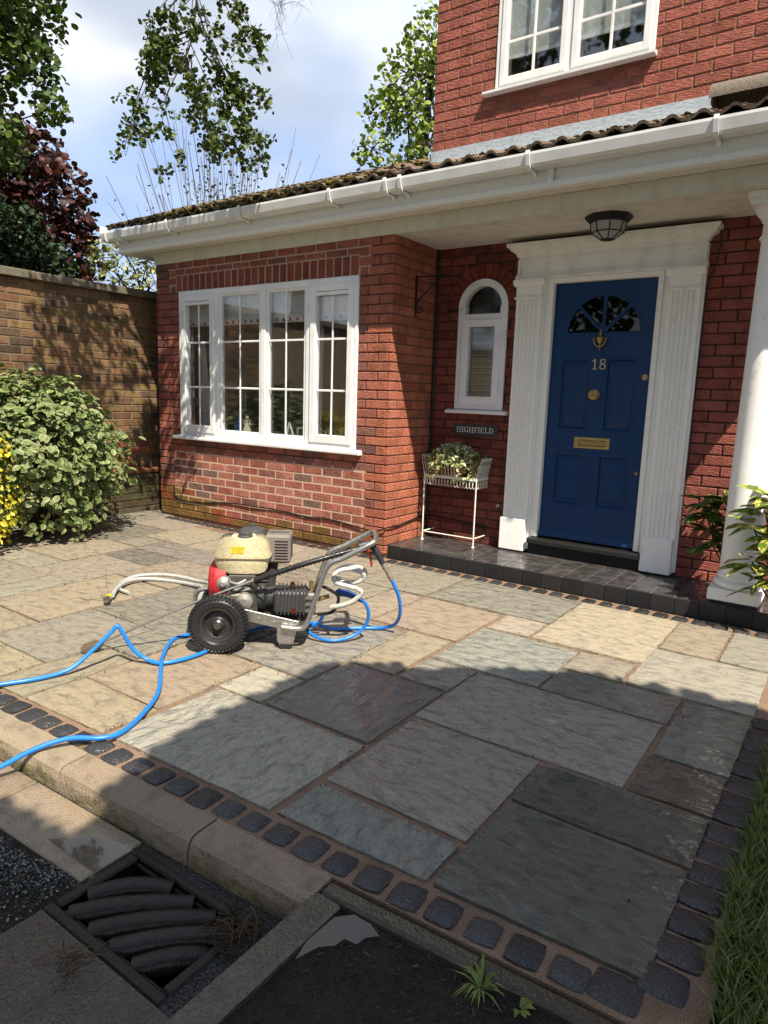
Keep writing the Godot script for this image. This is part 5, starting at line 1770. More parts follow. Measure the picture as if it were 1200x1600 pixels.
# ---------------------------------------------------------------- things round the door
func build_small_things() -> void:
	# name plate
	var sg := thing("house_sign", "small dark name plate with white letters on the wall under the arched window", "sign", Vector3(0.4475, 1.062, WALL + 0.002))
	var b := MB.new()
	b.col = L(0.035, 0.033, 0.032)
	b.box(Vector3(-0.211, -0.047, 0.0), Vector3(0.211, 0.047, 0.016), 0.004)
	put(sg, "board", b, M.blackiron)
	b = MB.new()
	b.col = L(0.10, 0.095, 0.09)
	pvc_frame(b, Rect2(-0.206, -0.042, 0.412, 0.084), 0.003, 0.003, 0.003, 0.003, 0.0155, 0.0172, 0.0005)
	for x: float in [-0.193, 0.193]:
		b.T = Transform3D(Basis(Vector3(1, 0, 0), PI * 0.5), Vector3(x, 0, 0.016))
		b.lathe([Vector2(0.005, 0), Vector2(0.004, 0.003), Vector2(0, 0.0035)], 10)
	put(sg, "rim", b, M.blackiron)
	var tm := TextMesh.new()
	tm.text = "HIGHFIELD"
	var sf := SystemFont.new()
	sf.font_names = PackedStringArray(["Droid Serif"])
	tm.font = sf
	tm.font_size = 64
	tm.pixel_size = 0.00098
	tm.depth = 0.003
	var o := putm(sg, "lettering", tm, M.letters)
	o.position = Vector3(0, 0, 0.0175)
	# ceiling lantern
	var la := thing("porch_lantern", "black octagonal ceiling lantern with frosted glass under the porch", "lamp", Vector3(1.567, TOP, -0.25))
	b = MB.new()
	b.col = L(0.012, 0.013, 0.016)
	b.T = Transform3D(Basis(Vector3.UP, PI / 8.0), Vector3.ZERO)
	b.lathe([Vector2(0.0, -0.001), Vector2(0.155, -0.001)], 8, false)
	b.lathe([Vector2(0.118, -0.046), Vector2(0.128, -0.044), Vector2(0.13, -0.034), Vector2(0.142, -0.03), Vector2(0.145, -0.02), Vector2(0.155, -0.016), Vector2(0.155, -0.001)], 8, false)
	put(la, "canopy", b, M.blackiron)
	var rings := [[0.117, -0.045], [0.105, -0.105], [0.042, -0.148]]
	for i in 8:
		var a := PI / 8.0 + TAU * i / 8.0
		var c := a + TAU / 8.0
		b = MB.new()
		b.col = L(0.42, 0.42, 0.41)
		for r in 2:
			var p := []
			for q in [[rings[r], a], [rings[r], c], [rings[r + 1], c], [rings[r + 1], a]]:
				p.append(Vector3(cos(q[1]) * q[0][0], q[0][1], sin(q[1]) * q[0][0]))
			b.quad(p[0], p[1], p[2], p[3], Vector3(cos(a + 0.39), -0.4, sin(a + 0.39)))
		put(la, "glass_panel", b, M.frost)
	b = MB.new()
	b.col = L(0.012, 0.013, 0.016)
	for i in 8:
		var a := PI / 8.0 + TAU * i / 8.0
		var c := a + TAU / 8.0
		var pts := []
		for r in rings:
			pts.append(Vector3(cos(a) * (r[0] + 0.001), r[1], sin(a) * (r[0] + 0.001)))
		b.tube(pts, 0.0045, 5)
		for r in [1, 2]:
			b.tube([Vector3(cos(a) * rings[r][0], rings[r][1], sin(a) * rings[r][0]), Vector3(cos(c) * rings[r][0], rings[r][1], sin(c) * rings[r][0])], 0.0045, 5)
	b.lathe([Vector2(0.0, -0.156), Vector2(0.03, -0.154), Vector2(0.043, -0.148), Vector2(0.0, -0.147)], 8, false)
	put(la, "cage", b, M.blackiron)
	# scroll bracket on the return wall
	var br := thing("hanging_bracket", "black wrought-iron hanging basket bracket on the bay's side wall", "bracket", Vector3(0.0, 0, -0.33))
	b = MB.new()
	b.col = L(0.012, 0.011, 0.011)
	b.box(Vector3(0.001, 1.975, -0.012), Vector3(0.008, 2.30, 0.012), 0.002)
	put(br, "back_plate", b, M.blackiron)
	b = MB.new()
	b.col = L(0.012, 0.011, 0.011)
	b.tube([Vector3(0.004, 2.286, 0), Vector3(0.29, 2.286, 0), Vector3(0.315, 2.296, 0), Vector3(0.318, 2.312, 0)], 0.0055, 6)
	put(br, "arm", b, M.blackiron)
	b = MB.new()
	b.col = L(0.012, 0.011, 0.011)
	var pth := [Vector3(0.235, 2.268, 0), Vector3(0.17, 2.215, 0), Vector3(0.09, 2.155, 0), Vector3(0.03, 2.10, 0), Vector3(0.008, 2.05, 0)]
	for i in 14:
		var a := PI + 0.5 + i * 0.5
		var r := 0.034 - i * 0.0019
		pth.append(Vector3(0.045 + cos(a) * r, 2.035 + sin(a) * r, 0))
	b.tube(smooth_path(pth, 3), 0.005, 6)
	b.blob(Vector3(0.2, 2.242, 0), Vector3(0.011, 0.011, 0.011), 8, 6)
	put(br, "scroll", b, M.blackiron)
	# cables
	b = MB.new()
	b.col = L(0.012, 0.012, 0.012)
	var cab := [Vector3(-2.707, 0.328, 0.007), Vector3(-2.70, 0.262, 0.009), Vector3(-2.66, 0.205, 0.01), Vector3(-2.56, 0.185, 0.009), Vector3(-2.29, 0.192, 0.008), Vector3(-1.907, 0.237, 0.008), Vector3(-1.56, 0.245, 0.012), Vector3(-1.24, 0.247, 0.008), Vector3(-0.846, 0.232, 0.009), Vector3(-0.537, 0.24, 0.008), Vector3(-0.245, 0.213, 0.012), Vector3(-0.11, 0.205, 0.014), Vector3(0.0, 0.238, 0.02), Vector3(0.014, 0.248, -0.004), Vector3(0.012, 0.243, -0.16), Vector3(0.01, 0.27, -0.43), Vector3(0.012, 0.275, -0.60), Vector3(0.03, 0.28, -0.64), Vector3(0.25, 0.27, -0.646), Vector3(0.6, 0.25, -0.645)]
	b.tube(smooth_path(cab, 5), 0.0065, 6)
	single("wall_cable", b, M.rubber, "black cable running along the foot of the brick bay wall", "cable")
	b = MB.new()
	b.col = L(0.014, 0.014, 0.015)
	b.tube([Vector3(0.014, 0.1, WALL + 0.014), Vector3(0.014, 1.2, WALL + 0.013), Vector3(0.013, 2.59, WALL + 0.014)], 0.011, 8)
	single("corner_pipe", b, M.rubber, "thin black conduit up the inner corner beside the arched window", "pipe")
	b = MB.new()
	b.col = L(0.012, 0.012, 0.012)
	b.tube(smooth_path([Vector3(2.15, 2.535, WALL + 0.02), Vector3(2.195, 2.49, WALL + 0.02), Vector3(2.205, 2.40, WALL + 0.012), Vector3(2.18, 2.24, WALL + 0.01), Vector3(2.15, 2.12, WALL + 0.01), Vector3(2.145, 1.9, WALL + 0.01), Vector3(2.146, 1.2, WALL + 0.01), Vector3(2.144, 0.4, WALL + 0.01)], 6), 0.0038, 6)
	single("door_wire", b, M.rubber, "thin black wire hanging down the right side of the door surround", "wire")
	b = MB.new()
	b.col = L(0.45, 0.45, 0.44)
	b.T = Transform3D(Basis(Vector3(1, 0, 0), PI * 0.5), Vector3(0.70, 0.445, WALL + 0.004))
	b.lathe([Vector2(0.016, 0), Vector2(0.016, 0.012), Vector2(0.010, 0.016), Vector2(0.009, 0.03), Vector2(0, 0.031)], 14)
	single("wall_tap", b, M.steel, "small metal outlet on the wall left of the door", "outlet")
	window_things()
	plant_stand()

func window_things() -> void:
	# ornaments on the inner sill of the wide window
	var f := thing("angel_figurine", "small pale angel figurine on the window sill", "figurine", Vector3(-1.76, 0.925, -0.13))
	var b := MB.new()
	b.col = L(0.52, 0.52, 0.40)
	b.lathe([Vector2(0.045, 0), Vector2(0.043, 0.02), Vector2(0.022, 0.085), Vector2(0.016, 0.10), Vector2(0.022, 0.112), Vector2(0.008, 0.128)], 14)
	b.blob(Vector3(0, 0.145, 0), Vector3(0.018, 0.02, 0.018), 10, 7)
	b.box(Vector3(-0.05, 0.075, -0.008), Vector3(-0.012, 0.13, 0.004), 0.004)
	b.box(Vector3(0.012, 0.075, -0.008), Vector3(0.05, 0.13, 0.004), 0.004)
	put(f, "body", b, M.plaster)
	f = thing("blue_ornament", "dark blue cloth ornament beside the angel figurine", "ornament", Vector3(-1.88, 0.925, -0.13))
	b = MB.new()
	b.col = L(0.03, 0.09, 0.22)
	b.lathe([Vector2(0.035, 0), Vector2(0.04, 0.05), Vector2(0.025, 0.11), Vector2(0.01, 0.15), Vector2(0, 0.155)], 9, false)
	put(f, "body", b, M.cloth)
	f = thing("white_deer", "white wooden deer-shaped ornament on the window sill", "ornament", Vector3(-1.12, 0.925, -0.12))
	b = MB.new()
	b.col = L(0.62, 0.62, 0.58)
	for p in [[Vector3(-0.11, 0, 0), Vector3(-0.075, 0.13, 0)], [Vector3(-0.02, 0, 0), Vector3(-0.075, 0.13, 0)], [Vector3(0.03, 0, 0), Vector3(0.03, 0.085, 0)], [Vector3(0.03, 0.085, 0), Vector3(0.17, 0.085, 0)], [Vector3(0.17, 0.085, 0), Vector3(0.175, 0, 0)], [Vector3(0.13, 0.085, 0), Vector3(0.125, 0, 0)], [Vector3(0.17, 0.085, 0), Vector3(0.2, 0.12, 0)]]:
		b.tube(p, 0.010, 6)
	put(f, "body", b, M.plaster)
	f = thing("sill_lantern", "tiny white and black candle lantern at the right of the window sill", "lantern", Vector3(-0.735, 0.925, -0.12))
	b = MB.new()
	b.col = L(0.6, 0.6, 0.58)
	b.lathe([Vector2(0.03, 0), Vector2(0.03, 0.015), Vector2(0.022, 0.018)], 8, false)
	for i in 4:
		var a := TAU * i / 4.0
		b.tube([Vector3(cos(a) * 0.024, 0.015, sin(a) * 0.024), Vector3(cos(a) * 0.024, 0.07, sin(a) * 0.024)], 0.004, 5)
	b.col = L(0.05, 0.05, 0.06)
	b.lathe([Vector2(0.034, 0.07), Vector2(0.02, 0.09), Vector2(0.006, 0.105), Vector2(0, 0.11)], 8, false)
	put(f, "body", b, M.plaster)
	f = thing("photo_frame", "small gold picture frame at the right end of the window sill", "picture frame", Vector3(-0.53, 0.925, -0.13))
	b = MB.new()
	b.col = L(0.45, 0.27, 0.05)
	pvc_frame(b, Rect2(-0.07, 0.0, 0.14, 0.115), 0.018, 0.018, 0.018, 0.018, -0.006, 0.008, 0.002)
	put(f, "frame", b, M.gloss)
	b = MB.new()
	b.col = L(0.2, 0.18, 0.12)
	b.box(Vector3(-0.055, 0.014, -0.004), Vector3(0.055, 0.1, 0.002))
	put(f, "picture", b, M.plaster)
	f = thing("white_curtain", "pale curtain hanging at the left end of the wide window", "curtain", Vector3(-2.46, 0.95, -0.2))
	b = MB.new()
	b.col = L(0.62, 0.61, 0.58)
	for i in 14:
		var x0 := -0.07 + i * 0.012
		var z0 := 0.018 * sin(i * 1.7)
		var z1 := 0.018 * sin((i + 1) * 1.7)
		var sp := 0.0 if i < 7 else 0.0
		b.quad(Vector3(x0 + 0.06 * sp, 0, z0), Vector3(x0 + 0.012, 0, z1), Vector3((x0 + 0.012) * 0.45 - 0.04, 0.85, z1), Vector3(x0 * 0.45 - 0.04, 0.85, z0), Vector3(0, 0, 1))
	put(f, "drape", b, M.cloth)

func plant_stand() -> void:
	var st := thing("plant_stand", "white wire plant stand on the black step left of the door", "plant stand", Vector3(0.335, 0.0945, -0.575))
	var white := L(0.70, 0.71, 0.62)
	var hx := 0.25
	var hz := 0.122
	var top := 0.56
	for sx: float in [-1.0, 1.0]:
		for sz: float in [-1.0, 1.0]:
			var b := MB.new()
			b.col = white
			b.tube([Vector3(sx * hx, 0.004, sz * hz), Vector3(sx * hx, top, sz * hz)], 0.0065, 8)
			b.T = Transform3D(Basis.IDENTITY, Vector3(sx * hx, 0, sz * hz))
			b.lathe([Vector2(0.0, 0.0), Vector2(0.014, 0.0), Vector2(0.014, 0.006), Vector2(0.007, 0.012)], 10)
			put(st, "leg", b, M.paint)
	var b := MB.new()
	b.col = white
	for y: float in [0.075, top]:
		var r := 0.0055
		b.tube([Vector3(-hx, y, hz), Vector3(hx, y, hz)], r, 6)
		b.tube([Vector3(-hx, y, -hz), Vector3(hx, y, -hz)], r, 6)
		b.tube([Vector3(-hx, y, -hz), Vector3(-hx, y, hz)], r, 6)
		b.tube([Vector3(hx, y, -hz), Vector3(hx, y, hz)], r, 6)
	b.box(Vector3(-hx, top + 0.003, hz - 0.003), Vector3(hx, top + 0.02, hz + 0.004), 0.001)
	b.box(Vector3(-hx, top + 0.003, -hz - 0.004), Vector3(hx, top + 0.02, -hz + 0.003), 0.001)
	b.box(Vector3(-hx - 0.004, top + 0.0031, -hz), Vector3(-hx + 0.003, top + 0.0199, hz), 0.001)
	b.box(Vector3(hx - 0.003, top + 0.0031, -hz), Vector3(hx + 0.004, top + 0.0199, hz), 0.001)
	for i in 9:
		var x := lerpf(-hx, hx, (i + 0.5) / 9.0)
		b.tube([Vector3(x, top, -hz), Vector3(x, top, hz)], 0.003, 5)
	put(st, "tray", b, M.paint)
	# looped wire: a skirt below the tray and a flaring gallery above
	var runs := []
	var nl := 17
	for i in nl:
		runs.append([Vector3(lerpf(-hx, hx, (i + 0.5) / nl), 0, hz), Vector3(1, 0, 0), Vector3(0, 0, 1), 2.0 * hx / nl])
		runs.append([Vector3(lerpf(-hx, hx, (i + 0.5) / nl), 0, -hz), Vector3(1, 0, 0), Vector3(0, 0, -1), 2.0 * hx / nl])
	for i in 8:
		runs.append([Vector3(-hx, 0, lerpf(-hz, hz, (i + 0.5) / 8)), Vector3(0, 0, 1), Vector3(-1, 0, 0), 2.0 * hz / 8])
		runs.append([Vector3(hx, 0, lerpf(-hz, hz, (i + 0.5) / 8)), Vector3(0, 0, 1), Vector3(1, 0, 0), 2.0 * hz / 8])
	b = MB.new()
	b.col = white
	var g := MB.new()
	g.col = white
	for r in runs:
		var m: Vector3 = r[0]
		var t: Vector3 = r[1]
		var o: Vector3 = r[2]
		var w: float = r[3] * 0.62
		var lp := []
		for i in 9:
			var a := PI * i / 8.0
			lp.append(m + t * cos(a) * w + Vector3(0, top - 0.012 - 0.055 * pow(sin(a), 0.7), 0) + o * 0.006)
		b.tube(lp, 0.0024, 5, false)
		lp = []
		for i in 11:
			var a := PI * i / 10.0
			var y := 0.17 * pow(sin(a), 0.6)
			lp.append(m + t * (cos(a) * w * (1.0 + y * 0.4)) + Vector3(0, top + 0.016 + y, 0) + o * (y * 0.22))
		# the front of the gallery is left low where the ivy spills over
		if o.z > 0.5 and absf(m.x) > 0.06:
			continue
		g.tube(lp, 0.0024, 5, false)
	put(st, "wire_skirt", b, M.paint)
	for s: float in [-1.0, 1.0]:
		g.tube([Vector3(s * (hx + 0.024), top + 0.115, -hz - 0.02), Vector3(s * (hx + 0.024), top + 0.115, hz + 0.015)], 0.003, 5)
	g.tube([Vector3(-hx - 0.024, top + 0.115, -hz - 0.022), Vector3(hx + 0.024, top + 0.115, -hz - 0.022)], 0.003, 5)
	put(st, "wire_gallery", g, M.paint)
	# pots and plants
	var at := Vector3(0.335, 0.0945 + top + 0.012, -0.555)
	var pots := [[-0.165, 0.062, 0.15, "terracotta flowerpot at the left end of the wire plant stand"], [0.0, 0.072, 0.13, "terracotta flowerpot in the middle of the wire plant stand behind trailing ivy"], [0.165, 0.062, 0.15, "terracotta flowerpot at the right end of the wire plant stand"]]
	for p in pots:
		var pt := thing("flower_pot", p[3], "flowerpot", at + Vector3(p[0], 0, -0.02), "pots on the wire plant stand")
		b = MB.new()
		b.col = vary(L(0.40, 0.13, 0.06), 0.1)
		var r: float = p[1]
		var h: float = p[2]
		b.lathe([Vector2(0, 0), Vector2(r * 0.72, 0), Vector2(r * 0.95, h * 0.78), Vector2(r * 1.08, h * 0.78), Vector2(r * 1.12, h), Vector2(r * 0.98, h), Vector2(r * 0.9, h * 0.88), Vector2(0, h * 0.86)], 20)
		put(pt, "pot", b, M.terracotta)
	var leaf := ivy_leaf()
	var plants := [
		["ivy_plant", "cream and green variegated ivy trailing over the front of the wire plant stand", Vector3(0.0, 0.15, 0.02), 900, 0],
		["leafy_pot_plant", "small yellow-green pot plant at the left of the plant stand", Vector3(-0.165, 0.16, -0.02), 130, 1],
		["seedling_pot_plant", "sparse brownish pot plant at the right of the plant stand", Vector3(0.165, 0.16, -0.02), 40, 2]]
	for p in plants:
		var t := thing(p[0], p[1], "plant", at + p[2])
		var ts := []
		var cs := []
		for i in p[3]:
			var q := Vector3.ZERO
			if p[4] == 0:
				var a := R(-0.2, PI + 0.2) if rng.randf() < 0.85 else R(0, TAU)
				var far := pow(rng.randf(), 0.6)
				q = Vector3(cos(a) * 0.25 * far, 0.10 * (1.0 - far * far) + R(-0.02, 0.04), sin(a) * 0.19 * far)
				if far > 0.6:
					q.y -= R(0, 0.2) * (far - 0.5) * 2.0
				if absf(q.x - 0.02) < 0.055 and q.y < -0.03:
					continue
			elif p[4] == 1:
				q = Vector3(R(-0.09, 0.10), R(-0.01, 0.05), R(-0.07, 0.06))
			else:
				q = Vector3(R(-0.08, 0.09), R(0.0, 0.045), R(-0.06, 0.06))
			var s := R(0.018, 0.031)
			ts.append(Transform3D((Basis(Vector3.UP, R(0, TAU)) * Basis(Vector3.RIGHT, R(-0.2, 1.3))).scaled(Vector3(s, s, s)), q))
			var k := rng.randf()
			if p[4] == 0:
				cs.append(vary(L(0.66, 0.65, 0.42), 0.2) if k < 0.6 else vary(L(0.20, 0.25, 0.10), 0.3))
			elif p[4] == 1:
				cs.append(vary(L(0.34, 0.33, 0.06), 0.3) if k < 0.4 else vary(L(0.07, 0.10, 0.025), 0.3))
			else:
				cs.append(vary(L(0.24, 0.19, 0.05), 0.3))
		scatter(t, "foliage", leaf, M.leaf, ts, cs)
		b = MB.new()
		b.col = L(0.09, 0.07, 0.03)
		for i in 8:
			var a := TAU * i / 8.0
			b.tube(smooth_path([Vector3(0, -0.03, 0), Vector3(cos(a) * 0.05, 0.035, sin(a) * 0.05), Vector3(cos(a) * (0.13 if p[4] == 0 else 0.07), 0.01, absf(sin(a)) * 0.1)], 3), 0.0018, 4, false)
		put(t, "stem", b, M.twig)

func ivy_leaf() -> ArrayMesh:
	var b := MB.new()
	var pts := [Vector2(0, 0), Vector2(0.45, -0.1), Vector2(0.75, 0.35), Vector2(0.45, 0.5), Vector2(0.5, 0.9), Vector2(0, 1.4), Vector2(-0.5, 0.9), Vector2(-0.45, 0.5), Vector2(-0.75, 0.35), Vector2(-0.45, -0.1)]
	var m := Vector3(0, -0.08, 0.5)
	for i in pts.size():
		var p: Vector2 = pts[i]
		var q: Vector2 = pts[(i + 1) % pts.size()]
		b.col = Color(1, 1, 1) if i % 3 != 0 else Color(0.72, 0.8, 0.6)
		b.ftri(m, Vector3(p.x, 0.06 * absf(p.x), p.y), Vector3(q.x, 0.06 * absf(q.x), q.y), Vector3.UP)
	return b.mesh()

# ---------------------------------------------------------------- pressure washer
func build_washer() -> void:
	var w := thing("pressure_washer", "petrol pressure washer on two rubber wheels with cream fuel tank and steel handle", "pressure washer", Vector3(0.603, 0, 2.31))
	var u := Vector3(0.78, 0, -0.626).normalized()
	w.basis = Basis(u, Vector3.UP, u.cross(Vector3.UP))
	var steel := L(0.42, 0.40, 0.37)
	for wz: float in [-0.035, -0.37]:
		var wh := holder(w, "wheel")
		wh.position = Vector3(-0.008, 0.149, wz)
		wh.basis = Basis(Vector3(1, 0, 0), PI * 0.5)
		var b := MB.new()
		b.col = L(0.022, 0.021, 0.020)
		b.lathe([Vector2(0.088, -0.03), Vector2(0.10, -0.038), Vector2(0.125, -0.04), Vector2(0.136, -0.033), Vector2(0.141, -0.02), Vector2(0.143, 0.0), Vector2(0.141, 0.02), Vector2(0.136, 0.033), Vector2(0.125, 0.04), Vector2(0.10, 0.038), Vector2(0.088, 0.03)], 48)
		for i in 46:
			var a := TAU * i / 46.0
			for row in 3:
				b.T = Transform3D(Basis(Vector3.UP, a + (0.07 if row == 1 else 0.0)), Vector3.ZERO)
				var y: float = [-0.026, 0.0, 0.026][row]
				var tilt: float = [0.5, 0.0, -0.5][row]
				b.T = b.T * Transform3D(Basis(Vector3(0, 0, 1), tilt * -1.0), Vector3(0.1425 if row == 1 else 0.1365, y, 0))
				b.box(Vector3(-0.006, -0.0115, -0.0062), Vector3(0.008 if row == 1 else 0.0105, 0.0115, 0.0062))
		put(wh, "tyre", b, M.rubber)
		b = MB.new()
		b.col = L(0.028, 0.027, 0.026)
		b.lathe([Vector2(0.0, 0.012), Vector2(0.03, 0.012), Vector2(0.038, 0.004), Vector2(0.06, 0.0), Vector2(0.07, 0.012), Vector2(0.078, 0.03), Vector2(0.089, 0.034), Vector2(0.092, 0.03)], 36)
		b.lathe([Vector2(0.092, -0.03), Vector2(0.078, -0.03), Vector2(0.06, -0.004), Vector2(0.0, -0.012)], 36)
		put(wh, "rim", b, M.plastic)
		b = MB.new()
		b.col = L(0.16, 0.15, 0.14)
		b.lathe([Vector2(0.026, 0.01), Vector2(0.026, 0.022), Vector2(0.019, 0.028), Vector2(0.018, 0.042), Vector2(0.0, 0.045)], 16)
		put(wh, "hub", b, M.steel)
	# chassis
	var b := MB.new()
	b.col = steel
	for wz: float in [-0.085, -0.34]:
		b.T = Transform3D(Basis(Vector3(0, 0, 1), -0.225), Vector3(0.0, 0.208, wz))
		b.box(Vector3(-0.03, -0.03, -0.004), Vector3(0.40, 0.03, 0.004), 0.002)
		b.box(Vector3(-0.03, -0.03, -0.018 if wz > -0.2 else 0.0), Vector3(0.40, -0.026, 0.0 if wz > -0.2 else 0.018))
	b.T = Transform3D.IDENTITY
	b.tube([Vector3(-0.008, 0.149, -0.02), Vector3(-0.008, 0.149, -0.38)], 0.011, 10)
	put(w, "chassis", b, M.steel)
	b = MB.new()
	b.col = L(0.05, 0.048, 0.045)
	b.T = Transform3D(Basis(Vector3(0, 0, 1), -0.16), Vector3(0.0, 0.19, 0))
	b.box(Vector3(-0.02, -0.012, -0.335), Vector3(0.45, 0.0, -0.09), 0.002)
	put(w, "base_plate", b, M.dirty)
	b = MB.new()
	b.col = steel
	for wz: float in [-0.078, -0.347]:
		b.prism(PackedVector2Array([Vector2(0.285, 0.15), Vector2(0.285, 0.05), Vector2(0.30, 0.02), Vector2(0.35, 0.02), Vector2(0.372, 0.05), Vector2(0.39, 0.14)]), wz - 0.003, wz + 0.003)
	b.prism(PackedVector2Array([Vector2(0.39, 0.14), Vector2(0.36, 0.022), Vector2(0.366, 0.022), Vector2(0.397, 0.14)]), -0.344, -0.081)
	put(w, "foot_plate", b, M.steel)
	b = MB.new()
	b.col = L(0.02, 0.02, 0.02)
	for wz: float in [-0.105, -0.32]:
		b.box(Vector3(0.295, 0.0, wz - 0.03), Vector3(0.36, 0.035, wz + 0.03), 0.006)
	put(w, "rubber_foot", b, M.rubber)
	# tubular handle
	b = MB.new()
	b.col = L(0.46, 0.44, 0.40)
	for wz: float in [-0.06, -0.34]:
		b.tube(smooth_path([Vector3(0.31, 0.125, wz), Vector3(0.395, 0.118, wz), Vector3(0.437, 0.145, wz), Vector3(0.480, 0.275, wz), Vector3(0.524, 0.415, wz), Vector3(0.556, 0.468, wz), Vector3(0.617, 0.495, wz), Vector3(0.70, 0.54, wz), Vector3(0.762, 0.574, lerpf(wz, -0.2, 0.06)), Vector3(0.785, 0.586, lerpf(wz, -0.2, 0.3)), Vector3(0.79, 0.589, -0.2)], 5), 0.0145, 10)
	b.tube([Vector3(0.497, 0.33, -0.06), Vector3(0.497, 0.33, -0.34)], 0.011, 8)
	b.tube(smooth_path([Vector3(-0.08, 0.15, -0.19), Vector3(-0.14, 0.19, -0.19), Vector3(-0.155, 0.245, -0.19), Vector3(-0.13, 0.28, -0.19), Vector3(-0.04, 0.292, -0.19)], 4), 0.012, 8)
	put(w, "handle", b, M.steel)
	# engine
	var en := holder(w, "engine", "small petrol engine with red recoil cover")
	en.position = Vector3(-0.082, 0.006, 0)
	b = MB.new()
	b.col = L(0.12, 0.115, 0.11)
	b.box(Vector3(0.08, 0.15, -0.37), Vector3(0.255, 0.30, -0.14), 0.015)
	b.box(Vector3(0.10, 0.29, -0.35), Vector3(0.25, 0.37, -0.16), 0.01)
	for i in 6:
		b.box(Vector3(0.23, 0.25 + i * 0.018, -0.38), Vector3(0.31, 0.257 + i * 0.018, -0.2))
	b.col = L(0.34, 0.32, 0.29)
	b.box(Vector3(0.10, 0.16, -0.145), Vector3(0.23, 0.25, -0.115), 0.012)
	b.T = Transform3D(Basis(Vector3(1, 0, 0), PI * 0.5), Vector3(0.19, 0.235, -0.13))
	b.lathe([Vector2(0.05, 0.0), Vector2(0.045, 0.02), Vector2(0.02, 0.03), Vector2(0.0, 0.03)], 16)
	put(en, "crankcase", b, M.alu)
	b = MB.new()
	b.col = L(0.42, 0.02, 0.025)
	b.T = Transform3D(Basis(Vector3(0, 0, 1), PI * 0.5), Vector3(0.075, 0.318, -0.235))
	b.lathe([Vector2(0.112, -0.02), Vector2(0.112, 0.035), Vector2(0.104, 0.06), Vector2(0.088, 0.072), Vector2(0.07, 0.074)], 24)
	for i in 14:
		var a := TAU * i / 14.0
		b.tube([Vector3(cos(a) * 0.072, 0.073, sin(a) * 0.072), Vector3(cos(a) * 0.02, 0.076, sin(a) * 0.02)], 0.004, 5, false)
	b.lathe([Vector2(0.024, 0.07), Vector2(0.022, 0.079), Vector2(0.0, 0.08)], 14)
	put(en, "recoil_cover", b, M.plastic)
	b = MB.new()
	b.col = L(0.012, 0.012, 0.012)
	b.T = Transform3D(Basis(Vector3(0, 0, 1), PI * 0.5), Vector3(0.075, 0.318, -0.235))
	b.lathe([Vector2(0.075, 0.06), Vector2(0.0, 0.06)], 20)
	put(en, "fan_grille", b, M.plastic)
	b = MB.new()
	b.col = L(0.38, 0.36, 0.33)
	b.T = Transform3D(Basis(Vector3(1, 0, 0), PI * 0.5), Vector3(0.085, 0.33, -0.13))
	b.lathe([Vector2(0.035, -0.03), Vector2(0.035, 0.008), Vector2(0.022, 0.016), Vector2(0.012, 0.026), Vector2(0.0, 0.026)], 14)
	b.T = Transform3D.IDENTITY
	b.tube(smooth_path([Vector3(0.12, 0.34, -0.12), Vector3(0.16, 0.335, -0.10), Vector3(0.2, 0.35, -0.12)], 4), 0.008, 6)
	put(en, "carburettor", b, M.alu)
	# cream tank: two pressed halves with a flange between
	var tk := holder(w, "fuel_tank", "cream fuel tank with yellow sticker")
	tk.position = Vector3(-0.078, 0.004, 0)
	b = MB.new()
	b.col = L(0.56, 0.49, 0.31)
	var tc := Vector3(0.168, 0, -0.255)
	var lev := [[0.372, 0.10, 0.085, 0.03], [0.385, 0.122, 0.105, 0.035], [0.43, 0.138, 0.122, 0.03], [0.462, 0.143, 0.128, 0.026], [0.466, 0.152, 0.137, 0.024], [0.474, 0.152, 0.137, 0.024], [0.478, 0.142, 0.127, 0.026], [0.52, 0.134, 0.119, 0.032], [0.545, 0.122, 0.108, 0.036], [0.556, 0.10, 0.088, 0.036], [0.56, 0.06, 0.05, 0.03]]
	var lp := []
	for q in lev:
		var ring := []
		for i in 32:
			var a := TAU * i / 32.0
			var cx := signf(cos(a)) * pow(absf(cos(a)), 0.3)
			var cz := signf(sin(a)) * pow(absf(sin(a)), 0.3)
			ring.append(tc + Vector3(cx * q[1], q[0], cz * q[2]))
		lp.append(ring)
	for j in lp.size() - 1:
		for i in 32:
			var k := (i + 1) % 32
			var na: Vector3 = lp[j][i] - tc - Vector3(0, 0.47, 0)
			var nb: Vector3 = lp[j][k] - tc - Vector3(0, 0.47, 0)
			var dy: float = lev[j + 1][1] - lev[j][1]
			var up := Vector3(0, -dy * 9.0, 0)
			na.y = 0
			nb.y = 0
			na = na.normalized() + up
			nb = nb.normalized() + up
			b.squad(lp[j][i], lp[j][k], lp[j + 1][k], lp[j + 1][i], na, nb, nb, na)
	for i in 32:
		b.ftri(tc + Vector3(0, 0.561, 0), lp[10][i], lp[10][(i + 1) % 32], Vector3.UP)
		b.ftri(tc + Vector3(0, 0.372, 0), lp[0][i], lp[0][(i + 1) % 32], Vector3.DOWN)
	put(tk, "shell", b, M.dirty)
	b = MB.new()
	b.col = L(0.07, 0.068, 0.07)
	b.T = Transform3D(Basis.IDENTITY, tc + Vector3(0.012, 0.558, 0.03))
	b.lathe([Vector2(0.04, 0.0), Vector2(0.04, 0.008), Vector2(0.036, 0.012), Vector2(0.036, 0.026), Vector2(0.03, 0.03), Vector2(0.0, 0.031)], 18)
	put(tk, "cap", b, M.plastic)
	b = MB.new()
	b.col = L(0.62, 0.44, 0.02)
	b.T = Transform3D(Basis(Vector3(1, 0, 0), -0.14), tc + Vector3(-0.015, 0.508, 0.1235))
	b.box(Vector3(-0.035, -0.018, 0), Vector3(0.035, 0.018, 0.0016))
	b.col = L(0.10, 0.08, 0.02)
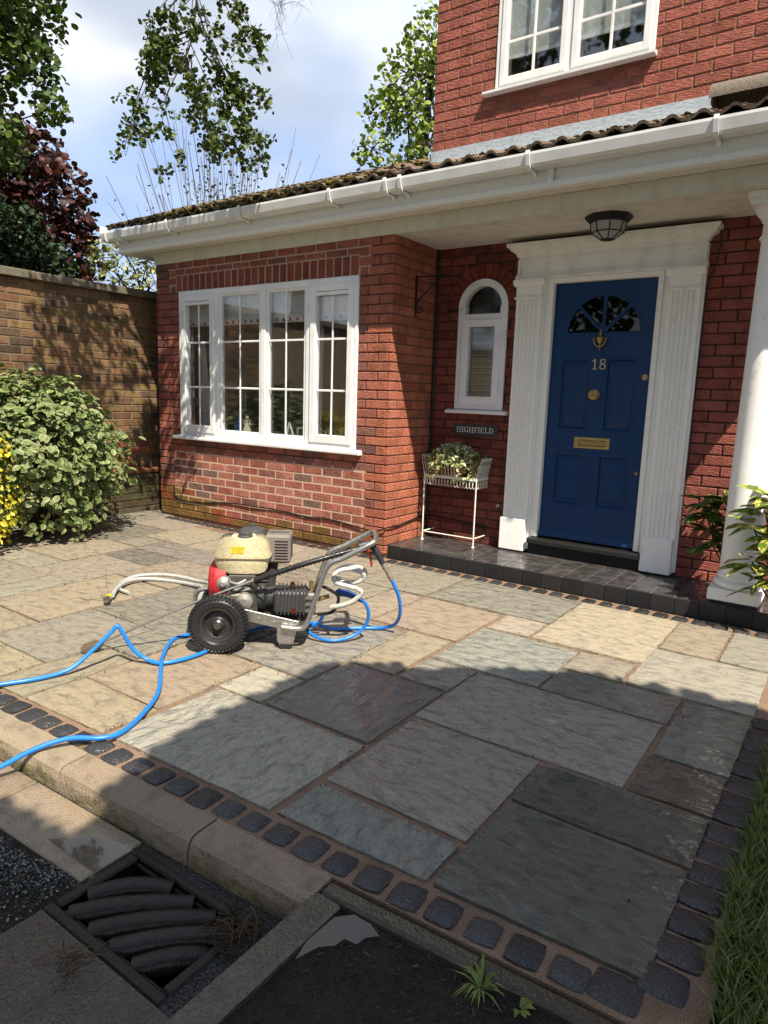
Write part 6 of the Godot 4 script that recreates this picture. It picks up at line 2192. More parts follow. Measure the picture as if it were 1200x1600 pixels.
	for r in 3:
		for i in 5:
			b.box(Vector3(-0.03 + i * 0.012 + r * 0.002, 0.008 - r * 0.010, 0.0015), Vector3(-0.022 + i * 0.012, 0.0115 - r * 0.010, 0.002))
	put(tk, "sticker", b, M.plastic, "yellow warning sticker on the fuel tank")
	b = MB.new()
	b.col = L(0.06, 0.06, 0.062)
	b.T = Transform3D(Basis.IDENTITY, Vector3(0.205, 0.44, -0.43))
	b.lathe([Vector2(0.075, 0.0), Vector2(0.075, 0.11), Vector2(0.066, 0.13), Vector2(0.03, 0.14), Vector2(0.018, 0.142), Vector2(0.018, 0.155), Vector2(0.0, 0.157)], 20)
	put(w, "air_filter", b, M.dirty).position = Vector3(-0.085, 0.005, 0.04)
	# silencer in its louvred guard
	var mf := holder(w, "exhaust", "grey louvred exhaust guard")
	mf.position = Vector3(-0.118, 0.014, 0.03)
	b = MB.new()
	b.col = L(0.19, 0.165, 0.15)
	b.box(Vector3(0.315, 0.395, -0.47), Vector3(0.455, 0.55, -0.30), 0.012)
	b.col = L(0.05, 0.045, 0.04)
	b.tube([Vector3(0.34, 0.25, -0.36), Vector3(0.36, 0.40, -0.36)], 0.028, 10)
	put(mf, "silencer", b, M.dirty)
	for i in 7:
		b = MB.new()
		b.col = L(0.02, 0.018, 0.016)
		var y := 0.417 + i * 0.016
		b.box(Vector3(0.452, y, -0.44), Vector3(0.4562, y + 0.007, -0.33))
		b.box(Vector3(0.37, y, -0.3012), Vector3(0.44, y + 0.007, -0.2985))
		put(mf, "louvre", b, M.plastic)
	for i in 9:
		b = MB.new()
		b.col = L(0.02, 0.018, 0.016)
		b.box(Vector3(0.335 + i * 0.012, 0.549, -0.42), Vector3(0.341 + i * 0.012, 0.5512, -0.36))
		put(mf, "louvre", b, M.plastic)
	# pump
	var pm := holder(w, "pump", "grey ribbed high-pressure pump")
	pm.position = Vector3(-0.066, 0.028, 0)
	b = MB.new()
	b.col = L(0.085, 0.085, 0.085)
	b.T = Transform3D(Basis(Vector3(0, 0, 1), -PI * 0.5), Vector3(0.24, 0.215, -0.225))
	b.lathe([Vector2(0.075, 0.0), Vector2(0.075, 0.03), Vector2(0.058, 0.05), Vector2(0.06, 0.09), Vector2(0.05, 0.1)], 18)
	b.T = Transform3D.IDENTITY
	b.box(Vector3(0.325, 0.145, -0.29), Vector3(0.50, 0.26, -0.135), 0.01)
	put(pm, "housing", b, M.alu)
	for i in 8:
		b = MB.new()
		b.col = vary(L(0.10, 0.10, 0.10), 0.15)
		var x := 0.34 + i * 0.02
		b.box(Vector3(x, 0.138, -0.297), Vector3(x + 0.008, 0.268, -0.128), 0.003)
		put(pm, "rib", b, M.alu)
	b = MB.new()
	b.col = L(0.24, 0.23, 0.21)
	b.box(Vector3(0.50, 0.14, -0.28), Vector3(0.545, 0.25, -0.15), 0.008)
	for i in 6:
		b.T = Transform3D(Basis(Vector3(1, 0, 0), PI * 0.5), Vector3(0.50 + 0.022 * (i % 2), 0.16 + 0.035 * floorf(i / 2.0), -0.15))
		b.lathe([Vector2(0.009, 0), Vector2(0.009, 0.014), Vector2(0, 0.015)], 6, false)
	b.T = Transform3D.IDENTITY
	b.col = L(0.30, 0.2, 0.08)
	b.tube([Vector3(0.54, 0.20, -0.2), Vector3(0.615, 0.225, -0.2)], 0.012, 8)
	b.tube([Vector3(0.52, 0.25, -0.21), Vector3(0.52, 0.30, -0.21)], 0.012, 8)
	b.blob(Vector3(0.42, 0.278, -0.2), Vector3(0.014, 0.016, 0.014), 8, 6)
	put(pm, "manifold", b, M.alu)
	b = MB.new()
	b.col = L(0.32, 0.06, 0.02)
	b.tube([Vector3(0.42, 0.28, -0.2), Vector3(0.42, 0.30, -0.2)], 0.010, 8)
	b.tube([Vector3(0.43, 0.165, -0.126), Vector3(0.43, 0.165, -0.118)], 0.013, 8)
	put(pm, "plug", b, M.brass)
	# leads, bolts and clips
	b = MB.new()
	b.col = L(0.015, 0.015, 0.015)
	b.tube(smooth_path([Vector3(0.14, 0.36, -0.13), Vector3(0.19, 0.33, -0.105), Vector3(0.22, 0.27, -0.12), Vector3(0.20, 0.21, -0.11)], 5), 0.004, 6)
	b.tube(smooth_path([Vector3(0.02, 0.36, -0.13), Vector3(0.07, 0.33, -0.10), Vector3(0.13, 0.33, -0.11), Vector3(0.17, 0.30, -0.13)], 5), 0.0035, 6)
	b.tube(smooth_path([Vector3(0.45, 0.25, -0.2), Vector3(0.50, 0.31, -0.17), Vector3(0.55, 0.30, -0.16), Vector3(0.60, 0.25, -0.18), Vector3(0.57, 0.17, -0.19), Vector3(0.49, 0.15, -0.2)], 5), 0.009, 7)
	put(w, "lead", b, M.rubber)
	b = MB.new()
	b.col = L(0.36, 0.34, 0.30)
	for q in [[0.19, 0.166, -0.081], [0.27, 0.147, -0.081], [0.315, 0.112, -0.075], [0.36, 0.105, -0.075], [0.345, 0.132, -0.075], [0.06, 0.30, -0.112], [0.12, 0.23, -0.11], [0.03, 0.22, -0.11]]:
		b.T = Transform3D(Basis(Vector3(1, 0, 0), PI * 0.5), Vector3(q[0], q[1], q[2]))
		b.lathe([Vector2(0.0075, 0), Vector2(0.0075, 0.006), Vector2(0.0, 0.007)], 6, false)
	b.T = Transform3D.IDENTITY
	b.tube([Vector3(0.16, 0.30, -0.14), Vector3(0.155, 0.36, -0.13)], 0.012, 8)
	b.col = L(0.22, 0.20, 0.18)
	b.box(Vector3(0.03, 0.20, -0.135), Vector3(0.10, 0.285, -0.108), 0.01)
	b.tube([Vector3(0.115, 0.175, -0.12), Vector3(0.115, 0.175, -0.09)], 0.018, 8)
	put(w, "fittings", b, M.alu)
	# --- gun and lance laid across the washer
	var ln := thing("spray_lance", "long pressure-washer lance with ribbed black grip lying across the machine", "spray lance")
	var W := func(a: float, y: float, c: float) -> Vector3: return w.transform * Vector3(a, y, c)
	var tip := Vector3(0.115, 0.035, 2.675)
	var g0: Vector3 = W.call(0.765, 0.535, -0.2)
	var g1: Vector3 = W.call(0.43, 0.452, -0.115)
	var g2: Vector3 = W.call(0.165, 0.362, -0.10)
	b = MB.new()
	b.col = L(0.45, 0.43, 0.38)
	b.tube(smooth_path([g0, g1, g2, g2.lerp(tip, 0.5) + Vector3(0, 0.012, 0), tip], 8), 0.0068, 8)
	put(ln, "tube", b, M.steel)
	b = MB.new()
	b.col = L(0.016, 0.016, 0.017)
	var path := smooth_path([g0.lerp(g1, 0.12), g1, g2], 30)
	var rr := []
	for i in path.size():
		rr.append(0.0165 if i % 2 == 0 else 0.0125)
	b.tube(path, rr, 10)
	put(ln, "grip_sleeve", b, M.rubber)
	b = MB.new()
	b.col = L(0.10, 0.075, 0.05)
	var dirn := (tip - g2).normalized()
	b.tube([tip - dirn * 0.03, tip, tip + dirn * 0.06, tip + dirn * 0.075], [0.012, 0.026, 0.03, 0.022], 14)
	put(ln, "nozzle_guard", b, M.dirty)
	b = MB.new()
	b.col = L(0.03, 0.03, 0.032)
	b.tube(smooth_path([W.call(0.70, 0.53, -0.19), W.call(0.755, 0.54, -0.2), W.call(0.785, 0.515, -0.2), W.call(0.81, 0.475, -0.2), W.call(0.832, 0.435, -0.2)], 5), [0.02, 0.021, 0.022, 0.022, 0.022, 0.021, 0.020, 0.020, 0.020, 0.020, 0.0195, 0.019, 0.0185, 0.018, 0.0175, 0.017, 0.0165, 0.016, 0.016, 0.015, 0.015], 10)
	put(ln, "gun_body", b, M.plastic)
	b = MB.new()
	b.col = L(0.42, 0.03, 0.02)
	b.tube(smooth_path([W.call(0.745, 0.515, -0.2), W.call(0.765, 0.47, -0.2), W.call(0.772, 0.42, -0.2)], 4), 0.007, 6)
	put(ln, "trigger", b, M.plastic, "red trigger")
	b = MB.new()
	b.col = L(0.36, 0.29, 0.22)
	b.tube([W.call(0.832, 0.435, -0.2), W.call(0.843, 0.418, -0.2), W.call(0.855, 0.398, -0.2), W.call(0.88, 0.35, -0.2)], [0.014, 0.017, 0.013, 0.013], 10)
	put(ln, "swivel", b, M.alu)
	# --- hoses
	b = MB.new()
	b.col = L(0.012, 0.17, 0.60)
	b.tube(smooth_path([W.call(0.88, 0.35, -0.2), W.call(0.925, 0.25, -0.22), W.call(0.94, 0.14, -0.26), W.call(0.915, 0.05, -0.33), W.call(0.84, 0.014, -0.38), W.call(0.72, 0.012, -0.38), W.call(0.58, 0.013, -0.36), W.call(0.46, 0.03, -0.40), W.call(0.32, 0.013, -0.52), W.call(0.14, 0.012, -0.55), W.call(-0.08, 0.012, -0.45), W.call(-0.2, 0.012, -0.28), Vector3(0.30, 0.012, 2.20), Vector3(0.285, 0.012, 2.34), Vector3(0.42, 0.012, 2.507), Vector3(0.557, 0.028, 2.623), Vector3(0.76, 0.014, 2.79), Vector3(0.875, 0.014, 2.94), Vector3(0.953, 0.015, 3.09), Vector3(0.945, 0.018, 3.175), Vector3(0.86, 0.022, 3.26), Vector3(0.80, 0.0, 3.36), Vector3(0.74, -0.05, 3.48), Vector3(0.66, -0.082, 3.62), Vector3(0.4, -0.082, 3.9)], 7), 0.0098, 9)
	single("high_pressure_hose", b, M.hose, "bright blue hose curving from the washer over the kerb into the road", "hose", "blue washer hoses")
	b = MB.new()
	b.col = L(0.012, 0.18, 0.63)
	b.tube(smooth_path([Vector3(-0.45, 0.012, 3.32), Vector3(0.05, 0.012, 3.27), Vector3(0.20, 0.012, 3.12), Vector3(0.268, 0.02, 2.93), Vector3(0.295, 0.085, 2.82), Vector3(0.33, 0.165, 2.735), Vector3(0.347, 0.196, 2.71), Vector3(0.36, 0.165, 2.692), Vector3(0.385, 0.075, 2.655), Vector3(0.43, 0.02, 2.61), Vector3(0.50, 0.012, 2.585), Vector3(0.545, 0.012, 2.49), Vector3(0.548, 0.012, 2.34), Vector3(0.50, 0.012, 2.1), Vector3(0.52, 0.015, 1.9), W.call(0.46, 0.05, -0.3), W.call(0.52, 0.14, -0.24)], 7), 0.0098, 9)
	single("water_hose", b, M.hose, "bright blue hose with a raised kink running to the left edge", "hose", "blue washer hoses")
	var fl := thing("outlet_hose", "short blue hose looping from the pump outlet under the steel handle", "hose", Vector3.ZERO, "blue washer hoses")
	b = MB.new()
	b.col = L(0.012, 0.15, 0.54)
	b.tube(smooth_path([W.call(0.66, 0.262, -0.2), W.call(0.735, 0.225, -0.2), W.call(0.765, 0.15, -0.21), W.call(0.74, 0.07, -0.22), W.call(0.67, 0.025, -0.2), W.call(0.57, 0.014, -0.17), W.call(0.47, 0.03, -0.2), W.call(0.42, 0.06, -0.26)], 6), 0.0095, 9)
	put(fl, "tube", b, M.hose)
	b = MB.new()
	b.col = L(0.015, 0.06, 0.24)
	b.tube([W.call(0.585, 0.272, -0.2), W.call(0.60, 0.275, -0.2), W.call(0.655, 0.266, -0.2), W.call(0.73, 0.228, -0.2)], [0.013, 0.021, 0.02, 0.013], 12)
	put(fl, "sleeve", b, M.plastic)
	# clear bypass hose coiled on the handle
	b = MB.new()
	b.col = L(0.56, 0.55, 0.50)
	var coil := []
	for i in 23:
		var a := -0.6 + i * 0.5
		coil.append(W.call(0.665 + cos(a) * 0.078 - i * 0.0008, 0.368 + sin(a) * 0.042, -0.26 + i * 0.005))
	coil.append(W.call(0.72, 0.30, -0.14))
	coil.append(W.call(0.66, 0.235, -0.14))
	coil.append(W.call(0.56, 0.20, -0.17))
	b.tube(smooth_path(coil, 3), 0.013, 8)
	single("clear_hose_coil", b, M.clearhose, "cloudy clear hose coiled inside the steel handle", "hose")
	# grey suction hose lying left of the washer
	var sh := thing("suction_hose", "pale grey suction hose looped on the slabs left of the washer", "hose")
	b = MB.new()
	b.col = L(0.46, 0.46, 0.44)
	b.tube(smooth_path([Vector3(-0.585, 0.03, 2.13), Vector3(-0.70, 0.035, 2.02), Vector3(-0.80, 0.03, 1.87), Vector3(-0.80, 0.02, 1.74), Vector3(-0.66, 0.015, 1.65), Vector3(-0.45, 0.02, 1.62), Vector3(-0.22, 0.05, 1.72), W.call(-0.2, 0.1, -0.26), W.call(-0.13, 0.15, -0.24)], 6), 0.014, 9)
	b.tube(smooth_path([Vector3(-0.60, 0.016, 2.0), Vector3(-0.74, 0.016, 1.98), Vector3(-0.86, 0.02, 1.86), Vector3(-0.86, 0.03, 1.72), Vector3(-0.70, 0.035, 1.60), Vector3(-0.46, 0.03, 1.56), Vector3(-0.2, 0.07, 1.68), W.call(-0.19, 0.13, -0.30), W.call(-0.12, 0.17, -0.28)], 6), 0.0125, 9)
	put(sh, "tube", b, M.clearhose)
	b = MB.new()
	b.col = L(0.55, 0.45, 0.02)
	b.tube([Vector3(-0.60, 0.028, 2.142), Vector3(-0.575, 0.028, 2.165), Vector3(-0.558, 0.028, 2.18)], [0.017, 0.021, 0.02], 12)
	put(sh, "collar", b, M.plastic, "yellow hose collar")
	b = MB.new()
	b.col = L(0.30, 0.29, 0.33)
	b.tube([Vector3(-0.558, 0.028, 2.18), Vector3(-0.538, 0.027, 2.2), Vector3(-0.52, 0.024, 2.215)], [0.019, 0.022, 0.012], 12)
	b.col = L(0.05, 0.05, 0.05)
	b.tube(smooth_path([Vector3(-0.585, 0.05, 2.155), Vector3(-0.63, 0.11, 2.14), Vector3(-0.645, 0.19, 2.13)], 4), 0.0012, 4)
	b.tube(smooth_path([Vector3(-0.59, 0.03, 2.17), Vector3(-0.68, 0.006, 2.23), Vector3(-0.78, 0.005, 2.24)], 4), 0.0014, 4)
	put(sh, "connector", b, M.steel)

# ---------------------------------------------------------------- garden wall
func build_garden_wall() -> void:
	var gw := thing("garden_wall", "tall weathered brown brick garden wall with flat coping left of the house", "wall")
	var tr := facing_x(-3.25)
	var b := MB.new()
	var mort := L(0.25, 0.195, 0.13)
	backing(b, tr, -7.0, 2.4, -0.2, 2.26, [], [], mort, 0.22)
	put(gw, "mortar", b, M.mortar)
	var look := func(_s, y):
		var k := rng.randf()
		var c := vary(L(0.215, 0.128, 0.075), 0.22)
		if k < 0.18:
			c = vary(L(0.125, 0.09, 0.062), 0.2)
		elif k < 0.34:
			c = vary(L(0.26, 0.175, 0.085), 0.2)
		if y < 0.75 and k > 0.4:
			c = vary(L(0.27, 0.10, 0.062), 0.18)
		return c
	brickwork(gw, tr, -1.75, 0.75, 0.47, 2.26, [], [], look, 0.475, 0.0, true)
	var look2 := func(_s, _y): return vary(L(0.10, 0.085, 0.05), 0.25)
	brickwork(gw, tr, -1.75, 0.75, -0.02, 0.41, [], [], look2, -0.02, 0.06, true, 0.225, 0.03)
	finish_bricks(300)
	b = MB.new()
	b.col = mort * 0.7
	b.box(Vector3(-3.3, -0.2, -0.75), Vector3(-3.235, 0.42, 7.0))
	put(gw, "footing", b, M.mortar)
	for i in 12:
		b = MB.new()
		b.col = vary(L(0.27, 0.10, 0.07), 0.15)
		b.T = Transform3D(Basis(Vector3(0, 0, 1), -0.35), Vector3(-3.222, 0.44, 1.7 - i * 0.22))
		b.box(Vector3(-0.05, -0.02, -0.21), Vector3(0.022, 0.02, 0.0), 0.003)
		put(gw, "plinth_brick", b, M.oldbrick)
	for i in 16:
		b = MB.new()
		b.col = vary(L(0.19, 0.16, 0.12), 0.14)
		var z := 7.0 - i * 0.59
		b.box(Vector3(-3.52, 2.262 + R(0, 0.003), z - 0.585), Vector3(-3.19, 2.335 + R(-0.003, 0.003), z), 0.006)
		put(gw, "coping_stone", b, M.concrete)

# ---------------------------------------------------------------- foliage
func leaf_mesh(fold: float, rim: Color, heart: Color, wide := 0.45) -> ArrayMesh:
	# a pointed oval blade of unit length lying along z, folded along its midrib
	var b := MB.new()
	var st := [[0.0, 0.0], [0.25, 0.85], [0.55, 1.0], [0.8, 0.6], [1.0, 0.0]]
	for i in 4:
		for s: float in [-1.0, 1.0]:
			var a := Vector3(0, -0.05 * sin(PI * st[i][0]), st[i][0])
			var c := Vector3(0, -0.05 * sin(PI * st[i + 1][0]) - (0.08 if i == 3 else 0.0), st[i + 1][0])
			var p := a + Vector3(s * wide * st[i][1], fold * st[i][1], 0)
			var q := c + Vector3(s * wide * st[i + 1][1], fold * st[i + 1][1], 0)
			var ma := a.lerp(p, 0.62)
			var mc := c.lerp(q, 0.62)
			b.col = heart
			if i > 0:
				b.ftri(a, ma, mc, Vector3.UP)
			b.ftri(a, mc, c, Vector3.UP)
			b.col = rim
			if st[i][1] > 0.0:
				b.ftri(ma, p, q, Vector3.UP)
			if st[i + 1][1] > 0.0:
				b.ftri(ma, q, mc, Vector3.UP)
	return b.mesh()

func toward(out: Vector3, roll: float) -> Basis:
	# blade lies along z; its upper face turns to "out"
	var zz := out.cross(Vector3(R(-1, 1), R(-1, 1), R(-1, 1))).normalized()
	if zz.length() < 0.5:
		zz = Vector3.RIGHT
	var bs := Basis(out.cross(zz).normalized() * 1.0, out.normalized(), zz)
	bs.x = bs.y.cross(bs.z)
	return bs * Basis(Vector3(0, 0, 1), roll)

func shrub(called: String, label: String, at: Vector3, rad: Vector3, n: int, size: float, leaf: ArrayMesh, tones: Array, singles: int, lump: float, mat: Material) -> void:
	var t := thing(called, label, "shrub", at)
	var nz := FastNoiseLite.new()
	nz.seed = 40 + int(at.z * 10)
	nz.frequency = 1.0
	var all := []
	for i in n:
		var d := Vector3(rng.randfn(), rng.randfn(), rng.randfn()).normalized()
		if d.y < -0.75:
			d.y = -d.y
		var deep := pow(rng.randf(), 3.0) * 0.38
		var r := (1.0 + lump * nz.get_noise_3dv(d * 2.4)) * (1.0 - deep)
		var p := d * rad * r
		if p.y + rad.y * 0.98 < 0.03:
			continue
		var out := (d / rad).normalized() * 0.8 + Vector3(R(-0.6, 0.6), R(0.1, 0.9), R(-0.6, 0.6))
		var bs := toward(out.normalized(), R(-0.5, 0.5))
		# blades hang tip-down a little
		if bs.z.y > 0.1:
			bs = bs * Basis(Vector3.UP, PI)
		var s := size * (R(0.5, 1.05) if rng.randf() < 0.6 else R(1.0, 1.5))
		all.append([(at + p).distance_to(EYE) + deep * 8.0, Transform3D(bs.scaled(Vector3(s, s, s)), p + Vector3(0, rad.y * 0.98, 0)), vary(tones[rng.randi() % tones.size()], 0.22)])
	all.sort_custom(func(a, b): return a[0] < b[0])
	var ts := []
	var cs := []
	var cache := {}
	for i in all.size():
		if i < singles:
			var k := rng.randi() % 6
			if not cache.has(k):
				var m2: StandardMaterial3D = mat.duplicate()
				var tone: Color = vary(tones[k % tones.size()], 0.15)
				m2.albedo_color = tone.linear_to_srgb()
				cache[k] = m2
			var o := putm(t, "leaf", leaf, cache[k])
			o.transform = all[i][1]
		else:
			ts.append(all[i][1])
			cs.append(all[i][2])
	scatter(t, "foliage", leaf, mat, ts, cs)
	var b := MB.new()
	b.col = L(0.07, 0.05, 0.035)
	for i in 16:
		var a := R(0, TAU)
		var e := Vector3(cos(a) * rad.x * R(0.3, 0.8), rad.y * R(0.9, 1.7), sin(a) * rad.z * R(0.3, 0.8))
		b.tube(smooth_path([Vector3(cos(a) * 0.06, 0.0, sin(a) * 0.06), e * 0.5 + Vector3(R(-0.1, 0.1), 0.05, R(-0.1, 0.1)), e], 3), [0.014, 0.013, 0.012, 0.01, 0.008, 0.006, 0.004], 6, false)
	put(t, "stem", b, M.bark)

func build_shrubs() -> void:
	var vleaf := leaf_mesh(0.10, Color(1.25, 1.2, 1.1), Color(0.55, 0.64, 0.48), 0.34)
	shrub("variegated_shrub", "large rounded shrub with pale variegated leaves in front of the garden wall", Vector3(-2.72, 0, 1.45), Vector3(0.60, 0.68, 0.70), 7600, 0.062, vleaf, [L(0.27, 0.30, 0.13), L(0.19, 0.235, 0.09), L(0.33, 0.35, 0.18), L(0.13, 0.175, 0.06)], 300, 0.55, M.leaf)
	var yleaf := leaf_mesh(0.12, Color(1.1, 1.05, 0.9), Color(0.95, 0.95, 0.9), 0.36)
	shrub("golden_shrub", "bright yellow-leaved shrub at the left edge", Vector3(-2.42, 0, 2.12), Vector3(0.30, 0.56, 0.34), 1900, 0.042, yleaf, [L(0.55, 0.44, 0.02), L(0.46, 0.40, 0.03), L(0.60, 0.50, 0.05), L(0.30, 0.30, 0.03)], 120, 0.35, M.leaf)
	aucuba("spotted_laurel", "spotted yellow-green laurel in front of the white column base", Vector3(2.93, -0.012, 0.06), [Vector3(2.75, 0.82, 0.0), Vector3(2.67, 0.63, 0.02), Vector3(2.78, 0.56, 0.05), Vector3(2.69, 0.42, 0.04), Vector3(2.80, 0.73, 0.0), Vector3(2.80, 0.36, 0.06), Vector3(2.87, 0.62, 0.05), Vector3(2.88, 0.88, 0.0), Vector3(2.74, 0.30, 0.05), Vector3(2.72, 0.72, 0.0), Vector3(2.85, 0.48, 0.05)], 10, 0.16, 0)
	aucuba("green_laurel", "dark green laurel half hidden between the column and the door surround", Vector3(2.52, 0.0945, -0.52), [Vector3(2.38, 0.70, -0.46), Vector3(2.33, 0.60, -0.44), Vector3(2.42, 0.60, -0.42), Vector3(2.37, 0.50, -0.43), Vector3(2.46, 0.74, -0.46), Vector3(2.45, 0.44, -0.42), Vector3(2.31, 0.68, -0.46), Vector3(2.40, 0.40, -0.42)], 10, 0.14, 1)

func aucuba(called: String, label: String, foot: Vector3, heads: Array, per: int, size: float, kind: int) -> void:
	var t := thing(called, label, "shrub", foot)
	var shapes := []
	for v in 5:
		var b := MB.new()
		var n := 7
		for i in n:
			for s in 6:
				var t0 := float(i) / n
				var t1 := float(i + 1) / n
				var w0 := 0.21 * pow(sin(PI * clampf(t0 * 0.94 + 0.03, 0, 1)), 0.8)
				var w1 := 0.21 * pow(sin(PI * clampf(t1 * 0.94 + 0.03, 0, 1)), 0.8)
				if i == 0:
					w0 = 0.01
				if i == n - 1:
					w1 = 0.004
				var a := s / 3.0 - 1.0
				var c := (s + 1) / 3.0 - 1.0
				var f := func(t_: float, w_: float, k: float) -> Vector3: return Vector3(k * w_, 0.10 * absf(k) * w_ / 0.21 * 0.6 - 0.16 * t_ * t_, t_)
				var k := rng.randf()
				if kind == 0:
					b.col = vary(L(0.50, 0.46, 0.10), 0.2) if k < 0.38 else vary(L(0.10, 0.16, 0.022), 0.25)
				else:
					b.col = vary(L(0.32, 0.33, 0.07), 0.2) if k < 0.12 else vary(L(0.05, 0.095, 0.018), 0.25)
				b.quad(f.call(t0, w0, a), f.call(t0, w0, c), f.call(t1, w1, c), f.call(t1, w1, a), Vector3.UP)
		shapes.append(b.mesh())
	var sb := MB.new()
	sb.col = L(0.06, 0.09, 0.03)
	for h: Vector3 in heads:
		var hp := h - foot
		sb.tube(smooth_path([Vector3(hp.x * 0.1, 0, hp.z * 0.1), hp * 0.5 + Vector3(0.03, -0.02, 0), hp], 4), 0.0055, 6)
		for i in per:
			var a := TAU * (i + R(-0.3, 0.3)) / per
			var droop := R(-0.55, 0.75)
			var d := Vector3(cos(a) * cos(droop), -sin(droop) * 0.8 + 0.15, sin(a) * cos(droop)).normalized()
			var xx := Vector3.UP.cross(d).normalized()
			var bs := Basis(xx, d.cross(xx), d) * Basis(Vector3(0, 0, 1), R(-0.4, 0.4))
			var s := size * R(0.7, 1.25)
			var o := putm(t, "leaf", shapes[rng.randi() % 5], M.gleaf)
			o.transform = Transform3D(bs.scaled(Vector3(s, s, s)), hp + d * 0.012 + Vector3(0, R(-0.03, 0.02), 0))
	put(t, "stem", sb, M.twig)

# clumps: [centre, radius]; limbs run from the trunk to every clump, leaves fill the clumps unevenly
func tree(called: String, label: String, foot: Vector3, trunk: Array, clumps: Array, leaf: ArrayMesh, size: float, dens: float, tones: Array, bark: Color, gap := 0.0) -> Node3D:
	var t := thing(called, label, "tree", foot)
	var b := MB.new()
	b.col = bark
	var pts := []
	var rad := []
	for q in trunk:
		pts.append(q[0] - foot)
		rad.append(q[1])
	var sp := smooth_path(pts, 4)
	var r2 := []
	for i in sp.size():
		r2.append(lerpf(rad[mini(i / 4, rad.size() - 1)], rad[mini(i / 4 + 1, rad.size() - 1)], (i % 4) / 4.0))
	b.tube(sp, r2, 12)
	var nz := FastNoiseLite.new()
	nz.seed = 77
	nz.frequency = 1.0
	var ts := []
	var cs := []
	for c in clumps:
		var m: Vector3 = c[0] - foot
		var r: float = c[1]
		var from: Vector3 = sp[int(sp.size() * R(0.55, 0.99)) % sp.size()]
		var th := clampf(r * 0.05, 0.006, 0.05)
		b.tube(smooth_path([from, from.lerp(m, 0.5) + Vector3(R(-0.2, 0.2), R(0.0, 0.3), R(-0.2, 0.2)) * r, m], 4), [th * 1.4, th * 1.3, th * 1.2, th * 1.1, th, th * 0.9, th * 0.8, th * 0.7, th * 0.6], 6, false)
		for i in 12:
			var d := Vector3(rng.randfn(), rng.randfn(), rng.randfn()).normalized()
			b.tube(smooth_path([m, m + d * r * 0.5 + Vector3(R(-0.1, 0.1), R(-0.1, 0.1), R(-0.1, 0.1)) * r, m + d * r * R(0.8, 1.05)], 2), [th * 0.5, th * 0.42, th * 0.34, th * 0.25, th * 0.15], 4, false)
		var n := int(dens * pow(r / size, 2.0))
		for i in n:
			var d := Vector3(rng.randfn(), rng.randfn(), rng.randfn()).normalized()
			var p := m + d * r * (0.35 + 0.75 * sqrt(rng.randf())) * (1.0 + 0.35 * nz.get_noise_3dv(d * 2.5 + m))
			if nz.get_noise_3dv(p * (1.6 / r)) < gap - 0.35:
				continue
			var out := Vector3(R(-1, 1), R(0.1, 1.3), R(-1, 1)).normalized()
			var s := size * R(0.6, 1.25)
			ts.append(Transform3D(toward(out, R(-0.6, 0.6)).scaled(Vector3(s, s, s)), p))
			cs.append(vary(tones[rng.randi() % tones.size()], 0.28))
	put(t, "trunk", b, M.bark)
	scatter(t, "crown", leaf, M.leaf, ts, cs)
	return t

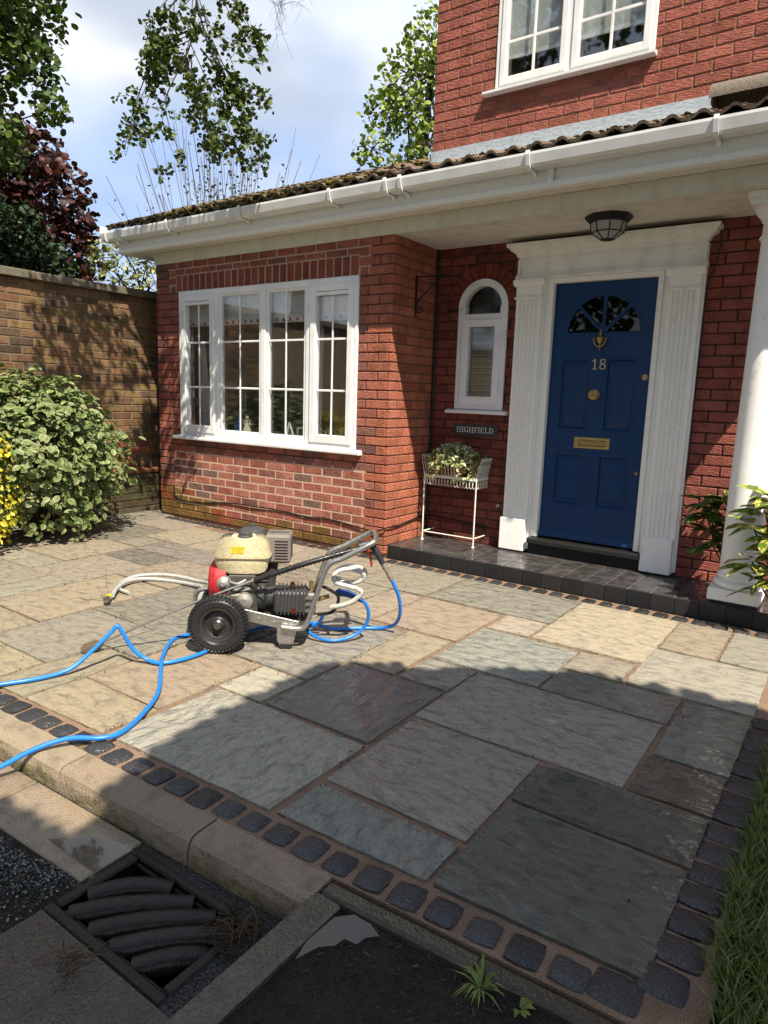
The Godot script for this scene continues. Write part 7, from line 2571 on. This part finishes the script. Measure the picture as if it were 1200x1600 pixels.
func build_trees() -> void:
	var leaf := leaf_mesh(0.10, Color(1, 1, 1), Color(0.92, 0.92, 0.9), 0.42)
	var round_leaf := leaf_mesh(0.08, Color(1, 1, 1), Color(0.9, 0.92, 0.88), 0.5)
	# tree over the garden wall: trunk out of view on the left, crown above the frame, strands hanging before the sky
	var dt := tree("drooping_tree", "slender leafy branches hanging down in front of the sky above the low roof", Vector3(-5.2, -0.14, 4.6),
		[[Vector3(-5.2, -0.14, 4.6), 0.22], [Vector3(-5.0, 2.4, 4.4), 0.18], [Vector3(-4.3, 4.6, 3.8), 0.12], [Vector3(-2.6, 5.4, 2.4), 0.06], [Vector3(-1.6, 5.1, 1.2), 0.03], [Vector3(-1.31, 4.53, 0.78), 0.014]],
		[[Vector3(-1.75, 4.75, 1.75), 0.36], [Vector3(-1.35, 4.75, 1.95), 0.36], [Vector3(-1.5, 4.62, 1.3), 0.26], [Vector3(-1.95, 4.6, 1.5), 0.3], [Vector3(-1.05, 4.75, 2.2), 0.3], [Vector3(-2.3, 5.3, 2.4), 0.5]],
		round_leaf, 0.05, 11.0, [L(0.075, 0.105, 0.022), L(0.10, 0.135, 0.03), L(0.055, 0.08, 0.018)], L(0.045, 0.04, 0.035), 0.3)
	var foot := Vector3(-5.2, -0.14, 4.6)
	var lines := [
		[Vector3(-1.31, 4.53, 0.78), Vector3(-1.27, 3.88, 0.88), Vector3(-1.37, 3.4, 1.05), Vector3(-1.22, 2.99, 1.02)],
		[Vector3(-1.28, 3.95, 0.87), Vector3(-1.46, 3.8, 1.02), Vector3(-1.55, 3.44, 1.16), Vector3(-1.58, 3.07, 1.26)],
		[Vector3(-1.29, 4.2, 0.83), Vector3(-1.12, 3.75, 0.82), Vector3(-0.95, 3.6, 0.72), Vector3(-0.78, 3.5, 0.62)],
		[Vector3(-1.2, 3.95, 0.83), Vector3(-1.02, 3.6, 0.78), Vector3(-0.88, 3.3, 0.72), Vector3(-0.80, 3.12, 0.70)],
		[Vector3(-1.3, 4.45, 0.79), Vector3(-1.1, 4.25, 0.7), Vector3(-0.97, 4.05, 0.65), Vector3(-0.90, 3.9, 0.60)],
		[Vector3(-1.27, 3.7, 0.92), Vector3(-1.2, 3.45, 0.95), Vector3(-1.08, 3.2, 0.9), Vector3(-1.0, 3.05, 0.85)],
		[Vector3(-1.3, 4.3, 0.8), Vector3(-1.42, 4.1, 0.95), Vector3(-1.48, 3.9, 1.02), Vector3(-1.5, 3.7, 1.08)],
		[Vector3(-1.2, 3.8, 0.86), Vector3(-1.05, 3.6, 0.8), Vector3(-1.0, 3.4, 0.8), Vector3(-0.93, 3.2, 0.78)]]
	var b := MB.new()
	b.col = L(0.045, 0.04, 0.035)
	var ts := []
	var cs := []
	for pass_ in 3:
		for l in lines:
			var sh := Vector3(R(-0.09, 0.09), R(-0.08, 0.08), R(-0.12, 0.12)) * pass_
			var pp := []
			for q in l:
				pp.append(q - foot + sh)
			var path := smooth_path(pp, 6)
			var rr := []
			for i in path.size():
				rr.append(lerpf(0.008 if pass_ == 0 else 0.004, 0.0012, float(i) / path.size()))
			b.tube(path, rr, 5, false)
			for i in path.size():
				if i < 4:
					continue
				if rng.randf() < 0.6:
					var side := Vector3(R(-1, 1), R(-0.9, 0.2), R(-1, 1)).normalized() * R(0.06, 0.16)
					b.tube([path[i], path[i] + side * 0.6 + Vector3(0, 0.01, 0), path[i] + side], 0.0013, 4, false)
					for k in 16:
						var s := R(0.024, 0.044)
						ts.append(Transform3D(toward(Vector3(R(-1, 1), R(0.1, 1.2), R(-1, 1)).normalized(), R(-0.5, 0.5)).scaled(Vector3(s, s, s)), path[i] + side * R(0.2, 1.05) + Vector3(R(-0.03, 0.03), R(-0.04, 0.03), R(-0.03, 0.03))))
						cs.append(vary([L(0.075, 0.105, 0.022), L(0.10, 0.14, 0.03), L(0.055, 0.08, 0.018)][rng.randi() % 3], 0.28))
	# a bare spray at the top right of the strands
	for i in 7:
		var e := Vector3(R(-0.75, -0.5), R(3.75, 4.2), R(0.3, 0.55)) - foot
		var mid := Vector3(R(-0.85, -0.7), R(4.15, 4.35), 0.5) - foot
		var tw := smooth_path([Vector3(-1.0, 4.6, 0.6) - foot, mid, mid.lerp(e, 0.5) + Vector3(R(-0.05, 0.05), R(-0.02, 0.05), 0), e], 4)
		b.tube(tw, [0.0022, 0.0021, 0.002, 0.0019, 0.0018, 0.0017, 0.0016, 0.0015, 0.0014, 0.0012, 0.001, 0.0008, 0.0006], 4, false)
		for k in 5:
			var at: Vector3 = tw[5 + k]
			b.tube([at, at + Vector3(R(-0.05, 0.05), R(-0.06, 0.0), R(-0.03, 0.03)), at + Vector3(R(-0.09, 0.09), R(-0.12, -0.02), R(-0.04, 0.04))], 0.0008, 3, false)
	put(dt, "hanging_twigs", b, M.twig)
	scatter(dt, "hanging_leaves", round_leaf, M.leaf, ts, cs)
	# big green tree beyond the wall, overhanging it at the top left
	tree("overhanging_tree", "broad-leaved dark green tree overhanging the garden wall at the top left", Vector3(-5.9, -0.14, 1.9),
		[[Vector3(-5.9, -0.14, 1.9), 0.26], [Vector3(-5.7, 2.0, 1.7), 0.2], [Vector3(-5.2, 3.8, 1.4), 0.14], [Vector3(-4.8, 4.8, 1.2), 0.08]],
		[[Vector3(-4.45, 4.75, 1.06), 0.65], [Vector3(-4.0, 4.9, 0.7), 0.42], [Vector3(-3.82, 4.35, 0.68), 0.26], [Vector3(-3.68, 3.95, 0.62), 0.17], [Vector3(-4.02, 3.6, 0.95), 0.26], [Vector3(-4.45, 4.0, 1.15), 0.5], [Vector3(-4.8, 5.5, 1.0), 0.7], [Vector3(-5.2, 4.4, 1.6), 0.7]],
		round_leaf, 0.066, 22.0, [L(0.05, 0.085, 0.018), L(0.07, 0.115, 0.022), L(0.035, 0.06, 0.015), L(0.10, 0.14, 0.03)], L(0.055, 0.045, 0.035))
	tree("copper_maple", "dark copper-leaved maple beyond the garden wall", Vector3(-8.2, -0.14, -1.3),
		[[Vector3(-8.2, -0.14, -1.3), 0.24], [Vector3(-8.15, 1.6, -1.3), 0.2], [Vector3(-7.9, 3.2, -1.2), 0.12], [Vector3(-7.7, 4.2, -1.2), 0.07]],
		[[Vector3(-8.0, 4.6, -0.8), 0.75], [Vector3(-7.5, 4.65, -1.2), 0.5], [Vector3(-7.15, 4.1, -1.35), 0.5], [Vector3(-6.85, 3.65, -1.5), 0.33], [Vector3(-7.3, 3.3, -1.2), 0.6], [Vector3(-6.62, 3.15, -1.55), 0.26], [Vector3(-7.9, 3.7, -0.8), 0.7]],
		leaf_mesh(0.1, Color(1, 1, 1), Color(0.85, 0.9, 0.9), 0.55), 0.105, 22.0, [L(0.04, 0.013, 0.014), L(0.06, 0.018, 0.018), L(0.025, 0.011, 0.012), L(0.10, 0.03, 0.022)], L(0.05, 0.04, 0.035))
	tree("dark_green_tree", "dense dark green tree just above the garden wall at the far left", Vector3(-7.2, -0.14, -0.3),
		[[Vector3(-7.2, -0.14, -0.3), 0.16], [Vector3(-7.2, 1.4, -0.35), 0.12], [Vector3(-7.1, 2.8, -0.4), 0.07]],
		[[Vector3(-7.3, 3.4, -0.3), 0.55], [Vector3(-6.85, 3.4, -0.6), 0.4], [Vector3(-6.5, 3.0, -0.8), 0.36], [Vector3(-7.3, 2.7, -0.35), 0.6], [Vector3(-6.7, 2.6, -0.7), 0.5]],
		leaf, 0.085, 26.0, [L(0.02, 0.042, 0.013), L(0.03, 0.058, 0.017), L(0.016, 0.032, 0.012)], L(0.05, 0.04, 0.03))
	tree("pale_tree", "pale yellow-green small tree with thin dark stems behind the bay corner", Vector3(-5.1, -0.14, -1.3),
		[[Vector3(-5.1, -0.14, -1.3), 0.035], [Vector3(-5.05, 1.2, -1.3), 0.03], [Vector3(-5.0, 2.6, -1.3), 0.018]],
		[[Vector3(-5.42, 3.02, -1.0), 0.22], [Vector3(-5.15, 3.08, -1.15), 0.24], [Vector3(-4.93, 3.0, -1.35), 0.24], [Vector3(-5.2, 2.72, -1.1), 0.26], [Vector3(-4.9, 2.65, -1.35), 0.26], [Vector3(-4.7, 2.9, -1.5), 0.22]],
		leaf, 0.055, 11.0, [L(0.27, 0.30, 0.08), L(0.20, 0.24, 0.06), L(0.33, 0.33, 0.12), L(0.12, 0.15, 0.04)], L(0.03, 0.025, 0.02), 0.22)
	tree("lime_tree", "bright lime-green tree rising behind the low roof beside the upper wall", Vector3(-3.9, -0.14, -6.6),
		[[Vector3(-3.9, -0.14, -6.6), 0.2], [Vector3(-3.9, 3.0, -6.6), 0.15], [Vector3(-3.95, 5.4, -6.5), 0.09], [Vector3(-3.9, 7.0, -6.6), 0.05]],
		[[Vector3(-4.6, 5.65, -5.85), 0.32], [Vector3(-4.5, 6.3, -6.0), 0.36], [Vector3(-4.25, 7.0, -6.4), 0.5], [Vector3(-4.0, 7.6, -6.7), 0.5], [Vector3(-4.15, 6.3, -6.25), 0.42], [Vector3(-3.75, 5.7, -6.4), 0.45], [Vector3(-3.5, 7.0, -6.8), 0.6], [Vector3(-4.1, 5.3, -6.2), 0.4]],
		leaf, 0.10, 19.0, [L(0.20, 0.27, 0.045), L(0.27, 0.33, 0.06), L(0.13, 0.18, 0.03)], L(0.06, 0.05, 0.04), 0.12)
	# bare whippy stems behind the roof
	var t := thing("twiggy_bush", "tall bush of bare upright stems with a few leaves behind the mossy roof", "bush", Vector3(-4.0, -0.14, -1.75))
	b = MB.new()
	b.col = L(0.12, 0.10, 0.09)
	ts = []
	cs = []
	for i in 70:
		var x := clampf(rng.randfn() * 0.5, -1.15, 1.05)
		var top := Vector3(x * 1.15 + R(-0.12, 0.12), R(4.0, 5.05) - absf(x) * 0.3, -x * 0.7 + R(-0.3, 0.3))
		var base := Vector3(x * 0.35, 0, R(-0.2, 0.2))
		var knee := Vector3(x * 0.7, 2.6, -x * 0.3)
		var stem := smooth_path([base, knee, top], 5)
		b.tube(stem, R(0.0025, 0.0065), 4, false)
		for j in 18:
			if absf(x - 0.25) > 0.5 and rng.randf() < 0.8:
				continue
			var sq: Vector3 = stem[6].lerp(stem[9], rng.randf())
			var q := sq + Vector3(R(-0.06, 0.06), R(-0.06, 0.05), R(-0.06, 0.06))
			var s := R(0.025, 0.055)
			ts.append(Transform3D(toward(Vector3(R(-1, 1), R(0.2, 1), R(-1, 1)).normalized(), 0).scaled(Vector3(s, s, s)), q))
			cs.append(vary(L(0.07, 0.095, 0.03), 0.35))
	put(t, "stem", b, M.twig)
	scatter(t, "foliage", leaf, M.leaf, ts, cs)
	shade_tree()
	# trees across the road, seen in the panes
	for q in [[Vector3(-5.5, -0.14, 13.0), "tall street tree across the road on the left"], [Vector3(2.5, -0.14, 16.0), "tall street tree across the road opposite the door"]]:
		var f: Vector3 = q[0]
		var cl := []
		for i in 11:
			var a := TAU * i / 5.0
			cl.append([f + Vector3(cos(a) * 2.2, 4.0 + i * 0.85, sin(a) * 2.2), 1.9])
		tree("street_tree", q[1], f, [[f, 0.3], [f + Vector3(0, 3.0, 0), 0.26], [f + Vector3(0.2, 7.0, 0), 0.18], [f + Vector3(0, 11.0, 0), 0.08]], cl, leaf, 0.3, 16.0, [L(0.05, 0.085, 0.02), L(0.075, 0.115, 0.025)], L(0.06, 0.05, 0.04))

# the tree whose shade lies across the front of the patio; it stands right of and above the camera
func shade_tree() -> void:
	var foot := Vector3(5.6, -0.02, 5.6)
	var t := thing("shade_tree", "dense tree right of the camera that shades the front of the patio", "tree", foot)
	var k := Vector3(SUN.x, 1.0, SUN.z)
	var shade := PackedVector2Array([Vector2(1.13, 2.1), Vector2(1.24, 1.98), Vector2(1.40, 1.875), Vector2(1.56, 1.83), Vector2(1.76, 1.62), Vector2(2.0, 1.50), Vector2(2.15, 1.36), Vector2(2.9, 1.24), Vector2(4.2, 1.1), Vector2(5.6, 1.8), Vector2(5.9, 4.0), Vector2(4.6, 5.4), Vector2(2.4, 5.3), Vector2(0.8, 4.8), Vector2(0.5, 4.2), Vector2(0.75, 3.68), Vector2(1.0, 3.585), Vector2(1.31, 3.56), Vector2(1.25, 3.34), Vector2(1.195, 3.07), Vector2(1.125, 2.8), Vector2(1.13, 2.5)])
	var b := MB.new()
	b.col = L(0.055, 0.045, 0.035)
	b.tube(smooth_path([Vector3.ZERO, Vector3(-0.05, 1.4, -0.05), Vector3(-0.1, 2.6, -0.2), Vector3(-0.15, 4.4, -0.35)], 4), [0.2, 0.19, 0.18, 0.17, 0.16, 0.155, 0.15, 0.14, 0.13, 0.12, 0.11, 0.10, 0.08], 12)
	for i in 12:
		var a := TAU * i / 12.0 + R(-0.1, 0.1)
		b.tube(smooth_path([Vector3(-0.1, 2.7 + 0.1 * (i % 4), -0.2), Vector3(-0.1 + cos(a) * 0.9, 3.4, -0.2 + sin(a) * 0.8), Vector3(-0.3 + cos(a) * 1.9, 3.9, -0.4 + sin(a) * 1.5)], 4), [0.07, 0.065, 0.06, 0.055, 0.05, 0.04, 0.035, 0.03, 0.02], 7, false)
	put(t, "trunk", b, M.bark)
	var ts := []
	var cs := []
	var leaf := leaf_mesh(0.06, Color(1, 1, 1), Color(0.92, 0.92, 0.9), 0.48)
	var tries := 0
	while ts.size() < 42000 and tries < 200000:
		tries += 1
		var g := Vector2(R(0.4, 6.0), R(1.0, 5.5))
		if not Geometry2D.is_point_in_polygon(g, shade):
			continue
		var h := R(3.3, 4.9)
		var s := R(0.055, 0.095)
		var p := Vector3(g.x + k.x * h, h, g.y + k.z * h)
		ts.append(Transform3D(toward((k + Vector3(R(-0.7, 0.7), R(-0.3, 0.5), R(-0.7, 0.7))).normalized(), 0).scaled(Vector3(s, s, s)), p - foot))
		cs.append(vary(L(0.055, 0.09, 0.022), 0.3))
	scatter(t, "crown", leaf, M.leaf, ts, cs)

func _ready() -> void:
	rng.seed = 18
	camera_and_light()
	materials()
	build_ground()
	build_house()
	build_garden_wall()
	build_small_things()
	build_washer()
	build_shrubs()
	build_trees()
